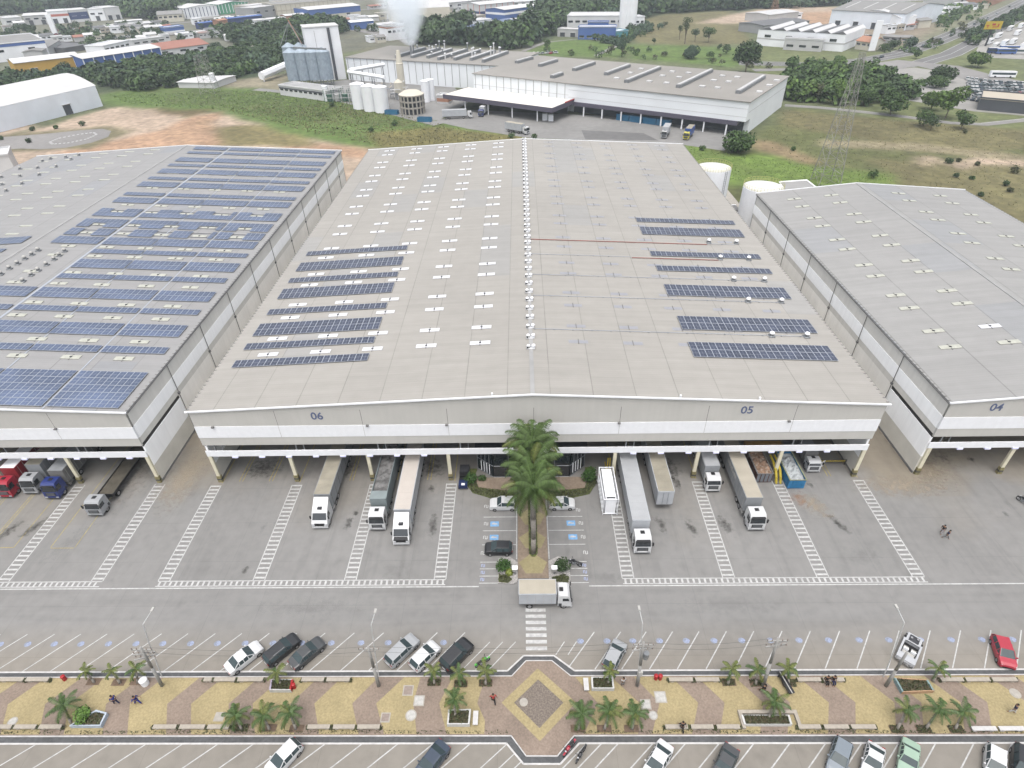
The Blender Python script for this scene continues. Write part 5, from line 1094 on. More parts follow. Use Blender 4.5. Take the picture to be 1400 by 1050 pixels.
# planters
SOIL = mat('planter_soil', (.1, .085, .05), .95, .3, 3); PITM = mat('tree_pit_soil', (.17, .12, .085), .95, .25, 3, coord='World')
def planter(quad, h, m, lab, grass=True, name='planter', th=.16, mtop=None):
    q = [at(u, v, h) for u, v in quad]; c = sum(q, Vector())/4; t = thing(name, lab, 'planter', (c.x, c.y, .14), 0, 'raised planters on the plaza'); b = MB(); q2 = []
    for p in q: d = Vector((p.x-c.x, p.y-c.y)); q2.append((d.x, d.y))
    inn = [(x*(1-th/max(.3, math.hypot(x, y))*1.3), y*(1-th/max(.3, math.hypot(x, y))*1.3)) for x, y in q2]
    for i in range(4):
        j = (i+1) % 4; P4 = [q2[i], q2[j], inn[j], inn[i]]; b.prism(P4, -.02, h, m[i % len(m)] if isinstance(m, list) else m, False)
    b.build('wall', t); b = MB(); b.prism([(x*.98, y*.98) for x, y in inn], 0, h-.14, SOIL, False); b.build('soil', t)
    if grass:
        r_ = np.random.default_rng(int(abs(c.x)*10)); xs_ = [p[0] for p in inn]; ys_ = [p[1] for p in inn]; X = r_.uniform(min(xs_), max(xs_), 260); Y = r_.uniform(min(ys_), max(ys_), 260); ok = inpoly(X, Y, inn); P3 = np.stack([X[ok], Y[ok], np.full(ok.sum(), h-.08)+r_.uniform(0, .12, ok.sum())], -1)
        N = r_.normal(size=P3.shape); N[:, 2] = abs(N[:, 2]); N /= np.linalg.norm(N, axis=1)[:, None]; V = leaf_quads(P3, N, .16, 3); o = place(np_mesh('planting', V, np.arange(len(V)).reshape(-1, 4), [G_OLV]), 'planting', t); o['kind'] = 'stuff'
    return t
PW = mat('planter_white', (.6, .61, .6), .7, .08, 3); PB = mat('planter_pale_blue', (.45, .52, .6), .7, .1, 2); PTE = mat('planter_teal', (.22, .32, .33), .7, .2, 2); POR = mat('planter_peach', (.5, .33, .2), .7, .2, 2)
planter([(95, 993), (132, 971), (147, 975), (138, 993)], .55, PB, 'pale blue edged planter with a round bush at the left of the plaza')
planter([(368, 944), (371, 929), (401, 929), (398, 944)], .6, [mat('planter_mauve', (.4, .36, .46), .7, .1, 2), PW, RED, PW], 'planter with mauve front and a red panel holding a palm')
planter([(611, 991), (613, 971), (644, 970), (642, 991)], .6, PW, 'white planter holding a palm left of the central diamond')
planter([(809, 942), (808, 926), (838, 926), (840, 942)], .6, PW, 'white planter holding a palm right of the central diamond')
planter([(1017, 991), (1013, 978), (1079, 978), (1083, 991)], .5, PW, 'long white planter holding a dark green palm')
planter([(1233, 947), (1222, 927), (1268, 930), (1277, 945)], .5, [PTE, POR, PTE, POR], 'curved teal and peach planter beside the leaning pole')
for i, (u0, v0, u1, v1, lab) in enumerate([(797, 930, 805, 947, 'white bench against the side of the planter right of the diamond'), (647, 975, 654, 994, 'white bench against the side of the planter left of the diamond')]):
    p = at(u0, v1); q = at(u1, v0); t = thing('side_bench', lab, 'bench', ((p.x+q.x)/2, (p.y+q.y)/2, .14)); L_ = (q.y-p.y)/2; b = MB(); b.box(-.27, .27, -L_, L_, .3, .42, CBW); b.build('seat', t)
    for s in (-.7, .7): b = MB(); b.box(-.22, .22, s*L_-.1, s*L_+.1, 0, .3, CB); b.build('leg', t)
for i, (a, c, e, f) in enumerate([(1008, 975, 1015, 998)]): pass
p = at(1048, 976); t = thing('bench_frame', 'pale concrete ledge wrapped around the long white planter', 'bench', (p.x, p.y, .14)); b = MB(); L_ = 3.05; b.box(-L_, L_, -.15, .2, 0, .35, CB); b.box(-L_, -L_+.35, -1.6, -.16, 0, .35, CB); b.box(L_-.35, L_, -1.6, -.16, 0, .35, CB); b.build('ledge', t)
# tree pits
PITS = [(129, 933), (163, 934), (188, 933), (331, 996), (369, 996), (406, 997), (594, 934), (630, 936), (664, 935), (790, 997), (826, 997), (863, 997), (996, 934), (1034, 935), (1078, 935), (1226, 998), (1262, 998), (1306, 998)]
b = MB()
for u, v in PITS: p = at(u, v); b.sheet([(p.x-.75, p.y-.38), (p.x+.75, p.y-.38), (p.x+.75, p.y+.38), (p.x-.75, p.y+.38)], .157, PITM)
struct(b.build('tree_pits'))
polys = []
for u, v in PITS[3:4]+PITS[6:9]+PITS[12:15]+PITS[15:]: p = at(u, v); polys.append([(p.x-.7, p.y-.38), (p.x+.7, p.y-.38), (p.x+.7, p.y+.38), (p.x-.7, p.y+.38)])
tufts('tree_pit_grass', polys, 150, .16, G_OLV, .17, 5, .15)
PALMS = [  # base u,v  crown u,v  variant  label
 (130, 934, 117, 918, 4, 'leaning yellow green palm at the far kerb beside the red bin'), (165, 935, 153, 918, 5, 'yellow green palm second from the left at the far kerb'), (189, 935, 186, 915, 6, 'yellow green palm at the far kerb left of the leaning utility pole'),
 (98, 990, 87, 965, 0, 'dark green palm left of the round bush planter'), (385, 938, 378, 920, 4, 'palm in the planter with the red panel'), (331, 998, 322, 979, 1, 'first of three green palms in a row at the near kerb, left half'),
 (369, 998, 360, 979, 2, 'second of three green palms in a row at the near kerb, left half'), (405, 998, 396, 975, 3, 'third of three green palms in a row at the near kerb, left half'), (594, 936, 592, 917, 5, 'palm at the far kerb beside the white car'),
 (630, 938, 627, 922, 6, 'palm at the far kerb behind the black suv'), (664, 937, 664, 917, 4, 'palm at the far kerb beside the green motorcycle'), (623, 984, 621, 957, 1, 'dark palm in the white planter left of the diamond'),
 (831, 938, 834, 918, 5, 'palm in the white planter right of the diamond'), (790, 998, 795, 976, 0, 'near kerb palm closest to the diamond on its right'), (826, 998, 833, 973, 2, 'near kerb palm in the middle of the three right of the diamond'),
 (864, 998, 868, 976, 3, 'near kerb palm farthest right of the three beside the diamond'), (995, 936, 1000, 915, 4, 'yellow green far kerb palm left of the leaning pole in the right half'), (1033, 937, 1036, 916, 6, 'far kerb palm just left of the black person under the pole'),
 (1078, 937, 1077, 914, 5, 'yellow green palm beside the long dark board'), (1049, 986, 1060, 957, 1, 'dark green palm in the long white planter'), (1275, 933, 1283, 914, 6, 'palm in the teal and peach planter'),
 (1226, 998, 1240, 968, 2, 'first of three palms at the near kerb on the right'), (1265, 997, 1286, 965, 0, 'middle of three palms at the near kerb on the right'), (1305, 998, 1318, 968, 3, 'last of three palms at the near kerb on the right')]
for a in PALMS: small_palm(a[0], a[1], a[2], a[3], a[4], a[5], h=2.0+.25*math.sin(a[0]), sc=(.82 if a[4] >= 4 else .95)+.08*math.cos(a[0]*.7))
p = at(121, 982); shrub((p.x, p.y), 1.5, 1.15, G_BRIGHT, 'round bright green bush in the pale blue planter', 44, None, 700, .18)
# bins, barrels, boards
def bin_(u, v, m, lab, r_=.23, h=.7, name='litter_bin', cat='bin'):
    p = at(u, v); t = thing(name, lab, cat, (p.x, p.y, .14)); b = MB(); b.cyl((0, 0, 0), (0, 0, h), r_*.9, r_, 14, m); b.build('barrel', t); b = MB(); b.dome((0, 0, h), r_*1.04, .12, 14, m); b.build('lid', t); return t
bin_(90, 930, RED, 'red litter bin at the far kerb on the left'); bin_(403, 941, RED, 'red litter bin beside the mauve planter'); bin_(896, 929, RED, 'left one of two red bins right of the utility pole'); bin_(902, 929, RED, 'right one of two red bins right of the utility pole')
bin_(200, 936, WHITE, 'white barrel at the foot of the left utility pole', .42, .9, 'barrel', 'barrel')
p = at(1073, 940); t = thing('folded_board', 'long black and white board leaning beside a yellow green palm', 'board', (p.x, p.y+.2, .14), .22); b = MB(); b.box(-.3, -.06, -1.2, 1.2, .5, .62, BLACK); b.box(-.05, .05, -1.2, 1.2, .5, .66, OFFW); b.box(.06, .32, -1.2, 1.2, .5, .62, BLACK); b.build('board', t)
b = MB(); b.box(-.25, .25, -1.0, -.9, 0, .5, DARK); b.box(-.25, .25, .9, 1.0, 0, .5, DARK); b.build('stand', t)
# ------------------------------------------------------------------ poles and wires
CPOLE = mat('concrete_pole', (.36, .36, .35), .85, .1, 3); INS = mat('insulator', (.3, .25, .22), .4)
def utility(u, v, tu, tv, lab, arms=2, box=False):
    p = at(u, v); 
    h = 9.2; q = at(tu, tv, h+.14); dx, dy = q.x-p.x, q.y-p.y
    t = thing('utility_pole', lab, 'pole', (p.x, p.y, .14), 0, 'utility poles along the far plaza kerb'); b = MB(); b.tube([(0, 0, -.2), (dx*.5, dy*.5, h*.5), (dx, dy, h)], [.2, .16, .12], 10, CPOLE); b.build('pole_shaft', t, smooth=True)
    for k in range(arms):
        f = 1-.06-k*.09; b = MB(); z = h*f; x_, y_ = dx*f, dy*f; b.box(x_-1.1, x_+1.1, y_-.06, y_+.06, z-.06, z+.06, CPOLE, rz=.15*k)
        for s in (-1, -.5, .5, 1): b.cyl((x_+s, y_, z+.06), (x_+s, y_, z+.32), .06, .045, 6, INS)
        b.cyl((x_-.7, y_, z), (x_, y_, z-.7), .025, .025, 4, STEEL); b.cyl((x_+.7, y_, z), (x_, y_, z-.7), .025, .025, 4, STEEL); b.build('crossarm', t)
    if box:
        f = .72; b = MB(); b.cyl((dx*f+.45, dy*f, h*f-.5), (dx*f+.45, dy*f, h*f+.4), .3, .3, 12, STEEL); b.box(dx*f, dx*f+.3, dy*f-.1, dy*f+.1, h*f, h*f+.12, STEEL); b.build('transformer', t)
        b = MB(); b.box(-.2, .2, -.35, -.16, 2.6, 3.4, OFFW); b.build('meter_cabinet', t)
    return (p.x+dx, p.y+dy, h)
tops = [utility(222, 938, 192, 885, 'concrete utility pole with crossarms at the left of the plaza', 3), utility(518, 938, 503, 884, 'slim concrete utility pole between the silver car and the palms', 1), utility(871, 938, 880, 878, 'utility pole with a transformer and white boxes near the middle', 2, True),
        utility(1043, 938, 1064, 872, 'utility pole with a tilted crossarm above the long planter', 2), utility(1211, 938, 1240, 892, 'plain dark pole leaning over the silver open car', 0)]
for i in range(3):
    a, c = tops[i], tops[i+1]
    for k, s in enumerate((-.9, .9)):
        b = MB(); pts = []
        for j in range(13): f = j/12; pts.append((a[0]+(c[0]-a[0])*f, a[1]+(c[1]-a[1])*f+s*.3, a[2]-.3+(c[2]-a[2])*f-.8*4*f*(1-f)))
        b.tube(pts, [.012]*13, 3, WIREM); o = b.build('power_line'); tag(o, 'thin %s wire strung between the %s and %s utility poles' % (('near', 'far')[k], ORD[i], ORD[i+1]), 'wire', 'wires between the utility poles')
LP = mat('lamp_pole_paint', (.58, .6, .61), .4, .05)
for (bu, bv, tu, tv, lab) in [(222, 926, 208, 836, 'left'), (518, 926, 513, 838, 'left middle'), (872, 926, 874, 834, 'right middle'), (1207, 926, 1226, 832, 'right')]:
    p = at(bu, bv); h = 10.6; q = at(tu, tv, h); dx, dy = (q.x-p.x), q.y-p.y; t = thing('street_lamp', 'slim pale street lamp at the far plaza kerb, %s of the four' % lab, 'street lamp', (p.x, p.y, .14), 0, 'street lamps along the far plaza kerb')
    b = MB(); b.tube([(0, 0, 0), (dx*.4, dy*.2, h*.6), (dx*.6, dy*.4, h*.9), (dx, dy, h)], [.065, .055, .05, .045], 8, LP); b.build('lamp_post', t); b = MB(); b.box(dx-.11, dx+.11, dy-.1, dy+.4, h-.05, h+.05, OFFW); b.build('lamp_head', t)
# ------------------------------------------------------------------ cars at the plaza
aL, aR = -math.atan2(2.9, 3.35), -math.atan2(2.35, 3.1)
def mid(a, b_, z=.5): p = at(*a, z); q = at(*b_, z); return ((p.x+q.x)/2, (p.y+q.y)/2)
for kind, m, A, B_, rz, lab, rk in [
    ('sedan', P_WHITE, (314, 918), (353, 882), aL, 'white sedan, leftmost of the cars along the far kerb', 0), ('wagon', P_BLACK, (367, 905), (404, 872), aL, 'black station wagon with silver roof rails beside the white sedan', 1), ('sedan', P_CHAR, (402, 909), (438, 878), aL, 'charcoal sedan right of the black station wagon', 0),
    ('wagon', P_SILVER, (532, 905), (567, 874), aL, 'silver station wagon left of the white hatchback', 0), ('hatch', P_WHITE, (566, 912), (596, 883), aL, 'white hatchback between the silver wagon and the black suv', 0), ('suv', P_BLACK, (608, 912), (640, 880), aL, 'black suv, last car before the crosswalk on its left', 0),
    ('hatch', P_SILVER, (830, 912), (850, 880), aR+.1, 'silver hatchback alone right of the crosswalk', 0), ('hatch', P_RED, (1360, 903), (1382, 880), aR+.35+PI, 'red car with sloping rear at the right end of the far kerb', 0)]:
    car(kind, m, mid(A, B_), rz, lab, 'cars parked along the plaza', rack=bool(rk))
bL, bR = PI-math.atan2(6, 5)+.13, PI-math.atan2(4.8, 4.2)+.2
def near(u, v, kind, m, rz, lab, back=1.9):
    p = at(u, v, .7); d = (-math.sin(rz), math.cos(rz)); car(kind, m, (p.x+d[0]*back, p.y+d[1]*back), rz, lab, 'cars parked along the plaza')
near(409, 1013, 'hatch', P_WHITE, bL+.12, 'white hatchback at the bottom edge, left half'); near(607, 1018, 'sedan', P_NAVY, bL+.12, 'dark blue sedan at the bottom edge left of the diamond'); near(911, 1018, 'sedan', P_WHITE, bR, 'white sedan at the bottom edge right of the motorcycles')
near(1001, 1022, 'oldcar', P_CHAR, bR, 'dark boxy car at the bottom edge in the right half'); near(1155, 1011, 'hatch', P_STEEL, bR, 'steel grey hatchback at the bottom edge'); near(1199, 1018, 'beetle', P_WHITE, bR+.02, 'white round car between the grey and the mint green cars')
near(1246, 1014, 'oldcar', P_MINT, bR+.05, 'mint green old car at the bottom edge'); near(1362, 1020, 'hatch', P_WHITE, bR+.05, 'white hatchback with dark pillars in the bottom right corner'); near(1400, 1024, 'suv', P_BLACK, bR+.05, 'black van cut by the bottom right corner')
# open silver car
p = mid((1235, 905), (1252, 872)); rz = aR-.1; t = thing('open_car', 'silver open topped car with its seats showing beneath the leaning dark pole', 'car', (p[0], p[1], 0), rz, 'cars parked along the plaza'); b = MB()
W = .85; SV = paint('bright_silver', (.5, .52, .55), .2)
for s in (-1, 1): b.box(s*W-.1, s*W+.1, -1.9, 1.0, .3, .85, SV)
b.box(-W+.1, W-.1, -1.95, -1.1, .3, .88, SV); b.box(-W+.1, W-.1, .75, 2.0, .3, .82, SV); b.box(-W-.02, W+.02, 1.95, 2.12, .3, .55, CHROME); b.box(-W-.02, W+.02, -2.1, -1.95, .3, .55, CHROME); b.box(-W+.1, W-.1, -1.1, .75, .3, .38, BLACK); b.build('body', t)
for x in (-.38, .38):
    b = MB(); b.box(x-.25, x+.25, -.4, .15, .4, .62, OFFW); b.box(x-.25, x+.25, -.55, -.4, .4, 1.05, WHITE2); b.build('seat', t)
b = MB(); b.box(-.6, .6, -1.05, -.6, .4, .75, OFFW); b.build('rear_seat', t)
b = MB(); b.add([(-.7, .62, .85), (.7, .62, .85), (.6, .35, 1.25), (-.6, .35, 1.25)], [(0, 1, 2, 3)], GLASS2); b.build('windshield', t)
b = MB()
for s in (-.7, .7): b.cyl((s, -1.1, .8), (s, -1.1, 1.35), .03, .03, 6, CHROME)
b.cyl((-.7, -1.1, 1.35), (.7, -1.1, 1.35), .03, .03, 6, CHROME); b.cyl((-.66, .36, 1.28), (.66, .36, 1.28), .03, .03, 6, CHROME); b.build('roll_bar', t)
b = MB(); b.box(-.5, .5, .95, 1.8, .83, .9, DARK); b.cyl((-.3, 1.3, .9), (-.3, 1.3, 1.05), .14, .14, 10, CHROME); b.cyl((.3, 1.5, .9), (.3, 1.5, 1.05), .14, .14, 10, CHROME); b.build('engine', t)
for sx in (-1, 1):
    for wy in (-1.3, 1.35): wheel_into(t, sx*(W-.02), wy, .33, .22, sx)
# motorcycles
def moto(x, y, rz, m, lab):
    t = thing('motorcycle', lab, 'motorcycle', (x, y, 0), rz, 'parked motorcycles')
    for wy in (-.65, .68):
        w_ = bpy.data.objects.new('wheel', None); COL.objects.link(w_); w_.parent = t; KIDS.setdefault(t.name, []).append(w_); w_.location = (0, wy, .31); b = MB(); n_ = 16
        for i in range(n_):
            a, c = 2*PI*i/n_, 2*PI*(i+1)/n_; b.cyl((0, .27*math.cos(a), .27*math.sin(a)), (0, .27*math.cos(c), .27*math.sin(c)), .05, .05, 5, TYRE, False)
        b.build('tyre', w_); b = MB()
        for i in range(6): a = PI*i/6; b.cyl((0, .24*math.cos(a), .24*math.sin(a)), (0, -.24*math.cos(a), -.24*math.sin(a)), .012, .012, 4, STEEL)
        b.cyl((-.06, 0, 0), (.06, 0, 0), .05, .05, 8, STEEL); b.build('rim', w_)
    b = MB(); b.tube([(0, .55, .62), (0, .4, .85), (0, .1, .92), (0, -.05, .82)], [.08, .16, .18, .1], 8, m); b.build('fuel_tank', t)
    b = MB(); b.tube([(0, -.02, .82), (0, -.3, .84), (0, -.75, .9)], [.1, .13, .07], 8, BLACK); b.build('seat', t)
    b = MB(); b.cyl((0, .68, .31), (0, .5, .95), .035, .035, 6, STEEL); b.cyl((0, .3, .5), (0, -.65, .31), .035, .035, 6, DARK); b.cyl((0, .45, .8), (0, .1, .35), .04, .04, 6, DARK); b.box(-.14, .14, -.1, .28, .28, .6, STEEL); b.cyl((.12, .1, .35), (.14, -.75, .42), .04, .05, 6, CHROME); b.build('frame', t)
    b = MB(); b.cyl((-.34, .42, 1.0), (.34, .42, 1.0), .018, .018, 5, BLACK); b.cyl((-.3, .45, 1.0), (-.34, .5, 1.14), .03, .04, 5, BLACK); b.cyl((.3, .45, 1.0), (.34, .5, 1.14), .03, .04, 5, BLACK); b.build('handlebar', t)
    b = MB(); b.cyl((0, .55, .9), (0, .66, .88), .09, .08, 10, LAMPW); b.build('headlight', t); b = MB(); b.box(-.08, .08, .5, .95, .63, .67, m); b.box(-.09, .09, -1.0, -.7, .6, .85, m); b.build('mudguard', t); return t
G_ = paint('lime_green', (.08, .5, .05)); p = at(660, 908); moto(p.x, p.y, -1.0, G_, 'lime green motorcycle beside the far kerb left of the crosswalk')
p = at(778, 1026); moto(p.x, p.y, 2.4, P_RED, 'red motorcycle at the bottom edge right of the diamond'); p = at(794, 1034); moto(p.x, p.y, 2.5, P_BLACK, 'black motorcycle beside the red one at the bottom edge')
moto(6.5, 48.6, 1.2, P_BLACK, 'black motorcycle leaning across the small stalls right of the island'); p = at(1397, 688); moto(p.x, p.y, .3, P_BLACK, 'black motorcycle cut by the right edge in front of the 04 warehouse')
# ------------------------------------------------------------------ people
SKIN = mat('skin', (.28, .16, .1), .6, .08, 5); HAIR = mat('dark_hair', (.02, .015, .012), .7); CL = {}
def cloth(n_, c): return mat('cloth_'+n_, c, .9, .12, 6)
def skin_obj(name, verts, edges, radii, m, parent, root=0):
    me = bpy.data.meshes.new(name); me.from_pydata(verts, edges, []); me.materials.append(m); o = place(me, name, parent); md = o.modifiers.new('skin', 'SKIN'); sv = me.skin_vertices[0].data if me.skin_vertices else None
    if sv is None:
        with bpy.context.temp_override(object=o, active_object=o): bpy.ops.mesh.customdata_skin_add()
        sv = me.skin_vertices[0].data
    for i, r_ in enumerate(radii): sv[i].radius = (r_, r_)
    sv[root].use_root = True; md.use_smooth_shade = True; s2 = o.modifiers.new('sub', 'SUBSURF'); s2.levels = 1; s2.render_levels = 1; return o
def person(x, y, rz, shirt, trous, lab, pose='walk', z=.14, skincol=SKIN, group=None, hold=None):
    t = thing('person', lab, 'person', (x, y, z), rz, group); k = {'walk': .28, 'stand': .04, 'sit': 0, 'wide': .38}[pose]; hz = .9 if pose != 'sit' else .5
    lean = .06 if pose in ('walk', 'wide') else 0
    if pose == 'sit': legs = {-1: [(-.1, .42, hz), (-.11, .45, .08)], 1: [(.1, .42, hz), (.12, .47, .08)]}
    else: legs = {-1: [(-.1, k*.55, .48), (-.11, k, .07)], 1: [(.1, -k*.2, .48), (.11, -k*1.1, .1)]}
    sh = hz+.52; arm = .32 if pose == 'wide' else .2
    V = [(0, 0, hz), (0, lean*.5, hz+.25), (0, lean, sh), (0, lean+.01, sh+.1), (0, lean+.02, sh+.2), (0, lean+.03, sh+.3)]; E = [(0, 1), (1, 2), (2, 3), (3, 4), (4, 5)]; R_ = [.15, .13, .14, .055, .095, .08]
    def add(par, p, r_): V.append(p); R_.append(r_); E.append((par, len(V)-1)); return len(V)-1
    for s in (-1, 1):
        a = add(0, (s*.1, 0, hz-.06), .095); b_ = add(a, legs[s][0], .07); c = add(b_, legs[s][1], .048); add(c, (legs[s][1][0], legs[s][1][1]+.17, .045), .04)
        a = add(2, (s*.2, lean, sh-.02), .06); e = add(a, (s*(.26 if pose != 'wide' else .34), lean-.05*s, sh-.3), .045); h_ = add(e, (s*(.26 if pose != 'wide' else .42), lean+arm*(-s)*.6+.06, sh-.54), .032)
        hx, hy, hzz = V[h_]
        for f in range(4): add(h_, (hx+(-.02+.013*f), hy+.02, hzz-.1+.006*abs(f-1)), .011)
        add(h_, (hx-s*.04, hy+.035, hzz-.05), .012)
    skin_obj('body', V, E, R_, skincol, t)
    n_ = 6; skin_obj('shirt', [(0, 0, hz-.02), (0, lean*.5, hz+.25), (0, lean, sh+.0), (-.2, lean, sh-.02), (-.27 if pose != 'wide' else -.34, lean+.05, sh-.28), (.2, lean, sh-.02), (.27 if pose != 'wide' else .34, lean-.05, sh-.28)], [(0, 1), (1, 2), (2, 3), (3, 4), (2, 5), (5, 6)], [.17, .155, .165, .085, .062, .085, .062], shirt, t)
    skin_obj('trousers', [(0, 0, hz+.03), (-.1, 0, hz-.08), legs[-1][0], (legs[-1][1][0], legs[-1][1][1], legs[-1][1][2]+.05), (.1, 0, hz-.08), legs[1][0], (legs[1][1][0], legs[1][1][1], legs[1][1][2]+.05)], [(0, 1), (1, 2), (2, 3), (0, 4), (4, 5), (5, 6)], [.165, .11, .088, .065, .11, .088, .065], trous, t)
    b = MB(); b.dome((0, lean+.0, sh+.225), .112, .13, 12, HAIR, 4); b.build('hair', t, smooth=True)
    b = MB(); b.box(-.012, .012, lean+.11, lean+.15, sh+.2, sh+.24, skincol)
    for s in (-1, 1): b.box(s*.035-.012, s*.035+.012, lean+.105, lean+.125, sh+.235, sh+.25, BLACK)
    b.box(-.025, .025, lean+.105, lean+.12, sh+.165, sh+.172, RED); b.build('face', t)
    return t
BLU = cloth('royal_blue', (.03, .04, .22)); BLKC = cloth('black', (.015, .015, .018)); REDC = cloth('red', (.4, .05, .05)); GRYC = cloth('grey', (.2, .2, .2)); WHC_ = cloth('white', (.55, .55, .55)); NVY = cloth('navy', (.02, .025, .07)); PNK = cloth('pale_grey', (.38, .36, .38))
for u, v, rz, a, c, lab, pose, z in [
    (161, 963, 1.2, BLU, NVY, 'person in dark blue walking left of the other blue clad person', 'walk', .14), (190, 963, -1.9, BLU, BLU, 'person in bright blue walking on the left of the plaza', 'wide', .14), (675, 961, .2, REDC, BLKC, 'person in a red shirt walking beside the central diamond', 'wide', .14),
    (1286, 729, 2.2, BLKC, PNK, 'person in black with pale trousers, left of the two crossing the yard', 'walk', 0), (1292, 736, -2.2, NVY, GRYC, 'person in navy with a bag, right of the two crossing the yard', 'wide', 0), (1382, 975, 1.0, NVY, WHC_, 'person in dark top and white trousers at the right end', 'walk', .14),
    (1042, 948, .6, BLKC, BLKC, 'person in black at the foot of the pole by the long planter', 'wide', .14), (931, 999, 0, BLKC, BLKC, 'person in black standing at a near kerb bench', 'wide', .14), (851, 938, .4, WHC_, GRYC, 'person in a white shirt standing right of the white planter', 'stand', .14),
    (1128, 933, 3.1, BLKC, BLKC, 'left of two people in black sitting on a far kerb bench', 'sit', .14), (1137, 933, 3.1, BLKC, NVY, 'right of two people in black sitting on a far kerb bench', 'sit', .14)]:
    p = at(u, v); person(p.x, p.y, rz, a, c, lab, pose, z, group=None)
# ------------------------------------------------------------------ beyond the warehouses
def road(name, pts, wd, m, z, pix=True, lines_=None):
    P = [at(*p[:2]) if pix else Vector((p[0], p[1], 0)) for p in pts]; b = MB(); Lf = []; Rt = []
    for i, p in enumerate(P):
        d = (P[min(i+1, len(P)-1)]-P[max(i-1, 0)]); d.z = 0; d.normalize(); n_ = Vector((-d.y, d.x, 0))*wd/2; Lf.append(p+n_); Rt.append(p-n_)
    for i in range(len(P)-1): b.sheet([Rt[i], Rt[i+1], Lf[i+1], Lf[i]], z, m)
    if lines_:
        for off in lines_:
            for i in range(len(P)-1):
                a = Rt[i]+(Lf[i]-Rt[i])*off; c = Rt[i+1]+(Lf[i+1]-Rt[i+1])*off; strip(b, a, c, .35, z+.02, PAINT)
    struct(b.build(name)); return P
ASPH = mat('asphalt', (.17, .17, .17), .9, .1, .4, coord='World', var2=.12, scale2=.03); ASPL = mat('pale_asphalt', (.27, .265, .26), .9, .08, .4, coord='World', var2=.1, scale2=.03); YARDF = mat('factory_concrete', (.26, .26, .255), .85, .08, .4, coord='World', var2=.15, scale2=.04)
road('highway', [(1010, 86), (1100, 88), (1180, 83), (1230, 74), (1280, 57), (1330, 36), (1375, 14), (1420, -8)], 15, ASPH, .0, lines_=(.03, .34, .66, .97))
road('highway_far_side', [(1215, 92), (1260, 86), (1300, 74), (1335, 56), (1370, 36), (1420, 8)], 13, ASPH, .02, lines_=(.04, .5, .96))
road('access_road', [(1190, 94), (1240, 86), (1290, 92), (1340, 106), (1420, 122)], 22, ASPL, .05)
road('slip_road', [(1030, 96), (1110, 94), (1180, 92), (1220, 88)], 8, ASPL, .02)
road('hillside_path', [(1073, 144), (1120, 147), (1180, 153), (1240, 160), (1300, 168), (1345, 170), (1420, 162)], 4.5, ASPL, .0, lines_=(.9,))
road('town_street', [(100, 70), (150, 50), (250, 44), (330, 36), (420, 30), (540, 50), (560, 58)], 9, ASPL, .0)
road('far_avenue', [(-20, 60), (120, 44), (200, 36), (340, 22), (520, 12), (760, 8)], 9, ASPL, .03)
road('factory_lane', [(350, 122), (440, 130), (480, 140), (560, 160), (600, 170)], 6, YARDF, .0)
road('field_track', [(715, 70), (745, 58), (800, 52), (848, 60), (815, 76)], 4, ASPL, .0)
b = MB(); b.sheet(PX((595, 166), (640, 150), (820, 158), (1010, 180), (990, 206), (935, 198), (900, 196), (720, 188), (640, 176)), -.02, YARDF); struct(b.build('factory_yard'))
b = MB(); b.sheet(PX((385, 120), (480, 108), (620, 118), (640, 140), (600, 165), (540, 158), (480, 140)), -.03, YARDF); struct(b.build('plant_yard'))
b = MB(); b.sheet(PX((795, 178), (880, 182), (900, 192), (800, 190)), .01, ASPH); struct(b.build('patched_asphalt'))
# oval drive on the left
b = MB(); c = at(102, 188); e = [(math.cos(2*PI*i/48), math.sin(2*PI*i/48)) for i in range(48)]
ov = PX((20, 186), (60, 183), (110, 178), (140, 176), (152, 179), (148, 187), (125, 195), (90, 202), (55, 204), (30, 203), (-30, 206), (-30, 190)); b.sheet(ov, -.02, ASPL); struct(b.build('oval_drive'))
b = MB(); ring = PX((68, 194), (80, 189), (105, 184), (128, 181), (132, 184), (118, 190), (95, 195), (72, 197))
for i in range(8):
    p, q = ring[i], ring[(i+1) % 8]; n_ = 4
    for k in range(n_): a = p+(q-p)*(k/n_); d = p+(q-p)*((k+.55)/n_); strip(b, a, d, 1.1, .0, PAINT)
struct(b.build('drive_ring_marks'))
WM = {k: mat('hall_'+k, c, .7, .06, .15) for k, c in dict(white=(.62, .64, .67), pale=(.46, .47, .48), cream=(.43, .41, .35), blue=(.05, .1, .27), navy=(.02, .035, .11), yellow=(.40, .25, .05), green=(.06, .24, .14), red=(.37, .12, .09), grey=(.24, .245, .25), dark=(.055, .06, .07), lgrey=(.36, .365, .37), tan=(.32, .29, .24), bluegrey=(.56, .6, .66), roofg=(.27, .27, .265), roofw=(.66, .67, .68), roofr=(.36, .17, .13), roofd=(.16, .165, .175), rust=(.28, .15, .1), teal=(.06, .2, .24), panel=(.1, .13, .2), canopyw=(.5, .49, .45)).items()}
NH = 0
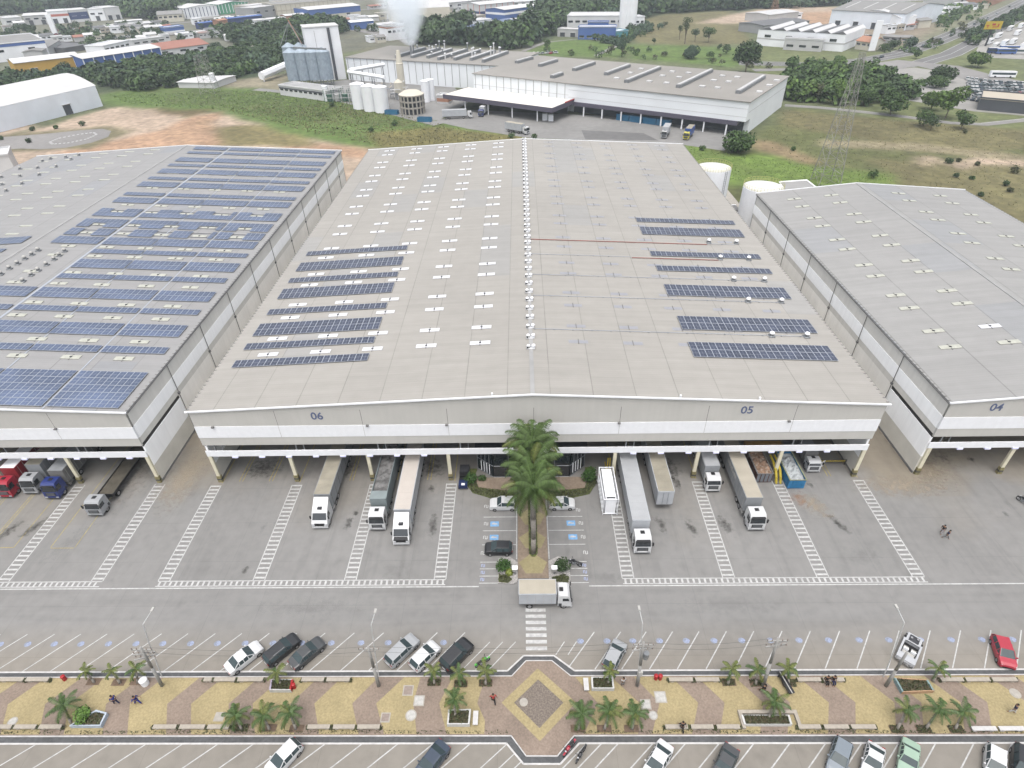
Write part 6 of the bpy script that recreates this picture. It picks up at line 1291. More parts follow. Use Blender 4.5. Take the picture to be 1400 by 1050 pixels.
def hall(uv0, uv1, dep, h, wall, roof, label, kind='gable', stripes=None, band=None, nwin=0, doors=0, rise=None, name='industrial_hall', cat='building', group=None, skyl=0, winz=None, side=None, wmat=None, annex=None):
    """a building whose near wall stands on the line seen from photo point uv0 to uv1"""
    a = at(*uv0); c = at(*uv1); d = c-a; L_ = d.length; t = thing(name, label, cat, (a.x, a.y, 0), math.atan2(d.y, d.x), group); W_, R_ = WM[wall], WM[roof]; rise = h*.14 if rise is None else rise; D = dep
    b = MB(); b.box(0, L_, 0, D, 0, h, W_)
    if kind == 'gable': b.add([(0, 0, h), (0, D/2, h+rise), (0, D, h), (L_, 0, h), (L_, D/2, h+rise), (L_, D, h)], [(0, 2, 1), (3, 4, 5)], W_)
    if kind == 'gablex': b.add([(0, 0, h), (L_/2, 0, h+rise), (L_, 0, h), (0, D, h), (L_/2, D, h+rise), (L_, D, h)], [(0, 2, 1), (3, 4, 5)], W_)
    if kind == 'arch':
        vs = []; K = 9
        for x in (0, L_):
            for k in range(K): vs.append((x, D*k/(K-1), h+rise*math.sin(PI*k/(K-1))))
        b.add(vs, [tuple(range(K-1, -1, -1)), tuple(range(K, 2*K))], W_)
    b.build('wall', t); b = MB(); o = .5; e = .12
    if kind == 'gable':
        for (ya, za, yb, zb) in ((-o, h-.1, D/2, h+rise), (D/2, h+rise, D+o, h-.1)): b.add([(-o, ya, za+e), (L_+o, ya, za+e), (L_+o, yb, zb+e), (-o, yb, zb+e), (-o, ya, za-.1), (L_+o, ya, za-.1), (L_+o, yb, zb-.1), (-o, yb, zb-.1)], [(0, 1, 2, 3), (7, 6, 5, 4), (0, 4, 5, 1), (1, 5, 6, 2), (2, 6, 7, 3), (3, 7, 4, 0)], R_)
    elif kind == 'gablex':
        for (xa, za, xb, zb) in ((-o, h-.1, L_/2, h+rise), (L_/2, h+rise, L_+o, h-.1)): b.add([(xa, -o, za+e), (xb, -o, zb+e), (xb, D+o, zb+e), (xa, D+o, za+e), (xa, -o, za-.1), (xb, -o, zb-.1), (xb, D+o, zb-.1), (xa, D+o, za-.1)], [(0, 1, 2, 3), (7, 6, 5, 4), (0, 4, 5, 1), (1, 5, 6, 2), (2, 6, 7, 3), (3, 7, 4, 0)], R_)
    elif kind == 'arch':
        K = 9
        for k in range(K-1):
            p = [(D*q/(K-1), h+rise*math.sin(PI*q/(K-1))) for q in (k, k+1)]; b.add([(-o, p[0][0], p[0][1]+e), (L_+o, p[0][0], p[0][1]+e), (L_+o, p[1][0], p[1][1]+e), (-o, p[1][0], p[1][1]+e)], [(0, 1, 2, 3)], R_)
    elif kind == 'saw':
        n_ = max(3, int(L_/9)); s = L_/n_
        for k in range(n_): b.add([(k*s, -.2, h), (k*s+s, -.2, h), (k*s+s*.75, -.2, h+1.6), (k*s, D, h), (k*s+s, D, h), (k*s+s*.75, D, h+1.6)], [(0, 1, 2), (5, 4, 3), (0, 2, 5, 3)], R_); b.add([(k*s+s, 0, h+.02), (k*s+s*.75, 0, h+1.62), (k*s+s*.75, D, h+1.62), (k*s+s, D, h+.02)], [(0, 1, 2, 3)], WM['roofw'])
    else: b.box(-.2, L_+.2, -.2, D+.2, h+.01, h+.25, R_); [b.box(x0, x1, y0, y1, h+.25, h+.8, W_) for x0, x1, y0, y1 in ((-.25, L_+.25, -.25, .1), (-.25, L_+.25, D-.1, D+.25), (-.25, .1, .1, D-.1), (L_-.1, L_+.25, .1, D-.1))]
    ro = b.build('roof', t)
    if skyl and kind in ('gable', 'flat', 'arch', 'gablex'):
        b = MB()
        for k in range(skyl):
            x = L_*(k+.5)/skyl
            if kind == 'gable':
                for ya, yb in ((.1, .42), (.58, .9)):
                    za, zb = [h+rise*(1-abs(y_*2-1))+.14+e for y_ in (ya, yb)]; b.add([(x-.5, D*ya, za), (x+.5, D*ya, za), (x+.5, D*yb, zb), (x-.5, D*yb, zb)], [(0, 1, 2, 3)], WM['roofw'])
            elif kind == 'flat': b.box(x-.6, x+.6, D*.15, D*.85, h+.26, h+.6, WM['lgrey'])
        if b.f: b.build('roof_light', ro)
    if stripes:
        b = MB(); m2, n_ = stripes
        for k in range(n_+1): x = L_*k/n_; b.box(x-.35, x+.35, -.16, -.02, h*.12, h-.1, WM[m2])
        for k in range(max(2, int(D/9))): y = D*k/max(2, int(D/9)); b.box(-.16, -.02, y-.35, y+.35, h*.12, h-.1, WM[m2])
        b.build('wall_stripe', t)
    if band: m2, z0, z1 = band; b = MB(); b.box(-.12, L_+.12, -.12, -.02, h*z0, h*z1, WM[m2]); b.box(L_+.02, L_+.12, -.02, D, h*z0, h*z1, WM[m2]); b.box(-.12, -.02, -.02, D, h*z0, h*z1, WM[m2]); b.build('colour_band', t)
    for k in range(nwin):
        x = L_*(k+.5)/nwin; wz_ = winz or .55; b = MB(); ww = min(L_/nwin*.32, 2.2); b.box(x-ww, x+ww, -.1, -.03, h*wz_, h*wz_+min(1.6, h*.22), GLASS); b.box(x-ww-.1, x+ww+.1, -.14, -.03, h*wz_-.15, h*wz_, WM['white']); b.build('window', t)
    for k in range(doors):
        x = L_*(k+.5)/doors; b = MB(); b.box(x-2, x+2, -.1, -.03, .1, min(4.5, h*.6), WM['dark']); b.box(x-2.3, x+2.3, -.8, -.03, min(4.6, h*.62), min(4.8, h*.64), WM['lgrey']); b.build('door', t)
    return t
BH = [
 # near left
 dict(a=((-70, 199), (141, 145), 34, 9.5, 'bluegrey', 'roofw', 'long pale blue shed with white arched roof at the left edge beside the earthworks', 'arch'), k=dict(rise=5, doors=2)),
 dict(a=((-40, 250), (25, 240), 12, 7, 'pale', 'roofw', 'small white roofed block peeping over the far left warehouse corner', 'flat'), k=dict()),
 dict(a=((-60, 92), (70, 78), 60, 11, 'white', 'roofg', 'large white factory with a blue roof edge at the left border', 'flat'), k=dict(band=('blue', .84, 1.02), nwin=3)),
 dict(a=((62, 82), (86, 66), 12, 6, 'lgrey', 'roofg', 'grey lean-to canopy at the corner of the blue edged factory', 'gable'), k=dict()),
 dict(a=((90, 73), (132, 66), 45, 3, 'roofd', 'roofd', 'low dark grey roofed yard shed behind the yellow hall', 'flat'), k=dict()),
 dict(a=((28, 107), (116, 96), 22, 8.5, 'yellow', 'roofw', 'yellow walled hall with a bright white roof', 'gable'), k=dict(rise=1.5, doors=2)),
 dict(a=((120, 99), (224, 82), 24, 8, 'blue', 'roofw', 'blue hall with white wall stripes and a white roof', 'gable'), k=dict(stripes=('white', 8), rise=1.6, doors=1)),
 dict(a=((216, 82), (288, 72), 28, 6, 'pale', 'roofr', 'hall with a faded red tiled roof', 'gable'), k=dict(rise=3, doors=2, nwin=3)),
 dict(a=((146, 76), (180, 68), 16, 6, 'white', 'roofw', 'white stepped office block left of the red roofed hall', 'flat'), k=dict(nwin=5)),
 dict(a=((184, 66), (228, 60), 10, 5, 'pale', 'roofw', 'low white annex above the red roofed hall', 'flat'), k=dict(nwin=4)),
 dict(a=((10, 38), (34, 36), 30, 8, 'pale', 'lgrey', 'grey block at the far left end of the shop row', 'flat'), k=dict(nwin=2)),
 dict(a=((36, 35), (70, 33), 26, 9, 'lgrey', 'roofw', 'white and grey workshop with awnings in the far shop row', 'gable'), k=dict(nwin=3, doors=2)),
 dict(a=((71, 33), (98, 31), 28, 11, 'white', 'roofw', 'white showroom with a red sign band in the far row', 'flat'), k=dict(band=('red', .6, .8), doors=2)),
 dict(a=((99, 31), (124, 29), 28, 11, 'pale', 'roofw', 'showroom with dark blue front in the far row', 'flat'), k=dict(band=('navy', .25, .85), nwin=2)),
 dict(a=((125, 29), (146, 28), 28, 11, 'white', 'roofw', 'plain white showroom second from the right of the far row', 'flat'), k=dict(doors=1, nwin=2)),
 dict(a=((147, 28), (168, 26), 28, 11.5, 'pale', 'roofw', 'pale showroom at the right end of the far row', 'flat'), k=dict(doors=2)),
 dict(a=((148, 42), (176, 39), 12, 4, 'tan', 'lgrey', 'low tan shed beside the parked vehicles behind the shops', 'gable'), k=dict()),
 dict(a=((160, 36), (196, 33), 8, 4, 'pale', 'roofw', 'small white shed in front of the far showrooms', 'gable'), k=dict()),
 dict(a=((218, 31), (252, 29), 24, 7, 'cream', 'roofg', 'cream office with a grey hipped roof', 'gable'), k=dict(nwin=5, rise=2.5)),
 dict(a=((256, 26), (300, 22), 36, 10, 'white', 'roofw', 'white roofed hall with dark vertical wall panels', 'gablex'), k=dict(stripes=('navy', 9), rise=2)),
 dict(a=((302, 20), (342, 16), 32, 10, 'green', 'roofw', 'green hall with white vertical stripes', 'gablex'), k=dict(stripes=('white', 9), rise=2)),
 dict(a=((345, 22), (378, 18), 30, 9, 'tan', 'lgrey', 'tan workshop right of the green striped hall', 'flat'), k=dict(nwin=3)),
 dict(a=((228, 49), (254, 46), 10, 6, 'blue', 'bluegrey', 'small bright blue building beside the town street', 'flat'), k=dict(band=('white', .35, .55))),
 dict(a=((275, 40), (306, 36), 8, 5, 'navy', 'blue', 'long blue roofed stand at the bus depot', 'gable'), k=dict(rise=.5)),
 dict(a=((314, 35), (360, 30), 9, 6, 'navy', 'blue', 'second blue roofed stand at the bus depot', 'gable'), k=dict(rise=.5)),
 dict(a=((301, 38), (313, 36), 8, 6, 'rust', 'rust', 'small orange brown kiosk between the blue stands', 'gable'), k=dict()),
 dict(a=((350, 27), (382, 22), 26, 10, 'grey', 'lgrey', 'grey factory block behind the dark trees', 'flat'), k=dict(nwin=3)),
 dict(a=((380, 23), (480, 14), 40, 11, 'cream', 'roofg', 'long cream factory with many window bays', 'flat'), k=dict(stripes=('tan', 16), band=('tan', .45, .52))),
 dict(a=((385, 10), (460, 4), 40, 11, 'pale', 'roofw', 'pale roofed factory at the top edge behind the cream one', 'gable'), k=dict()),
 dict(a=((424, 29), (494, 22), 34, 10, 'cream', 'roofw', 'hall with a broad bright blue fascia and white roof', 'gable'), k=dict(band=('blue', .45, 1.0), rise=1.5, doors=2)),
 dict(a=((350, 36), (392, 32), 12, 5, 'white', 'lgrey', 'row of low white houses before the dark wood, left one', 'gable'), k=dict(nwin=4)),
 dict(a=((392, 31), (424, 28), 14, 6, 'rust', 'roofw', 'small reddish house with white roof before the blue fascia hall', 'gable'), k=dict(nwin=2)),
 dict(a=((481, 41), (512, 38), 12, 6, 'blue', 'bluegrey', 'small blue roofed shed right of the white tower', 'gable'), k=dict()),
 dict(a=((514, 43), (542, 40), 14, 5, 'white', 'lgrey', 'white low shed left of the smoke', 'gable'), k=dict(nwin=3)),
 dict(a=((531, 56), (556, 53), 14, 10, 'white', 'roofg', 'white office block with red trim under the smoke', 'flat'), k=dict(nwin=4, band=('rust', .85, .95))),
 dict(a=((536, 35), (616, 31), 46, 13, 'cream', 'lgrey', 'pale hangar with a great arched roof behind the smoke', 'arch'), k=dict(rise=8, doors=3)),
 dict(a=((556, 45), (640, 40), 12, 6, 'white', 'lgrey', 'long white wing in front of the arched hangar', 'flat'), k=dict(nwin=9)),
 dict(a=((610, 17), (658, 12), 36, 9, 'lgrey', 'roofw', 'grey walled hall with a white roof near the top edge', 'gable'), k=dict(nwin=4)),
 dict(a=((656, 22), (702, 17), 30, 10, 'pale', 'roofw', 'white roofed hall with red and blue wall panels', 'gable'), k=dict(stripes=('red', 6), band=('navy', .1, .4))),
 dict(a=((630, 34), (664, 29), 14, 5, 'tan', 'lgrey', 'tan house with red sign left of the solar roof', 'flat'), k=dict(nwin=3)),
 dict(a=((640, 41), (672, 37), 14, 6, 'white', 'lgrey', 'white house block beside the solar roof', 'flat'), k=dict(nwin=4)),
 dict(a=((640, 54), (712, 39), 28, 5, 'grey', 'panel', 'low hall with its grey roof covered by solar sheets', 'gable'), k=dict(stripes=('lgrey', 5), rise=2.5)),
 dict(a=((690, 28), (738, 21), 26, 9, 'blue', 'roofw', 'blue and white hall at the edge of the dark wood', 'gable'), k=dict(nwin=4, band=('white', .5, .7))),
 dict(a=((716, 28), (734, 26), 8, 5, 'cream', 'tan', 'small cream house below the blue and white hall', 'gable'), k=dict(nwin=2)),
 dict(a=((764, 7), (812, 4), 26, 8, 'blue', 'blue', 'blue roofed hall at the top edge', 'gable'), k=dict(band=('white', .2, .4))),
 dict(a=((800, 9), (834, 5), 20, 8, 'white', 'blue', 'white walled shed with blue roof at the top edge by the wood', 'gable'), k=dict(nwin=3)),
 dict(a=((690, 12), (752, 8), 30, 6, 'pale', 'lgrey', 'pale long shed left of the blue roofs at the top', 'gable'), k=dict(nwin=6)),
 dict(a=((775, 41), (852, 41), 30, 10, 'pale', 'roofw', 'long pale concrete works hall behind the bright blue building', 'flat'), k=dict(nwin=8)),
 dict(a=((762, 50), (790, 51), 10, 5, 'lgrey', 'roofw', 'grey roofed annex left of the bright blue building', 'flat'), k=dict(doors=2)),
 dict(a=((790, 54), (841, 54), 13, 8, 'blue', 'roofw', 'bright blue building with white roof in the middle distance', 'flat'), k=dict(nwin=5, winz=.15)),
 dict(a=((803, 44), (831, 44), 8, 7, 'blue', 'lgrey', 'smaller blue block just behind the bright blue building', 'flat'), k=dict()),
 dict(a=((842, 54), (858, 52), 10, 5, 'teal', 'bluegrey', 'pale green shed right of the bright blue building', 'flat'), k=dict()),
 dict(a=((862, 41), (880, 40), 12, 9, 'white', 'roofw', 'white house with small windows right of the white silos', 'flat'), k=dict(nwin=3)),
 # right
 dict(a=((1033, 62), (1151, 71), 46, 10, 'white', 'roofd', 'white showroom hall with a sawtooth roof of dark and white strips', 'saw'), k=dict(nwin=4, band=('lgrey', .42, .5))),
 dict(a=((1070, 68), (1122, 71), 5, 6.5, 'lgrey', 'white', 'white porch block in front of the sawtooth hall', 'flat'), k=dict(nwin=3, winz=.3)),
 dict(a=((1042, 47), (1104, 40), 26, 6, 'grey', 'roofd', 'dark grey roofed hall behind the sawtooth hall', 'gable'), k=dict()),
 dict(a=((1050, 31), (1090, 26), 26, 6, 'lgrey', 'lgrey', 'low pale grey shed at the edge of the earth lot', 'gable'), k=dict()),
 dict(a=((1132, 36), (1232, 43), 90, 12, 'bluegrey', 'roofg', 'huge grey roofed warehouse with two dark doors near the top right', 'gable'), k=dict(rise=4, doors=4, skyl=4)),
 dict(a=((1226, 43), (1248, 40), 40, 9, 'white', 'roofw', 'white end block of the huge grey warehouse', 'arch'), k=dict(rise=4)),
 dict(a=((1168, 67), (1190, 70), 12, 5, 'cream', 'rust', 'orange roofed fuel kiosk left of the white pylon', 'gable'), k=dict(rise=2.5, nwin=3)),
 dict(a=((1205, 58), (1226, 60), 12, 4, 'grey', 'roofg', 'left grey house right of the white pylon', 'gable'), k=dict(nwin=2)),
 dict(a=((1230, 60), (1248, 60), 12, 4, 'tan', 'roofg', 'right grey house beside the blue van by the highway', 'gable'), k=dict(nwin=2)),
 dict(a=((1300, 8), (1352, 2), 30, 9, 'lgrey', 'roofg', 'grey hall at the top right corner', 'gable'), k=dict(doors=2)),
 dict(a=((1350, 10), (1380, -2), 20, 7, 'rust', 'roofd', 'dark brown roofed hall by the highway top right', 'gable'), k=dict()),
 dict(a=((1180, 6), (1300, -2), 60, 8, 'pale', 'roofw', 'long white roofed hall at the top edge right of the wood', 'gable'), k=dict()),
 dict(a=((1262, 26), (1290, 24), 8, 4, 'white', 'roofw', 'small white shed by the cars near the highway', 'gable'), k=dict()),
]
for q in BH: hall(*q['a'], **q['k'])
# ---- the big white factory
FACW = mat('factory_white', (.6, .63, .66), .55, .04, .1, var2=.04, scale2=.03); FROOF = mat('factory_roof', (.31, .30, .28), .8, .05, .1, var2=.1, scale2=.02); PLUM = mat('canopy_fascia', (.07, .065, .09), .6, .08)
t = thing('factory', 'large white factory with ribbed walls, dark truck canopy and ridge vents behind the warehouses', 'factory')
hz = 13.0; A = at(647, 100, hz); B2 = at(1025, 139, hz); C2 = at(1080, 104, hz); Dd = A+(C2-B2)*1.0
dv = (B2-A).normalized(); nv = Vector((-dv.y, dv.x, 0)); dep = (C2-B2).dot(nv)
F = lambda s_, d_, z: (A.x+dv.x*s_+nv.x*d_, A.y+dv.y*s_+nv.y*d_, z); LF = (B2-A).length
def fb(s0, s1, d0, d1, z0, z1, m, mb):
    vs = [F(s, d, z) for z in (z0, z1) for s, d in ((s0, d0), (s1, d0), (s1, d1), (s0, d1))]
    mb.add(vs, [(3, 2, 1, 0), (4, 5, 6, 7), (0, 1, 5, 4), (1, 2, 6, 5), (2, 3, 7, 6), (3, 0, 4, 7)], m)
b = MB(); fb(0, LF, 6, dep, 0, hz-.3, FACW, b); fb(LF*.38, LF, 0, 6, 5.6, hz-.3, FACW, b); fb(0, LF*.38, 0, 6, 0, hz-.3, FACW, b); b.build('wall', t)
b = MB(); fb(-.5, LF+.5, -.5, dep+.5, hz-.3, hz, FROOF, b); ro = b.build('roof', t)
b = MB(); s_ = 1.
while s_ < LF*.4: fb(s_, s_+.25, -.1, .0, 4.5, hz-.3, WM['grey'], b); s_ += 4.2
fb(0, LF*.4, -.05, .0, 8.0, 8.15, WM['lgrey'], b); fb(LF*.4, LF, -.06, 0, 10.2, 10.3, WM['lgrey'], b); fb(LF*.4, LF, -.05, 0, 7.2, 7.3, WM['lgrey'], b); b.build('wall_ribs', t)
b = MB(); fb(LF+.0, LF+.06, 2, dep, 8.6, 8.75, WM['lgrey'], b); b.build('side_rib', t)
for k, (sf, d0, d1) in enumerate([(.02, .55, .8), (.14, .5, .78), (.3, .45, .8), (.3, .1, .25), (.44, .4, .82), (.56, .2, .82), (.74, .2, .9), (.93, .2, .82)]):
    b = MB(); fb(LF*sf, LF*sf+2.2, dep*d0, dep*d1, hz, hz+1.2, STEEL, b); fb(LF*sf+.5, LF*sf+1.7, dep*d0, dep*d1, hz+1.2, hz+1.5, WM['lgrey'], b); b.build('ridge_vent', ro)
for sf in (.5, .62, .68, .8, .85, .98):
    for df in (.3, .55, .75): b = MB(); fb(LF*sf, LF*sf+2.2, dep*df, dep*df+2, hz, hz+.5, WM['roofw'], b); b.build('roof_light', ro)
# canopies
b = MB(); fb(-4, LF*.42, -19, -.1, 6.1, 6.4, WM['canopyw'], b); fb(-4.2, LF*.42+.2, -19.4, -19.0, 4.6, 6.5, PLUM, b); fb(LF*.42, LF*.42+.4, -19, 0, 4.6, 6.5, PLUM, b); fb(LF*.42+.1, LF*.42+.6, -8, 0, 6.5, 6.9, RED, b); fb(-4.2, -3.9, -19, 0, 4.6, 6.5, PLUM, b); b.build('canopy', t)
b = MB(); fb(LF*.42+.4, LF-3, -.6, 5.9, 4.0, 5.59, PLUM, b); b.build('dock_fascia', t)
for i in range(8):
    b = MB(); s_ = LF*.46+i*(LF*.52/7.5); fb(s_, s_+.5, -.4, .1, 0, 4.0, WM['white'], b); b.build('column', t)
for i in range(4):
    b = MB(); s_ = 8+i*(LF*.4/4); fb(s_, s_+.4, -18.5, -18.1, 0, 6.1, WM['white'], b); b.build('column', t)
b = MB(); fb(.2, LF*.4, 0-.15, 0-.11, 0, 4.4, WM['dark'], b); fb(LF*.4, LF-2, 5.8, 5.95, 0, 4, WM['dark'], b); b.build('dock_wall', t)
for u, v, c_, l_ in ((812, 168, WM['teal'], 4), (880, 175, BLUEM, 4)): pass
CTB = mat('container_blue', (.03, .16, .3), .6, .1, 1)
for i in range(4):
    s_ = LF*.58+i*6.3; t2 = thing('container', 'blue container under the factory canopy, %s from the left' % ORD[i], 'container', F(s_, .8, 0), math.atan2(dv.y, dv.x), 'blue containers under the factory canopy'); b = MB(); b.box(0, 6, 0, 2.4, 0, 2.5, CTB)
    for k in range(9): b.box(.2+k*.65, .5+k*.65, -.04, -.01, .15, 2.35, CTB)
    b.build('container', t2)
# second, set back block with pipes
t = thing('factory_wing', 'set back white ribbed factory wing with rows of pipes on its roof', 'factory'); A2 = at(472, 78, 12); B3 = at(690, 90, 12); dv2 = (B3-A2).normalized(); nv2 = Vector((-dv2.y, dv2.x, 0)); L2 = (B3-A2).length; D2 = (at(700, 70, 12)-A2).dot(nv2)
D2 = max(40, D2)
def fb2(s0, s1, d0, d1, z0, z1, m, mb):
    vs = [(A2.x+dv2.x*s+nv2.x*d, A2.y+dv2.y*s+nv2.y*d, z) for z in (z0, z1) for s, d in ((s0, d0), (s1, d0), (s1, d1), (s0, d1))]; mb.add(vs, [(3, 2, 1, 0), (4, 5, 6, 7), (0, 1, 5, 4), (1, 2, 6, 5), (2, 3, 7, 6), (3, 0, 4, 7)], m)
b = MB(); fb2(0, L2, 0, D2, 0, 11.7, FACW, b); b.build('wall', t); b = MB(); fb2(-.5, L2+.5, -.5, D2+.5, 11.7, 12, FROOF, b); ro = b.build('roof', t)
b = MB(); s_ = 1
while s_ < L2: fb2(s_, s_+.28, -.12, 0, .5, 11.6, WM['grey'], b); s_ += 4.6
b.build('wall_ribs', t)
for k in range(7):
    b = MB(); s_ = L2*(.3+.09*k); d0 = D2*(.12+.04*(k % 3)); fb2(s_, s_+1.8, d0, D2*(.8+.05*(k % 2)), 12, 13.4, STEEL, b); fb2(s_+.3, s_+1.3, d0, D2*.8, 13.4, 13.7, WM['pale'], b); b.build('roof_duct', ro)
rr = random.Random(5)
for k in range(22):
    s_ = L2*rr.uniform(.3, .82); d = D2*rr.uniform(.2, .85); x, y = A2.x+dv2.x*s_+nv2.x*d, A2.y+dv2.y*s_+nv2.y*d; hh = rr.uniform(2, 6); b = MB(); b.cyl((x, y, 12), (x, y, 12+hh), .35, .35, 8, WM['pale'] if k % 2 else STEEL); b.cyl((x, y, 12+hh), (x, y, 12.3+hh), .6, .5, 8, WM['white']); b.build('roof_stack', ro)
STK = at(561, 62, 18)
# smoke drifting from the stack: a cloud of vapour with soft edges
def smoke(name, base, h, r, lean, label):
    b = MB(); K = 7; rings = []
    n_ = 16; vs = []; fs = []
    for k in range(K+1):
        f = k/K; rad = r*(.12+.95*f**.8)*(1 if k < K else .55); c_ = (base.x+lean[0]*f, base.y+lean[1]*f, base.z+h*f)
        for i in range(n_): a = 2*PI*i/n_; q = 1+.15*math.sin(3*a+k); vs.append((c_[0]+rad*q*math.cos(a), c_[1]+rad*q*math.sin(a)*.8, c_[2]))
    for k in range(K):
        for i in range(n_): fs.append((k*n_+i, k*n_+(i+1) % n_, (k+1)*n_+(i+1) % n_, (k+1)*n_+i))
    fs.append(tuple(range(n_-1, -1, -1))); fs.append(tuple(range(K*n_, K*n_+n_)))
    m = bpy.data.materials.new('vapour'); m.use_nodes = True; n = m.node_tree.nodes; L = m.node_tree.links; n.remove(n['Principled BSDF']); pv = n.new('ShaderNodeVolumePrincipled'); pv.inputs['Color'].default_value = (.92, .96, 1, 1)
    g = n.new('ShaderNodeTexCoord'); nz = n.new('ShaderNodeTexNoise'); nz.inputs['Scale'].default_value = .06; nz.inputs['Detail'].default_value = 8; nz.inputs['Roughness'].default_value = .62; L.new(g.outputs['Object'], nz.inputs['Vector'])
    mr = n.new('ShaderNodeMapRange'); mr.inputs[1].default_value = .36; mr.inputs[2].default_value = .66; mr.inputs[4].default_value = .26; L.new(nz.outputs[0], mr.inputs[0])
    sp = n.new('ShaderNodeSeparateXYZ'); L.new(g.outputs['Generated'], sp.inputs[0]); fz = n.new('ShaderNodeMapRange'); fz.inputs[1].default_value = 1; fz.inputs[2].default_value = .05; fz.inputs[3].default_value = .1; fz.inputs[4].default_value = 2.2; L.new(sp.outputs['Z'], fz.inputs[0])
    def mt(op, a, b_=None):
        q = n.new('ShaderNodeMath'); q.operation = op
        for i, x in enumerate((a, b_)):
            if x is None: continue
            if isinstance(x, (int, float)): q.inputs[i].default_value = x
            else: L.new(x, q.inputs[i])
        return q.outputs[0]
    so_ = n.new('ShaderNodeSeparateXYZ'); L.new(g.outputs['Object'], so_.inputs[0]); dz = mt('DIVIDE', mt('SUBTRACT', so_.outputs['Z'], base.z), h); rad = mt('MULTIPLY', mt('ADD', mt('MULTIPLY', mt('POWER', mt('MAXIMUM', dz, .001), .8), .95), .12), r)
    wob = mt('MULTIPLY', mt('SUBTRACT', nz.outputs[0], .5), 1.1)
    dx = mt('DIVIDE', mt('SUBTRACT', so_.outputs['X'], mt('ADD', mt('MULTIPLY', dz, lean[0]), base.x)), rad); dy = mt('DIVIDE', mt('SUBTRACT', so_.outputs['Y'], mt('ADD', mt('MULTIPLY', dz, lean[1]), base.y)), rad)
    dd = mt('SQRT', mt('ADD', mt('MULTIPLY', dx, dx), mt('MULTIPLY', dy, dy))); fall = mt('MAXIMUM', mt('SUBTRACT', .82, mt('ADD', dd, wob)), 0.)
    tp = mt('MINIMUM', mt('MULTIPLY', mt('SUBTRACT', 1., dz), 2.5), 1.)
    mm = n.new('ShaderNodeMath'); mm.operation = 'MULTIPLY'; L.new(mr.outputs[0], mm.inputs[0]); L.new(mt('MULTIPLY', mt('MULTIPLY', fz.outputs[0], tp), mt('MULTIPLY', fall, 1.5)), mm.inputs[1]); L.new(mm.outputs[0], pv.inputs['Density']); pv.inputs['Anisotropy'].default_value = .2
    L.new(pv.outputs[0], n['Material Output'].inputs['Volume']); me = bpy.data.meshes.new(name); me.from_pydata(vs, [], fs); me.materials.append(m); o = place(me, name); tag(o, label, 'smoke', kind='stuff'); return o
b = MB(); t = thing('chimney', 'thin smoking stack on the roof of the set back factory wing', 'chimney', (STK.x, STK.y, 12.0)); b.cyl((0, 0, 0), (0, 0, 6), .6, .5, 10, STEEL); b.cyl((0, 0, 6), (0, 0, 6.4), .8, .8, 10, WM['lgrey']); b.build('stack', t)
smoke('smoke', Vector((STK.x, STK.y, 18.2)), 48, 34, (-8, 30), 'pale bluish white smoke rising from the factory stack')
# ---- silos and process plant
SIL = mat('silo_steel', (.24, .29, .34), .5, .12, .8, metal=.2, var2=.1, scale2=.3)
def cylthing(name, label, cat, u, v, r, h, m, group=None, cone=0, ribs=0, legs=0, z0=0, top=None):
    p = at(u, v); t = thing(name, label, cat, (p.x, p.y, 0), 0, group); b = MB(); b.cyl((0, 0, z0), (0, 0, h), r, r, 24, m); b.build('shell', t, smooth=False)
    b = MB(); b.cyl((0, 0, h), (0, 0, h+(cone or .3)), r+.1, .4 if cone else r*.9, 24, top or m); b.build('roof', t)
    if ribs:
        b = MB()
        for i in range(ribs): a = 2*PI*i/ribs; b.box(r*math.cos(a)-.12, r*math.cos(a)+.12, r*math.sin(a)-.12, r*math.sin(a)+.12, z0, h, m)
        b.build('ribs', t)
    if legs:
        b = MB()
        for i in range(legs): a = 2*PI*i/legs; b.cyl((r*.92*math.cos(a), r*.92*math.sin(a), 0), (r*.92*math.cos(a), r*.92*math.sin(a), z0+.2), .18, .18, 6, STEEL)
        b.build('support_leg', t)
    return t
for i in range(4): cylthing('grain_silo', 'blue grey steel grain silo, %s from the left of the front row' % ORD[i], 'silo', 406+i*14.2, 117-i*.3, 3.9, 17, SIL, 'steel grain silos', 2.0, 14, 10, 3.2)
for i in range(3): cylthing('grain_silo', 'blue grey steel grain silo, %s from the left of the back row' % ORD[i], 'silo', 404+i*14.2, 109, 3.9, 17.5, SIL, 'steel grain silos', 2.0, 0, 0, 0)
b = MB(); p0 = at(402, 68, 19.5); p1 = at(446, 70, 19.5); t = thing('silo_gantry', 'steel gantry with conveyor running over the grain silos', 'gantry')
b.cyl((p0.x, p0.y, 20.5), (p1.x, p1.y, 20.5), .5, .5, 5, STEEL); b.build('conveyor', t); b = MB()
ap = at(411, 110); top = Vector((ap.x, ap.y, 30))
for dx, dy in ((-6, -5), (7, -5), (-6, 5), (7, 5)): b.cyl((top.x+dx, top.y+dy, 18.5), top, .2, .14, 5, STEEL)
b.cyl((top.x+5, top.y, 19), (top.x, top.y, 31), .35, .3, 6, WM['rust']); b.build('frame', t)
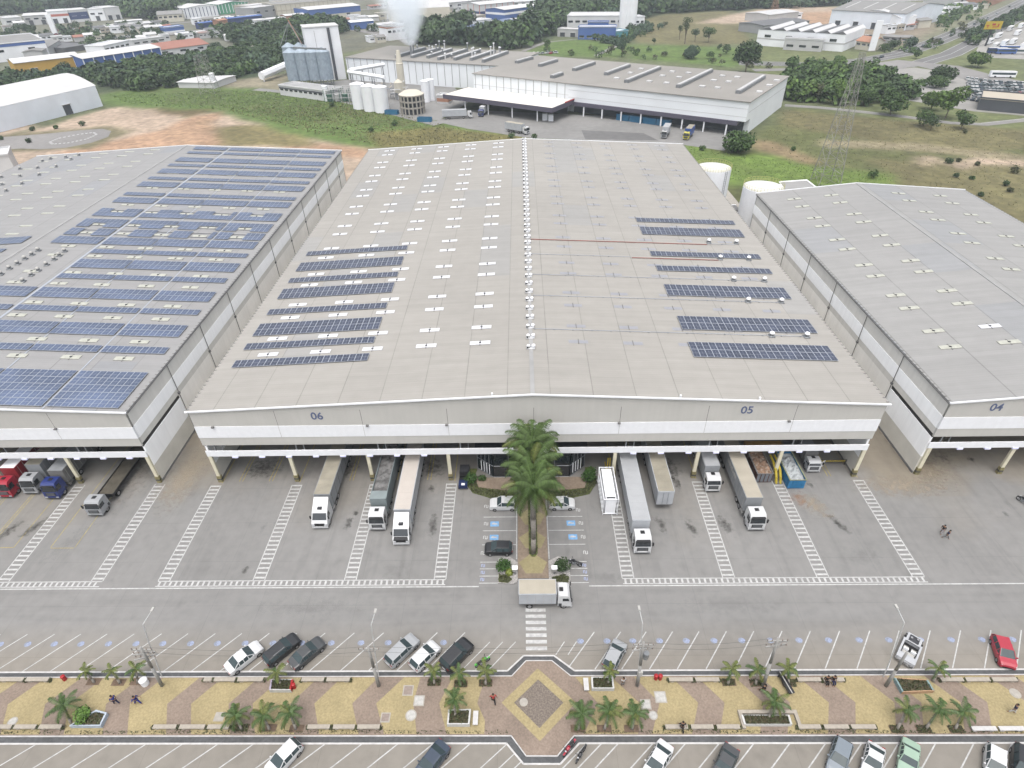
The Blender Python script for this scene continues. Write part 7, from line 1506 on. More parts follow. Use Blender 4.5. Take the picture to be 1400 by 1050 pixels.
# tower
a = at(429, 112); c = at(474, 108); d = c-a; t = thing('process_tower', 'tall white windowless process tower with a dark vertical duct', 'tower', (a.x, a.y, 0), math.atan2(d.y, d.x)); hT = topz(at(440, 112), 37); L_ = d.length
b = MB(); b.box(0, L_, 0, 14, 0, hT-.6, WM['white']); b.build('wall', t); b = MB(); b.box(-.3, L_+.3, -.3, 14.3, hT-.6, hT, WM['roofw']); b.build('roof', t)
b = MB(); b.box(L_*.66, L_*.66+1.5, -.7, -.02, 0, hT-1, WM['dark']); b.box(L_*.28, L_*.28+.2, -.06, -.01, hT*.4, hT-2, WM['grey']); b.build('duct', t)
t = thing('conveyor_gallery', 'white closed conveyor gallery left of the grain silos', 'conveyor'); b = MB(); p0 = at(357, 103, 3.5); p1 = at(394, 92, 3.5); b.cyl((p0.x, p0.y, 3.2), (p1.x, p1.y, 5), 2.2, 2.2, 8, WM['white']); b.build('gallery', t); b = MB(); b.cyl((p0.x+1, p0.y, 0), (p0.x+1, p0.y, 3), .4, .4, 6, WM['pale']); b.cyl((p1.x-1, p1.y, 0), (p1.x-1, p1.y, 4), .4, .4, 6, WM['pale']); b.build('support', t)
hall((384, 130), (450, 139), 10, 4.5, 'pale', 'grey', 'long low white building with a slotted roof below the grain silos', 'flat', nwin=10, band=('dark', .75, .9))
p = at(447, 137); cylthing('white_stack', 'small white round tank at the end of the low white building', 'tank', 447, 138, 1.3, 7, WM['white'])
GRNM = mat('green_equipment', (.1, .2, .15), .7, .2, 1); t = thing('green_plant', 'green and grey pipework frame between the low building and the white silos', 'process plant', tuple(at(466, 140))); b = MB()
for i in range(5):
    for j in range(3): b.cyl((-8+i*4, j*4, 0), (-8+i*4, j*4, 6), .2, .2, 5, GRNM)
for z in (2, 4, 6): 
    for j in range(3): b.box(-8, 8, j*4-.15, j*4+.15, z, z+.25, WM['lgrey'])
b.build('frame', t); b = MB()
for i in range(4): b.cyl((-6+i*4, 2, .3), (-6+i*4, 2, 3.5), 1.3, 1.3, 12, WM['lgrey'] if i % 2 else GRNM)
b.build('vessel', t)
for i, (u, v) in enumerate([(493, 148), (508, 151), (523, 153)]): cylthing('storage_silo', 'squat white round silo, %s of three beside the plant' % ORD[i], 'silo', u, v, 3.4, 11, WM['white'], 'three white silos', .8)
t = thing('pipe_bridge', 'white enclosed pipe bridge above the three white silos', 'pipe bridge'); b = MB(); z_ = 13.5; q = [at(476, 98, z_), at(526, 106, z_), at(528, 110, z_)]; b.cyl(q[0], q[1], .9, .9, 6, WM['white']); q2 = [at(478, 96, z_), at(525, 88, z_)]; b.cyl(q2[0], q2[1], 1.0, 1.0, 6, WM['white']); b.build('duct', t); b = MB()
for f in (.05, .35, .65, .95):
    for (s0, s1) in ((q[0], q[1]), (q2[0], q2[1])):
        x, y = s0.x+(s1.x-s0.x)*f, s0.y+(s1.y-s0.y)*f; b.cyl((x, y, 0), (x, y, z_), .25, .25, 5, STEEL)
b.build('support', t)
t = cylthing('flue_tower', 'slender cream conical tower among the plant', 'chimney', 551, 130, 1.9, 15, WM['cream']); b = MB(); b.cyl((0, 0, 15), (0, 0, 21), 1.8, .9, 16, WM['cream']); b.build('cone', t)
t = cylthing('dust_filter', 'cream hopper on legs at the foot of the conical tower', 'hopper', 547, 136, 2.2, 8, WM['cream'], None, 1.5, 0, 6, 3.5)
t = thing('cooling_tower', 'round cream two storey ring structure with open bays', 'cooling tower', tuple(at(565, 154))); b = MB(); r_ = 5.6
for i in range(18): a = 2*PI*i/18; x, y = r_*math.cos(a), r_*math.sin(a); b.box(x-.3, x+.3, y-.3, y+.3, 0, 8, CONC)
for z in (2.6, 5.2, 7.8): b.cyl((0, 0, z), (0, 0, z+.5), r_+.4, r_+.4, 28, CONC)
b.build('ring_frame', t); b = MB(); b.cyl((0, 0, 8.3), (0, 0, 9.6), r_+.2, r_*.6, 28, WM['cream']); b.build('roof', t); b = MB(); b.cyl((0, 0, 0), (0, 0, 7.8), r_-1, r_-1, 24, WM['dark']); b.build('core', t)
for i, (u, v, r_, h_) in enumerate([(583, 139, 2.0, 9.5), (590, 137, 1.9, 9.5)]): cylthing('round_tank', 'tall narrow white tank right of the ring structure, %s one' % ('left', 'right')[i], 'tank', u, v, r_, h_, WM['white'], 'pair of tall white tanks')
hall((598, 141), (613, 142), 5, 3.2, 'pale', 'roofw', 'small white roofed shed with dark red bands beside the plant', 'flat', band=('rust', .25, .75))
t = thing('pipework', 'tangle of cream pipes and platforms beside the conical tower', 'process plant', tuple(at(536, 136))); b = MB(); rr = random.Random(2)
for i in range(26):
    x, y, z = rr.uniform(-7, 7), rr.uniform(-3, 9), rr.uniform(1, 8); L_ = rr.uniform(2, 6); ax = rr.choice(((1, 0, 0), (0, 1, 0), (0, 0, -1))); b.cyl((x, y, z), (x+ax[0]*L_, y+ax[1]*L_, max(0, z+ax[2]*L_)), .22, .22, 5, WM[rr.choice(('cream', 'pale', 'lgrey', 'tan'))])
for i in range(5): x, y, z = rr.uniform(-6, 6), rr.uniform(-3, 6), rr.uniform(2, 6); b.box(x, x+3, y, y+2, z, z+.2, STEEL); b.box(x, x+.2, y, y+.2, 0, z, STEEL); b.box(x+2.8, x+3, y+1.8, y+2, 0, z, STEEL)
b.build('pipes', t); b = MB(); b.cyl((-4, 0, 0), (-4, 0, 5), 1.2, 1.2, 12, WM['cream']); b.cyl((3, 1, 0), (3, 1, 4), 1.5, 1.5, 12, WM['pale']); b.build('vessel', t)
for u, v, lab in ((536, 156, 'blue open skip beside the white silos'), (581, 166, 'blue open skip at the edge of the factory yard')):
    p = at(u, v); t = thing('skip', lab, 'skip', (p.x, p.y, 0), -.2, 'blue skips at the plant'); b = MB(); b.box(-3.2, 3.2, -1.2, -1.1, 0, 1.8, CTB); b.box(-3.2, 3.2, 1.1, 1.2, 0, 1.8, CTB); b.box(-3.2, -3.1, -1.1, 1.1, 0, 1.8, CTB); b.box(3.1, 3.2, -1.1, 1.1, 0, 1.8, CTB); b.box(-3.1, 3.1, -1.1, 1.1, .1, .3, DARK); b.build('container', t)
# ---- white triple silos, pylons, billboard
for i, (u, dz) in enumerate([(851, 0), (857, -1.5), (863, 0)]): cylthing('cement_silo', 'tall white cement silo beside the pale works hall, %s of three' % ORD[i], 'silo', u, 41, 3.6, 26+dz, WM['white'], 'three tall white cement silos', 1)
def pylon(u0, v0, vt, wdt, m, label, lean=0):
    p = at(u0, v0); h = topz(p, vt); t = thing('sign_pylon', label, 'sign pylon', (p.x, p.y, 0)); b = MB(); b.box(-wdt/2, wdt/2, -.5, .5, 0, h, m); b.box(-wdt/2-.3, wdt/2+.3, -.8, .8, 0, .4, CONC); b.build('panel', t); return t
pylon(1191, 70, 28, 4.2, WM['white'], 'tall plain white sign pylon by the highway'); pylon(76, 47, 20, 5, WM['white'], 'plain white pylon in front of the far showrooms'); pylon(1144, 92, 81, 1.2, WM['white'], 'small white post beside the slip road')
p = at(1347, 63); t = thing('billboard', 'yellow billboard with red lettering on a dark leaning post', 'billboard', (p.x, p.y, 0), -.1); h = topz(p, 40); b = MB(); b.cyl((0, 0, 0), (0, 0, h), .6, .45, 10, DARK); b.build('post', t)
BYEL = mat('billboard_yellow', (.55, .42, .04), .6, .05, .3); b = MB(); wB = (at(1371, 36, h+2)-at(1347, 36, h+2)).length/2; b.box(-wB, wB, -.2, .2, h, h+4.6, BYEL); b.box(-wB-.1, wB+.1, -.18, .18, h-.2, h, DARK); b.build('board', t)
b = MB(); [b.box(x0, x1, -.26, -.21, h+z0, h+z1, RED) for x0, x1, z0, z1 in ((-wB+.8, -wB+2.6, 2.0, 2.5), (-wB+1.6, -wB+2.2, 1.0, 1.9), (-1, 1.2, 2.2, 3.4), (-.4, 2.4, 1.1, 1.6), (2.6, 3.4, 1.2, 3.2))]; b.build('board_marks', t)
# ---- lattice towers
def lattice(u, v, vt, label, b0, b1, m, arms=False, lean=None):
    p = at(u, v); h = topz(p, vt); t = thing('lattice_tower', label, 'lattice tower', (p.x, p.y, 0)); b = MB(); K = max(6, int(h/3.2)); lx, ly = lean or (0, 0)
    c = lambda f, sx, sy: (sx*(b0+(b1-b0)*f)+lx*f, sy*(b0+(b1-b0)*f)+ly*f, h*f)
    S4 = ((-1, -1), (1, -1), (1, 1), (-1, 1)); 
    for s in S4: b.cyl(c(0, *s), c(1, *s), .14, .08, 4, m)
    b.build('tower_leg', t); b = MB()
    for k in range(K):
        f0, f1 = k/K, (k+1)/K
        for i in range(4):
            s, q = S4[i], S4[(i+1) % 4]; b.cyl(c(f0, *s), c(f1, *q), .055, .055, 3, m); b.cyl(c(f0, *q), c(f1, *s), .055, .055, 3, m); b.cyl(c(f1, *s), c(f1, *q), .055, .055, 3, m)
    b.build('bracing', t)
    if arms:
        b = MB()
        for f, L_ in ((.72, 5), (.85, 4.2), (.97, 3.2)): b.cyl((-L_+lx*f, ly*f, h*f), (L_+lx*f, ly*f, h*f), .1, .1, 4, m)
        b.build('arm', t)
    return t
GAL = mat('pylon_steel', (.33, .33, .31), .6, .1, 1)
lattice(1128, 250, 72, 'tall tapering lattice tower on the right hillside behind the tanks', 3.4, .6, GAL); lattice(288, 127, 76, 'grey lattice tower on the green slope at the left', 4.0, 2.4, GAL, False)
lattice(1058, 16, -8, 'orange lattice tower at the top edge beside the wood', 3, 1.2, WM['rust'])
cylthing('white_post_tank', 'white upright drum at the foot of the left lattice tower', 'tank', 294, 119, 1.6, 7, WM['white'])
hall((245, 120), (294, 121), 22, 3, 'pale', 'roofw', 'low white roofed depot at the foot of the left lattice tower', 'gable')
# ---- canopy building with car park, right
hall((1335, 150), (1420, 158), 18, 4.5, 'dark', 'tan', 'dark fronted service building with a flat pale canopy at the right edge', 'flat')
SP = mat('parking_pale', (.33, .325, .31), .9, .08, .3, coord='World', var2=.1, scale2=.05)
b = MB(); b.sheet(PX((1200, 98), (1250, 92), (1330, 104), (1420, 118), (1420, 160), (1330, 152), (1240, 137), (1255, 130), (1210, 104)), .0, SP); struct(b.build('car_park'))
b = MB(); b.sheet(PX((1330, 78), (1345, 50), (1420, 28), (1420, 82)), .03, SP); struct(b.build('coach_park'))
def farcar_mesh(m, L_=4.2, h=1.45, van=False):
    b = MB(); w_ = .85; b.box(-w_, w_, -L_/2, L_/2, .25, .85 if not van else 1.0, m); y0, y1 = (-L_*.36, L_*.2) if not van else (-L_*.48, L_*.36)
    vs = [(-w_*.96, y0, .85), (w_*.96, y0, .85), (w_*.96, y1, .85), (-w_*.96, y1, .85), (-w_*.8, y0+.3, h), (w_*.8, y0+.3, h), (w_*.8, y1-.5, h), (-w_*.8, y1-.5, h)]
    b.add(vs, [(0, 1, 5, 4), (1, 2, 6, 5), (2, 3, 7, 6), (3, 0, 4, 7)], GLASS2); b.add([(x, y, z+.01) for x, y, z in vs[4:]], [(0, 1, 2, 3)], m)
    for x in (-w_, w_):
        for y in (-L_*.32, L_*.3): b.cyl((x-.1, y, .3), (x+.1, y, .3), .3, .3, 8, TYRE)
    return b.mesh('far_car')
FC = [(farcar_mesh(m), n_) for m, n_ in ((P_WHITE, 'white'), (P_SILVER, 'silver'), (P_BLACK, 'black'), (P_GREY, 'grey'), (P_RED, 'red'), (P_NAVY, 'navy'))]
rr = random.Random(8)
def farcar(x, y, rz, lab, grp, k=None):
    k = rr.choice((0, 0, 0, 0, 1, 1, 1, 2, 2, 3, 3, 5, 4)) if k is None else k; me_, cn = FC[k]; o = place(me_, 'car', None, (x, y, .06), rz); tag(o, (lab % cn) if '%s' in lab else lab, 'car', grp); return o
ci = 0
for r_, (u0, v0, u1, v1, n_) in enumerate([(1322, 109, 1352, 113, 6), (1324, 113.5, 1354, 117.5, 6), (1326, 118, 1392, 120, 12), (1328, 122.5, 1394, 125, 13), (1330, 127.5, 1392, 130, 12), (1322, 136, 1345, 140, 4), (1360, 114, 1396, 116, 7), (1334, 132.5, 1394, 134.5, 11)]):
    p, q = at(u0, v0), at(u1, v1); d = (q-p); a_ = math.atan2(d.y, d.x)
    for i in range(n_):
        if rr.random() < .1: continue
        f = i/max(1, n_-1); farcar(p.x+d.x*f, p.y+d.y*f, a_+rr.uniform(-.06, .06)+.35, '%s car parked in the '+ORD[r_]+' line of the car park by the service building', 'cars in the car park by the service building')
for u, v, rz, lab in ((1262, 116, .5, 'black car near the white bollard ring in the open lot'), (1232, 105, 1.3, '%s car at the entrance of the open lot'), (1225, 106, 1.3, '%s car left at the entrance of the open lot'), (1290, 118, 1.0, '%s car under the trees of the open lot')):
    p = at(u, v); farcar(p.x, p.y, rz, lab, 'cars in the open lot')
hw = [(1080, 86), (1150, 85), (1205, 79), (1240, 71), (1262, 64), (1285, 55), (1300, 49), (1318, 41), (1332, 34), (1350, 26), (1362, 20), (1380, 10), (1330, 57), (1350, 46), (1372, 33), (1388, 24)]
for i, (u, v) in enumerate(hw): p = at(u, v); q = at(u+6, v-3); farcar(p.x, p.y, math.atan2((q-p).y, (q-p).x)-PI/2, 'small %s car driving on the highway, '+('%s from the near end' % ORD[i]), 'cars on the highway')
def bus(u, v, rz, m, lab, L_=11.5, grp=None):
    p = at(u, v); t = thing('bus', lab, 'bus', (p.x, p.y, .05), rz, grp); b = MB(); b.box(-1.25, 1.25, -L_/2, L_/2, .4, 3.1, m); b.box(-1.1, 1.1, -L_/2+.2, L_/2-.2, 3.1, 3.2, WM['roofw']); b.build('body', t); b = MB()
    for s in (-1, 1): b.box(s*1.26-.01, s*1.26+.01, -L_/2+.6, L_/2-.4, 1.5, 2.5, GLASS2)
    b.build('window_band', t); b = MB(); b.box(-1.1, 1.1, L_/2, L_/2+.02, 1.3, 2.7, GLASS2); b.build('windshield', t)
    b = MB()
    for s in (-1, 1):
        for y in (-L_*.3, L_*.3): b.cyl((s*1.1, y, .48), (s*1.28, y, .48), .48, .48, 10, TYRE)
    b.build('wheel', t)
bus(1369, 106, -PI/2-.25, WM['white'], 'white bus with dark windows on the access road', 12)
for i, (u, v, c_) in enumerate([(1352, 60, 'white'), (1364, 52, 'white'), (1360, 66, 'pale'), (1372, 62, 'bluegrey'), (1384, 60, 'white'), (1378, 70, 'blue'), (1390, 48, 'white'), (1395, 38, 'white'), (1398, 66, 'white'), (1380, 42, 'pale'), (1392, 74, 'pale'), (1362, 73, 'navy'), (1374, 74, 'blue')]): bus(u, v, -.75 if v < 70 else 1.4, WM[c_], '%s coach in the coach park, %s counted from the billboard' % ({'bluegrey': 'pale blue', 'pale': 'grey'}.get(c_, c_), ORD[i]), 11, 'coaches in the coach park')
# parked vehicles through the town
k = 0
for (u0, v0, u1, v1, n_, nm_) in [(60, 44, 150, 36, 14, 'in front of the far showrooms'), (120, 56, 215, 48, 16, 'along the town street'), (180, 54, 240, 50, 10, 'beside the small blue building'), (318, 44, 352, 40, 8, 'at the blue roofed stands'), (352, 38, 420, 33, 10, 'before the low white houses'), (520, 30, 560, 26, 6, 'left of the arched hangar'), (1070, 56, 1030, 58, 1, 'left of the sawtooth hall'), (1150, 52, 1190, 50, 8, 'behind the sawtooth hall'), (1262, 30, 1300, 22, 10, 'beside the small white shed'), (30, 52, 95, 46, 12, 'left of the town street'), (268, 46, 345, 42, 16, 'in the bus depot yard'), (655, 16, 700, 14, 6, 'behind the striped wall hall'), (1152, 60, 1180, 56, 7, 'in front of the huge warehouse'), (1040, 24, 1085, 18, 8, 'on the earth lot'), (728, 74, 760, 73, 6, 'behind the factory roof'), (1165, 58, 1185, 50, 5, 'behind the orange kiosk'), (640, 25, 660, 23, 4, 'near the striped wall hall')]:
    p, q = at(u0, v0), at(u1, v1)
    for i in range(n_): f = (i+.5)/n_; farcar(p.x+(q.x-p.x)*f+rr.uniform(-1, 1), p.y+(q.y-p.y)*f+rr.uniform(-2, 2), rr.uniform(0, 3), 'small %s vehicle parked '+nm_, 'vehicles parked '+nm_)
def lorry(u, v, rz, cabm, side, roof, label, L_=11, cab=True):
    p = at(u, v); t = thing('lorry', label, 'truck', (p.x, p.y, .02), rz); 
    if cab: cab_over(t, cabm)
    chassis(t, 1, 3.5+L_*.9); 
    for y in (1.1, 4.0, L_-.5, L_+.8): axle(t, y)
    box_body(t, 2.6, 2.6+L_, 1.2, 1.1, 3.8, side, roof)
lorry(646, 161, PI*.53, P_WHITE, SIDE_W, ROOF_GR, 'white articulated lorry parked across the left of the factory yard'); lorry(657, 160, -.25, P_BLUE, SIDE_W, WM['roofw'], 'blue cab lorry backing under the factory canopy', 8); lorry(722, 184, .95, P_WHITE, SIDE_W, BEIGE, 'white lorry turning in the factory yard behind the ridge vents', 8.5)
lorry(907, 190, -.35, P_SILVER, SIDE_W, ROOF_GR, 'grey lorry backed into the factory dock', 7); lorry(937, 192, -.45, paint('yellow', (.55, .5, .03)), BLUEM, ROOF_TAN, 'yellow cab lorry with blue box at the factory dock', 7)
for u, v, lab in ((745, 164, 'left white crate stack under the factory canopy'), (753, 165, 'right white crate stack under the factory canopy')):
    p = at(u, v); t = thing('crate_stack', lab, 'crates', (p.x, p.y, 0), 0, 'white crate stacks'); b = MB(); [b.box(-1.1, 1.1, -1.1, 1.1, k*.9, k*.9+.85, WM['white']) for k in range(3)]; b.build('crates', t)
# ------------------------------------------------------------------ woods, trees, haze
def wood(name, poly, label, dens, r0, r1, h0, h1, m, seed, nq=44):
    r = np.random.default_rng(seed); P = PX(*poly); xs_ = [p.x for p in P]; ys_ = [p.y for p in P]; area = (max(xs_)-min(xs_))*(max(ys_)-min(ys_)); n = int(area*dens)
    X = r.uniform(min(xs_), max(xs_), n); Y = r.uniform(min(ys_), max(ys_), n); jx = X+(fbm(X, Y, 18, 2)-.5)*22; jy = Y+(fbm(X, Y, 18, 7)-.5)*22; ok = inpoly(jx, jy, P) & (vn(X, Y, 30, 4) > .14); X = X[ok]; Y = Y[ok]; n = len(X)
    nq = int(nq*1.9); R_ = r.uniform(r0, r1, n); Hh = r.uniform(h0, h1, n)*(.8+.5*vn(X, Y, 40, 3)); d = r.normal(size=(n, nq, 3)); d[..., 2] = np.abs(d[..., 2])*.9+.02; d /= np.linalg.norm(d, axis=2)[..., None]
    k = r.uniform(.75, 1.1, (n, nq, 1)); C_ = np.stack([X, Y, Hh-R_*.8], -1)[:, None, :]; Pq = C_+d*k*R_[:, None, None]; low = r.random((n, nq)) < .22; Pq[..., 2] = np.where(low, r.uniform(.3, 1, (n, nq))*(Hh[:, None]*.5), Pq[..., 2]); Pq[..., 2] = np.maximum(Pq[..., 2], .3)
    N = d*.7+r.normal(size=d.shape)*.4+np.array([0, 0, .3]); N /= np.linalg.norm(N, axis=2)[..., None]; sz = (R_[:, None]*r.uniform(.3, .6, (n, nq))).ravel()
    V = leaf_quads(Pq.reshape(-1, 3), N.reshape(-1, 3), sz, seed); tint = (vn(X, Y, 26, 11)*.6+r.random(n)*.5); mi = np.repeat(np.where(tint > .68, 1, np.where(tint < .3, 2, 0)), nq)
    o = place(np_mesh(name, V, np.arange(len(V)).reshape(-1, 4), m, mi), name); tag(o, label, 'trees', kind='stuff'); return o
W3 = [G_DARK, G_MID, G_BLUE]
wood('wood', [(-40, -12), (260, -12), (330, 4), (300, 12), (250, 24), (205, 28), (172, 22), (165, 12), (30, 18), (-40, 26)], 'dark wood along the top left edge', .022, 5, 8, 9, 15, W3, 1, 30)
wood('wood', [(-20, 108), (30, 112), (70, 108), (118, 99), (150, 96), (228, 86), (290, 78), (350, 70), (402, 62), (398, 88), (372, 96), (345, 98), (300, 108), (255, 117), (230, 124), (190, 124), (165, 128), (148, 118), (125, 106), (90, 112), (40, 120), (-20, 128)], 'belt of dark trees between the coloured halls and the green slope', .05, 2.6, 4.4, 3, 6.5, W3, 2, 50)
wood('wood', [(300, 44), (345, 48), (372, 42), (420, 36), (470, 36), (470, 46), (422, 60), (392, 66), (350, 62), (310, 54)], 'dark trees behind the grain silos', .04, 3.2, 5.2, 5, 9, W3, 3, 44)
wood('wood', [(560, 58), (576, 46), (640, 44), (640, 56), (715, 54), (722, 36), (738, 28), (742, 12), (790, 9), (850, 4), (900, -6), (1060, -10), (1060, 10), (1010, 14), (940, 17), (905, 19), (880, 26), (850, 30), (790, 31), (774, 34), (762, 44), (742, 52), (722, 64), (705, 68), (640, 63), (585, 61)], 'large dark wood across the top behind the pale works hall', .03, 4, 7.5, 8, 14, W3, 4, 36)
wood('wood', [(1060, -10), (1165, -4), (1150, 8), (1100, 11), (1040, 12)], 'dark wood above the earth lot', .03, 4, 7, 8, 13, W3, 5, 34)
wood('wood', [(1074, 104), (1098, 98), (1150, 96), (1180, 104), (1205, 112), (1245, 124), (1240, 140), (1195, 146), (1150, 143), (1110, 141), (1070, 139)], 'thicket of mixed green trees right of the factory', .05, 2.4, 4, 4.5, 8, [G_MID, G_LIT, G_DARK], 6, 60)
wood('wood', [(880, 50), (905, 40), (868, 38), (850, 52), (830, 58), (800, 56), (845, 64)], 'scrubby trees below the white silos', .022, 2, 3.4, 3, 5, [G_BLUE, G_MID, G_DARK], 7, 44)
wood('wood', [(1350, 40), (1420, 6), (1420, 16), (1352, 50), (1330, 62), (1326, 56)], 'hedge of dark trees along the coach park', .03, 2.5, 4, 4, 7, W3, 8, 40)
wood('wood', [(1250, 20), (1300, 10), (1340, 4), (1345, 16), (1310, 34), (1270, 42), (1255, 34)], 'loose trees between the huge warehouse and the highway', .006, 2.5, 4, 3.5, 6, [G_MID, G_LIT, G_BLUE], 9, 40)
wood('wood', [(90, 50), (150, 54), (175, 62), (140, 72), (108, 66)], 'trees between the blue edged factory and the white offices', .008, 2.6, 4, 4, 6, W3, 10, 40)
wood('scrub', [(0, 44), (60, 40), (160, 36), (260, 34), (350, 30), (560, 34), (540, 48), (350, 52), (200, 64), (100, 50), (0, 60)], 'scattered small trees through the town', .0035, 2.2, 3.8, 3.5, 6, W3, 11, 40)
wood('scrub', [(1040, 92), (1180, 84), (1260, 60), (1340, 22), (1350, 28), (1280, 66), (1200, 92), (1060, 100)], 'shrubs along the highway verge', .006, 1.6, 2.8, 2, 4.5, [G_MID, G_OLV, G_DARK], 12, 30)
wood('scrub', [(700, 66), (850, 62), (1000, 80), (1060, 96), (1000, 98), (850, 80), (720, 76)], 'low hedge of shrubs behind the factory roof', .006, 1.3, 2.6, 2, 3.5, [G_OLV, G_MID, G_DARK], 13, 30)
TR = [ # base u,v  top v  radius m, mat, label
 (1019, 101, 54, 7.5, G_DARK, 'tall dark tree behind the right end of the factory roof', 8), (1009, 208, 178, 5.6, G_MID, 'broad round green tree at the right corner of the factory canopy', 9), (1217, 157, 120, 5.2, G_MID, 'round green tree with a leaning trunk right of the lattice tower', 7),
 (1222, 128, 102, 5.0, G_OLV, 'dull purple green tree behind the round one near the car park', 6), (1292, 162, 116, 5.6, G_LIT, 'large green tree with a leaning trunk beside the hillside path', 8), (1272, 150, 122, 4.8, G_LIT, 'green tree left of the large one by the hillside path', 7),
 (1262, 172, 148, 3.7, G_MID, 'low tree standing below the hillside path', 6), (1272, 178, 158, 2.8, G_DARK, 'small tree lowest on the hillside below the path', 5), (1314, 176, 150, 3.8, G_MID, 'bushy tree just right of the large one by the path', 6),
 (1287, 112, 90, 5.6, G_DARK, 'dark round tree between the open lot and the car park', 7), (1278, 120, 104, 4.6, G_MID, 'lower tree in front of the dark round one at the open lot', 6), (1336, 92, 70, 6.0, G_LIT, 'bright green tree beside the coach park', 7),
 (936, 60, 18, 3.4, G_DARK, 'tall narrow poplar in the middle of the dry field', 7), (929, 54, 30, 2.0, G_DARK, 'thin dark poplar left of the tall one', 5), (950, 57, 34, 3.2, G_BLUE, 'ragged tree right of the tall poplar', 5), (968, 58, 36, 4.2, G_MID, 'broad ragged tree in the dry field', 6),
 (894, 62, 50, 1.6, G_DARK, 'lone small dark tree in the brown field', 4), (909, 38, 28, 2.4, G_OLV, 'dull round tree left of the poplars', 5), (748, 72, 50, 2.8, G_MID, 'upright tree on the lawn behind the factory', 5), (850, 78, 50, 3.6, G_BLUE, 'bluish tree at the end of the blue building track', 6),
 (945, 80, 62, 5.0, G_BLUE, 'wide greyish bush behind the factory roof', 7), (972, 80, 70, 2.8, G_MID, 'green bush right of the wide greyish one', 4), (993, 74, 60, 3.2, G_DARK, 'dark bush below the earth lot', 5), (984, 68, 60, 2.2, G_DARK, 'small dark bush left of the earth lot', 4),
 (1166, 118, 92, 4.4, G_DARK, 'dark tree rising left of the lattice tower top', 6), (1145, 142, 108, 5, G_LIT, 'bright tree in the thicket left of the lattice tower', 7), (1180, 144, 114, 5, G_MID, 'round tree in the thicket right behind the lattice tower', 7), (1112, 138, 112, 4.6, G_OLV, 'dull brownish tree at the left of the thicket', 6),
 (44, 50, 32, 5.5, G_DARK, 'dark round tree in front of the shop row at the left', 6), (38, 93, 80, 4, G_DARK, 'dark tree beside the yellow hall', 5), (90, 100, 84, 4, G_DARK, 'dark tree before the front of the yellow hall', 5), (70, 106, 96, 3, G_MID, 'small tree at the foot of the yellow hall', 4),
 (1138, 34, 22, 3, G_DARK, 'small tree beside the huge warehouse', 4), (1245, 66, 50, 4.5, G_BLUE, 'greyish tree at the highway beside the blue van', 5), (1220, 68, 54, 4, G_DARK, 'dark tree in front of the grey house by the pylon', 5), (1208, 70, 58, 3.5, G_MID, 'tree just right of the white pylon', 5),
 (1252, 80, 68, 3, G_MID, 'shrub on the highway median', 4), (1286, 62, 55, 2, G_MID, 'tree on the median further along the highway', 4), (1314, 52, 44, 2.4, G_DARK, 'dark shrub on the highway median by the billboard', 4),
 (297, 68, 58, 4, G_DARK, 'dark tree right of the red roofed hall', 5), (255, 90, 74, 4.6, G_MID, 'tree in front of the red roofed hall', 6), (205, 96, 84, 4.2, G_DARK, 'tree in front of the blue striped hall', 5), (240, 100, 86, 4.4, G_MID, 'light green tree in the belt below the red roof', 6),
]
for i, (u, v, vt, r_, m, lab, lo) in enumerate(TR):
    p = at(u, v); h = max(topz(p, vt), r_*1.3); tree(p, h, r_*1.15, m, lab, 100+i, trunk_frac=.12 if r_ > h*.45 else .22, lobes=lo, n=int(min(2200, max(400, 75*r_*r_))), sz=max(.45, r_*.135))
for i, (u, v, r_, m, lab) in enumerate([(1297, 223, 1.5, G_DARK, 'dark green shrub beside the bare patch on the hillside'), (1310, 221, 1.0, G_OLV, 'reddish shrub next to the dark green one on the hillside'), (1336, 226, 1.0, G_OLV, 'grey shrub right of the bare patch'), (1306, 242, .9, G_DARK, 'small bush low on the right hillside'),
    (1384, 236, 1.8, G_OLV, 'loose grey bush near the right edge of the hillside'), (1328, 245, .8, G_MID, 'tiny bush between the low ones on the hillside'), (1375, 254, 1.3, G_DARK, 'flat dark bush near the right edge'), (1380, 262, 1.0, G_OLV, 'brown bush just above the 04 roof edge'), (1341, 268, .9, G_DARK, 'dark bush closest to the 04 roof'),
    (1191, 243, 2.2, G_MID, 'wide green bush by the track behind the 04 warehouse'), (1320, 182, 1.0, G_OLV, 'bush below the hillside path at the right'), (1084, 206, 1.2, G_MID, 'bush on the bank right of the broad tree'), (960, 205, 1.4, G_MID, 'small bush on the bright grass beyond the tanks'),
    (56, 163, 1.6, G_DARK, 'dark bush against the pale blue shed'), (44, 179, 1.4, G_DARK, 'first dark bush on the earth by the oval drive'), (78, 176, 1.2, G_MID, 'thin bush in the middle of the oval drive verge'), (113, 172, 1.7, G_DARK, 'dark bush at the right of the oval drive verge'), (3, 191, 1.2, G_DARK, 'bush at the left edge beside the oval drive'), (41, 195, 1.5, G_DARK, 'bush growing at the near kerb of the oval drive'),
    (700, 188, 1.6, G_MID, 'hedge bush at the edge of the factory yard left of the ridge'), (730, 190, 1.8, G_MID, 'hedge bush at the edge of the factory yard right of the ridge'), (455, 146, 1.6, G_DARK, 'single dark bush on the top of the green slope'), (508, 180, 1.5, G_MID, 'rough tuft on the green slope'), (540, 172, 1.8, G_MID, 'darker green bush on the middle of the slope')]):
    p = at(u, v); shrub(p, r_*1.3, r_, m, lab, 200+i, None, 220, .4)
G_GR1 = leafm('slope_grass', (.145, .225, .058), .3); G_GR2 = leafm('dry_slope_grass', (.17, .165, .075), .3)
tufts('rough_grass', [PX((300, 150), (480, 140), (590, 168), (700, 190), (520, 200), (420, 180))], 4500, .5, G_GR2, 0, 31, .25)
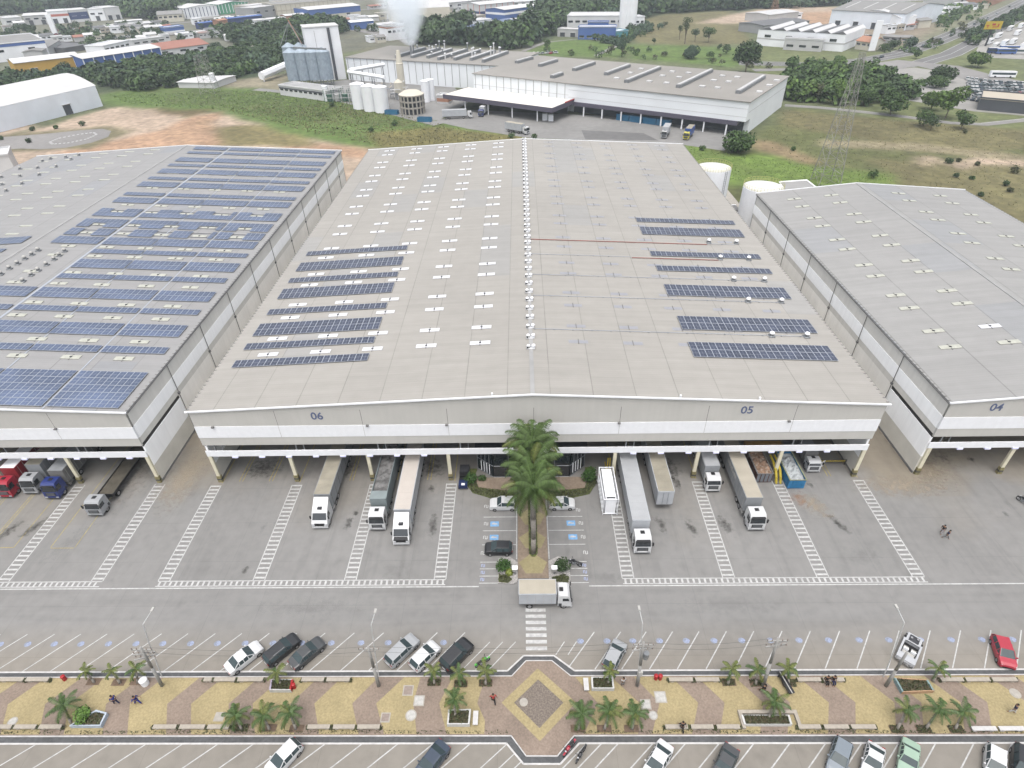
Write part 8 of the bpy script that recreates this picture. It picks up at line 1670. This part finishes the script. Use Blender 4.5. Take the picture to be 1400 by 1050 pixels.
tufts('rough_grass', [PX((150, 130), (350, 124), (480, 138), (560, 165), (420, 165), (300, 150), (170, 142))], 5000, .55, G_GR1, 0, 32, .3)
tufts('rough_grass', [PX((1070, 150), (1400, 180), (1400, 290), (1240, 255), (1110, 250), (1040, 190))], 3500, .3, G_GR2, 0, 33, .15)
tufts('rough_grass', [PX((935, 200), (1120, 228), (1225, 240), (1220, 256), (1110, 256), (940, 240))], 2600, .32, G_GR1, 0, 34, .2)
# small houses scattered through the town
rr = random.Random(21); names = [('white', 'lgrey'), ('pale', 'roofw'), ('cream', 'roofg'), ('lgrey', 'roofr'), ('tan', 'roofw'), ('white', 'roofd')]
cn = {'white': 'white', 'pale': 'pale', 'cream': 'cream', 'lgrey': 'grey', 'tan': 'tan'}; rn = {'lgrey': 'grey', 'roofw': 'white', 'roofg': 'dull grey', 'roofr': 'reddish', 'roofd': 'dark'}
for (u0, v0, u1, v1, n_, wh) in [(128, 48, 215, 40, 12, 'behind the town street'), (185, 60, 300, 50, 11, 'above the red roofed hall'), (430, 34, 540, 26, 8, 'right of the blue fascia hall'), (500, 60, 555, 52, 5, 'left of the factory wing roof'), (0, 44, 30, 40, 2, 'at the left edge'), (600, 38, 650, 30, 7, 'right of the arched hangar'), (500, 14, 610, 6, 9, 'along the top edge above the hangar'), (640, 8, 740, 2, 8, 'along the top edge by the blue roofs'), (1090, 24, 1045, 30, 2, 'beside the earth lot'), (300, 56, 360, 52, 3, 'below the bus depot'), (1205, 46, 1260, 38, 5, 'behind the white pylon'), (36, 58, 140, 56, 7, 'above the blue edged factory'), (176, 46, 225, 44, 5, 'left of the small blue building'), (260, 34, 350, 30, 7, 'between the striped halls and the bus depot'), (560, 20, 640, 14, 6, 'behind the smoke'), (650, 48, 700, 34, 5, 'along the solar roof'), (1262, 20, 1340, 12, 6, 'by the highway top right')]:
    for i in range(n_):
        f = (i+.5)/n_; u, v = u0+(u1-u0)*f, v0+(v1-v0)*f+rr.uniform(-1.5, 1.5); w_, r_ = rr.choice(names); L_ = rr.uniform(8, 16); hall((u, v), (u+L_*.9+4, v-.06*L_-.6), rr.uniform(6, 12), rr.uniform(3, 5.5), w_, r_, 'small %s house with %s roof %s, %s' % (cn[w_], rn[r_], wh, ORD[i]), rr.choice(('gable', 'gable', 'flat')), nwin=rr.choice((0, 2, 3)), rise=1.2, name='house', cat='house', group='small houses '+wh)
# ------------------------------------------------------------------ the air
hb = MB(); hb.box(-2500, 2500, -250, 2560, -1.2, 150, None); me = bpy.data.meshes.new('haze'); me.from_pydata(hb.v, [], hb.f)
hm = bpy.data.materials.new('haze_air'); hm.use_nodes = True; n = hm.node_tree.nodes; n.remove(n['Principled BSDF']); pv = n.new('ShaderNodeVolumePrincipled'); pv.inputs['Color'].default_value = (.8, .9, 1, 1); pv.inputs['Density'].default_value = .00015; pv.inputs['Anisotropy'].default_value = 0
hm.node_tree.links.new(pv.outputs[0], n['Material Output'].inputs['Volume']); me.materials.append(hm); o = place(me, 'haze'); tag(o, 'thin pale haze over the far town', 'haze', kind='stuff')
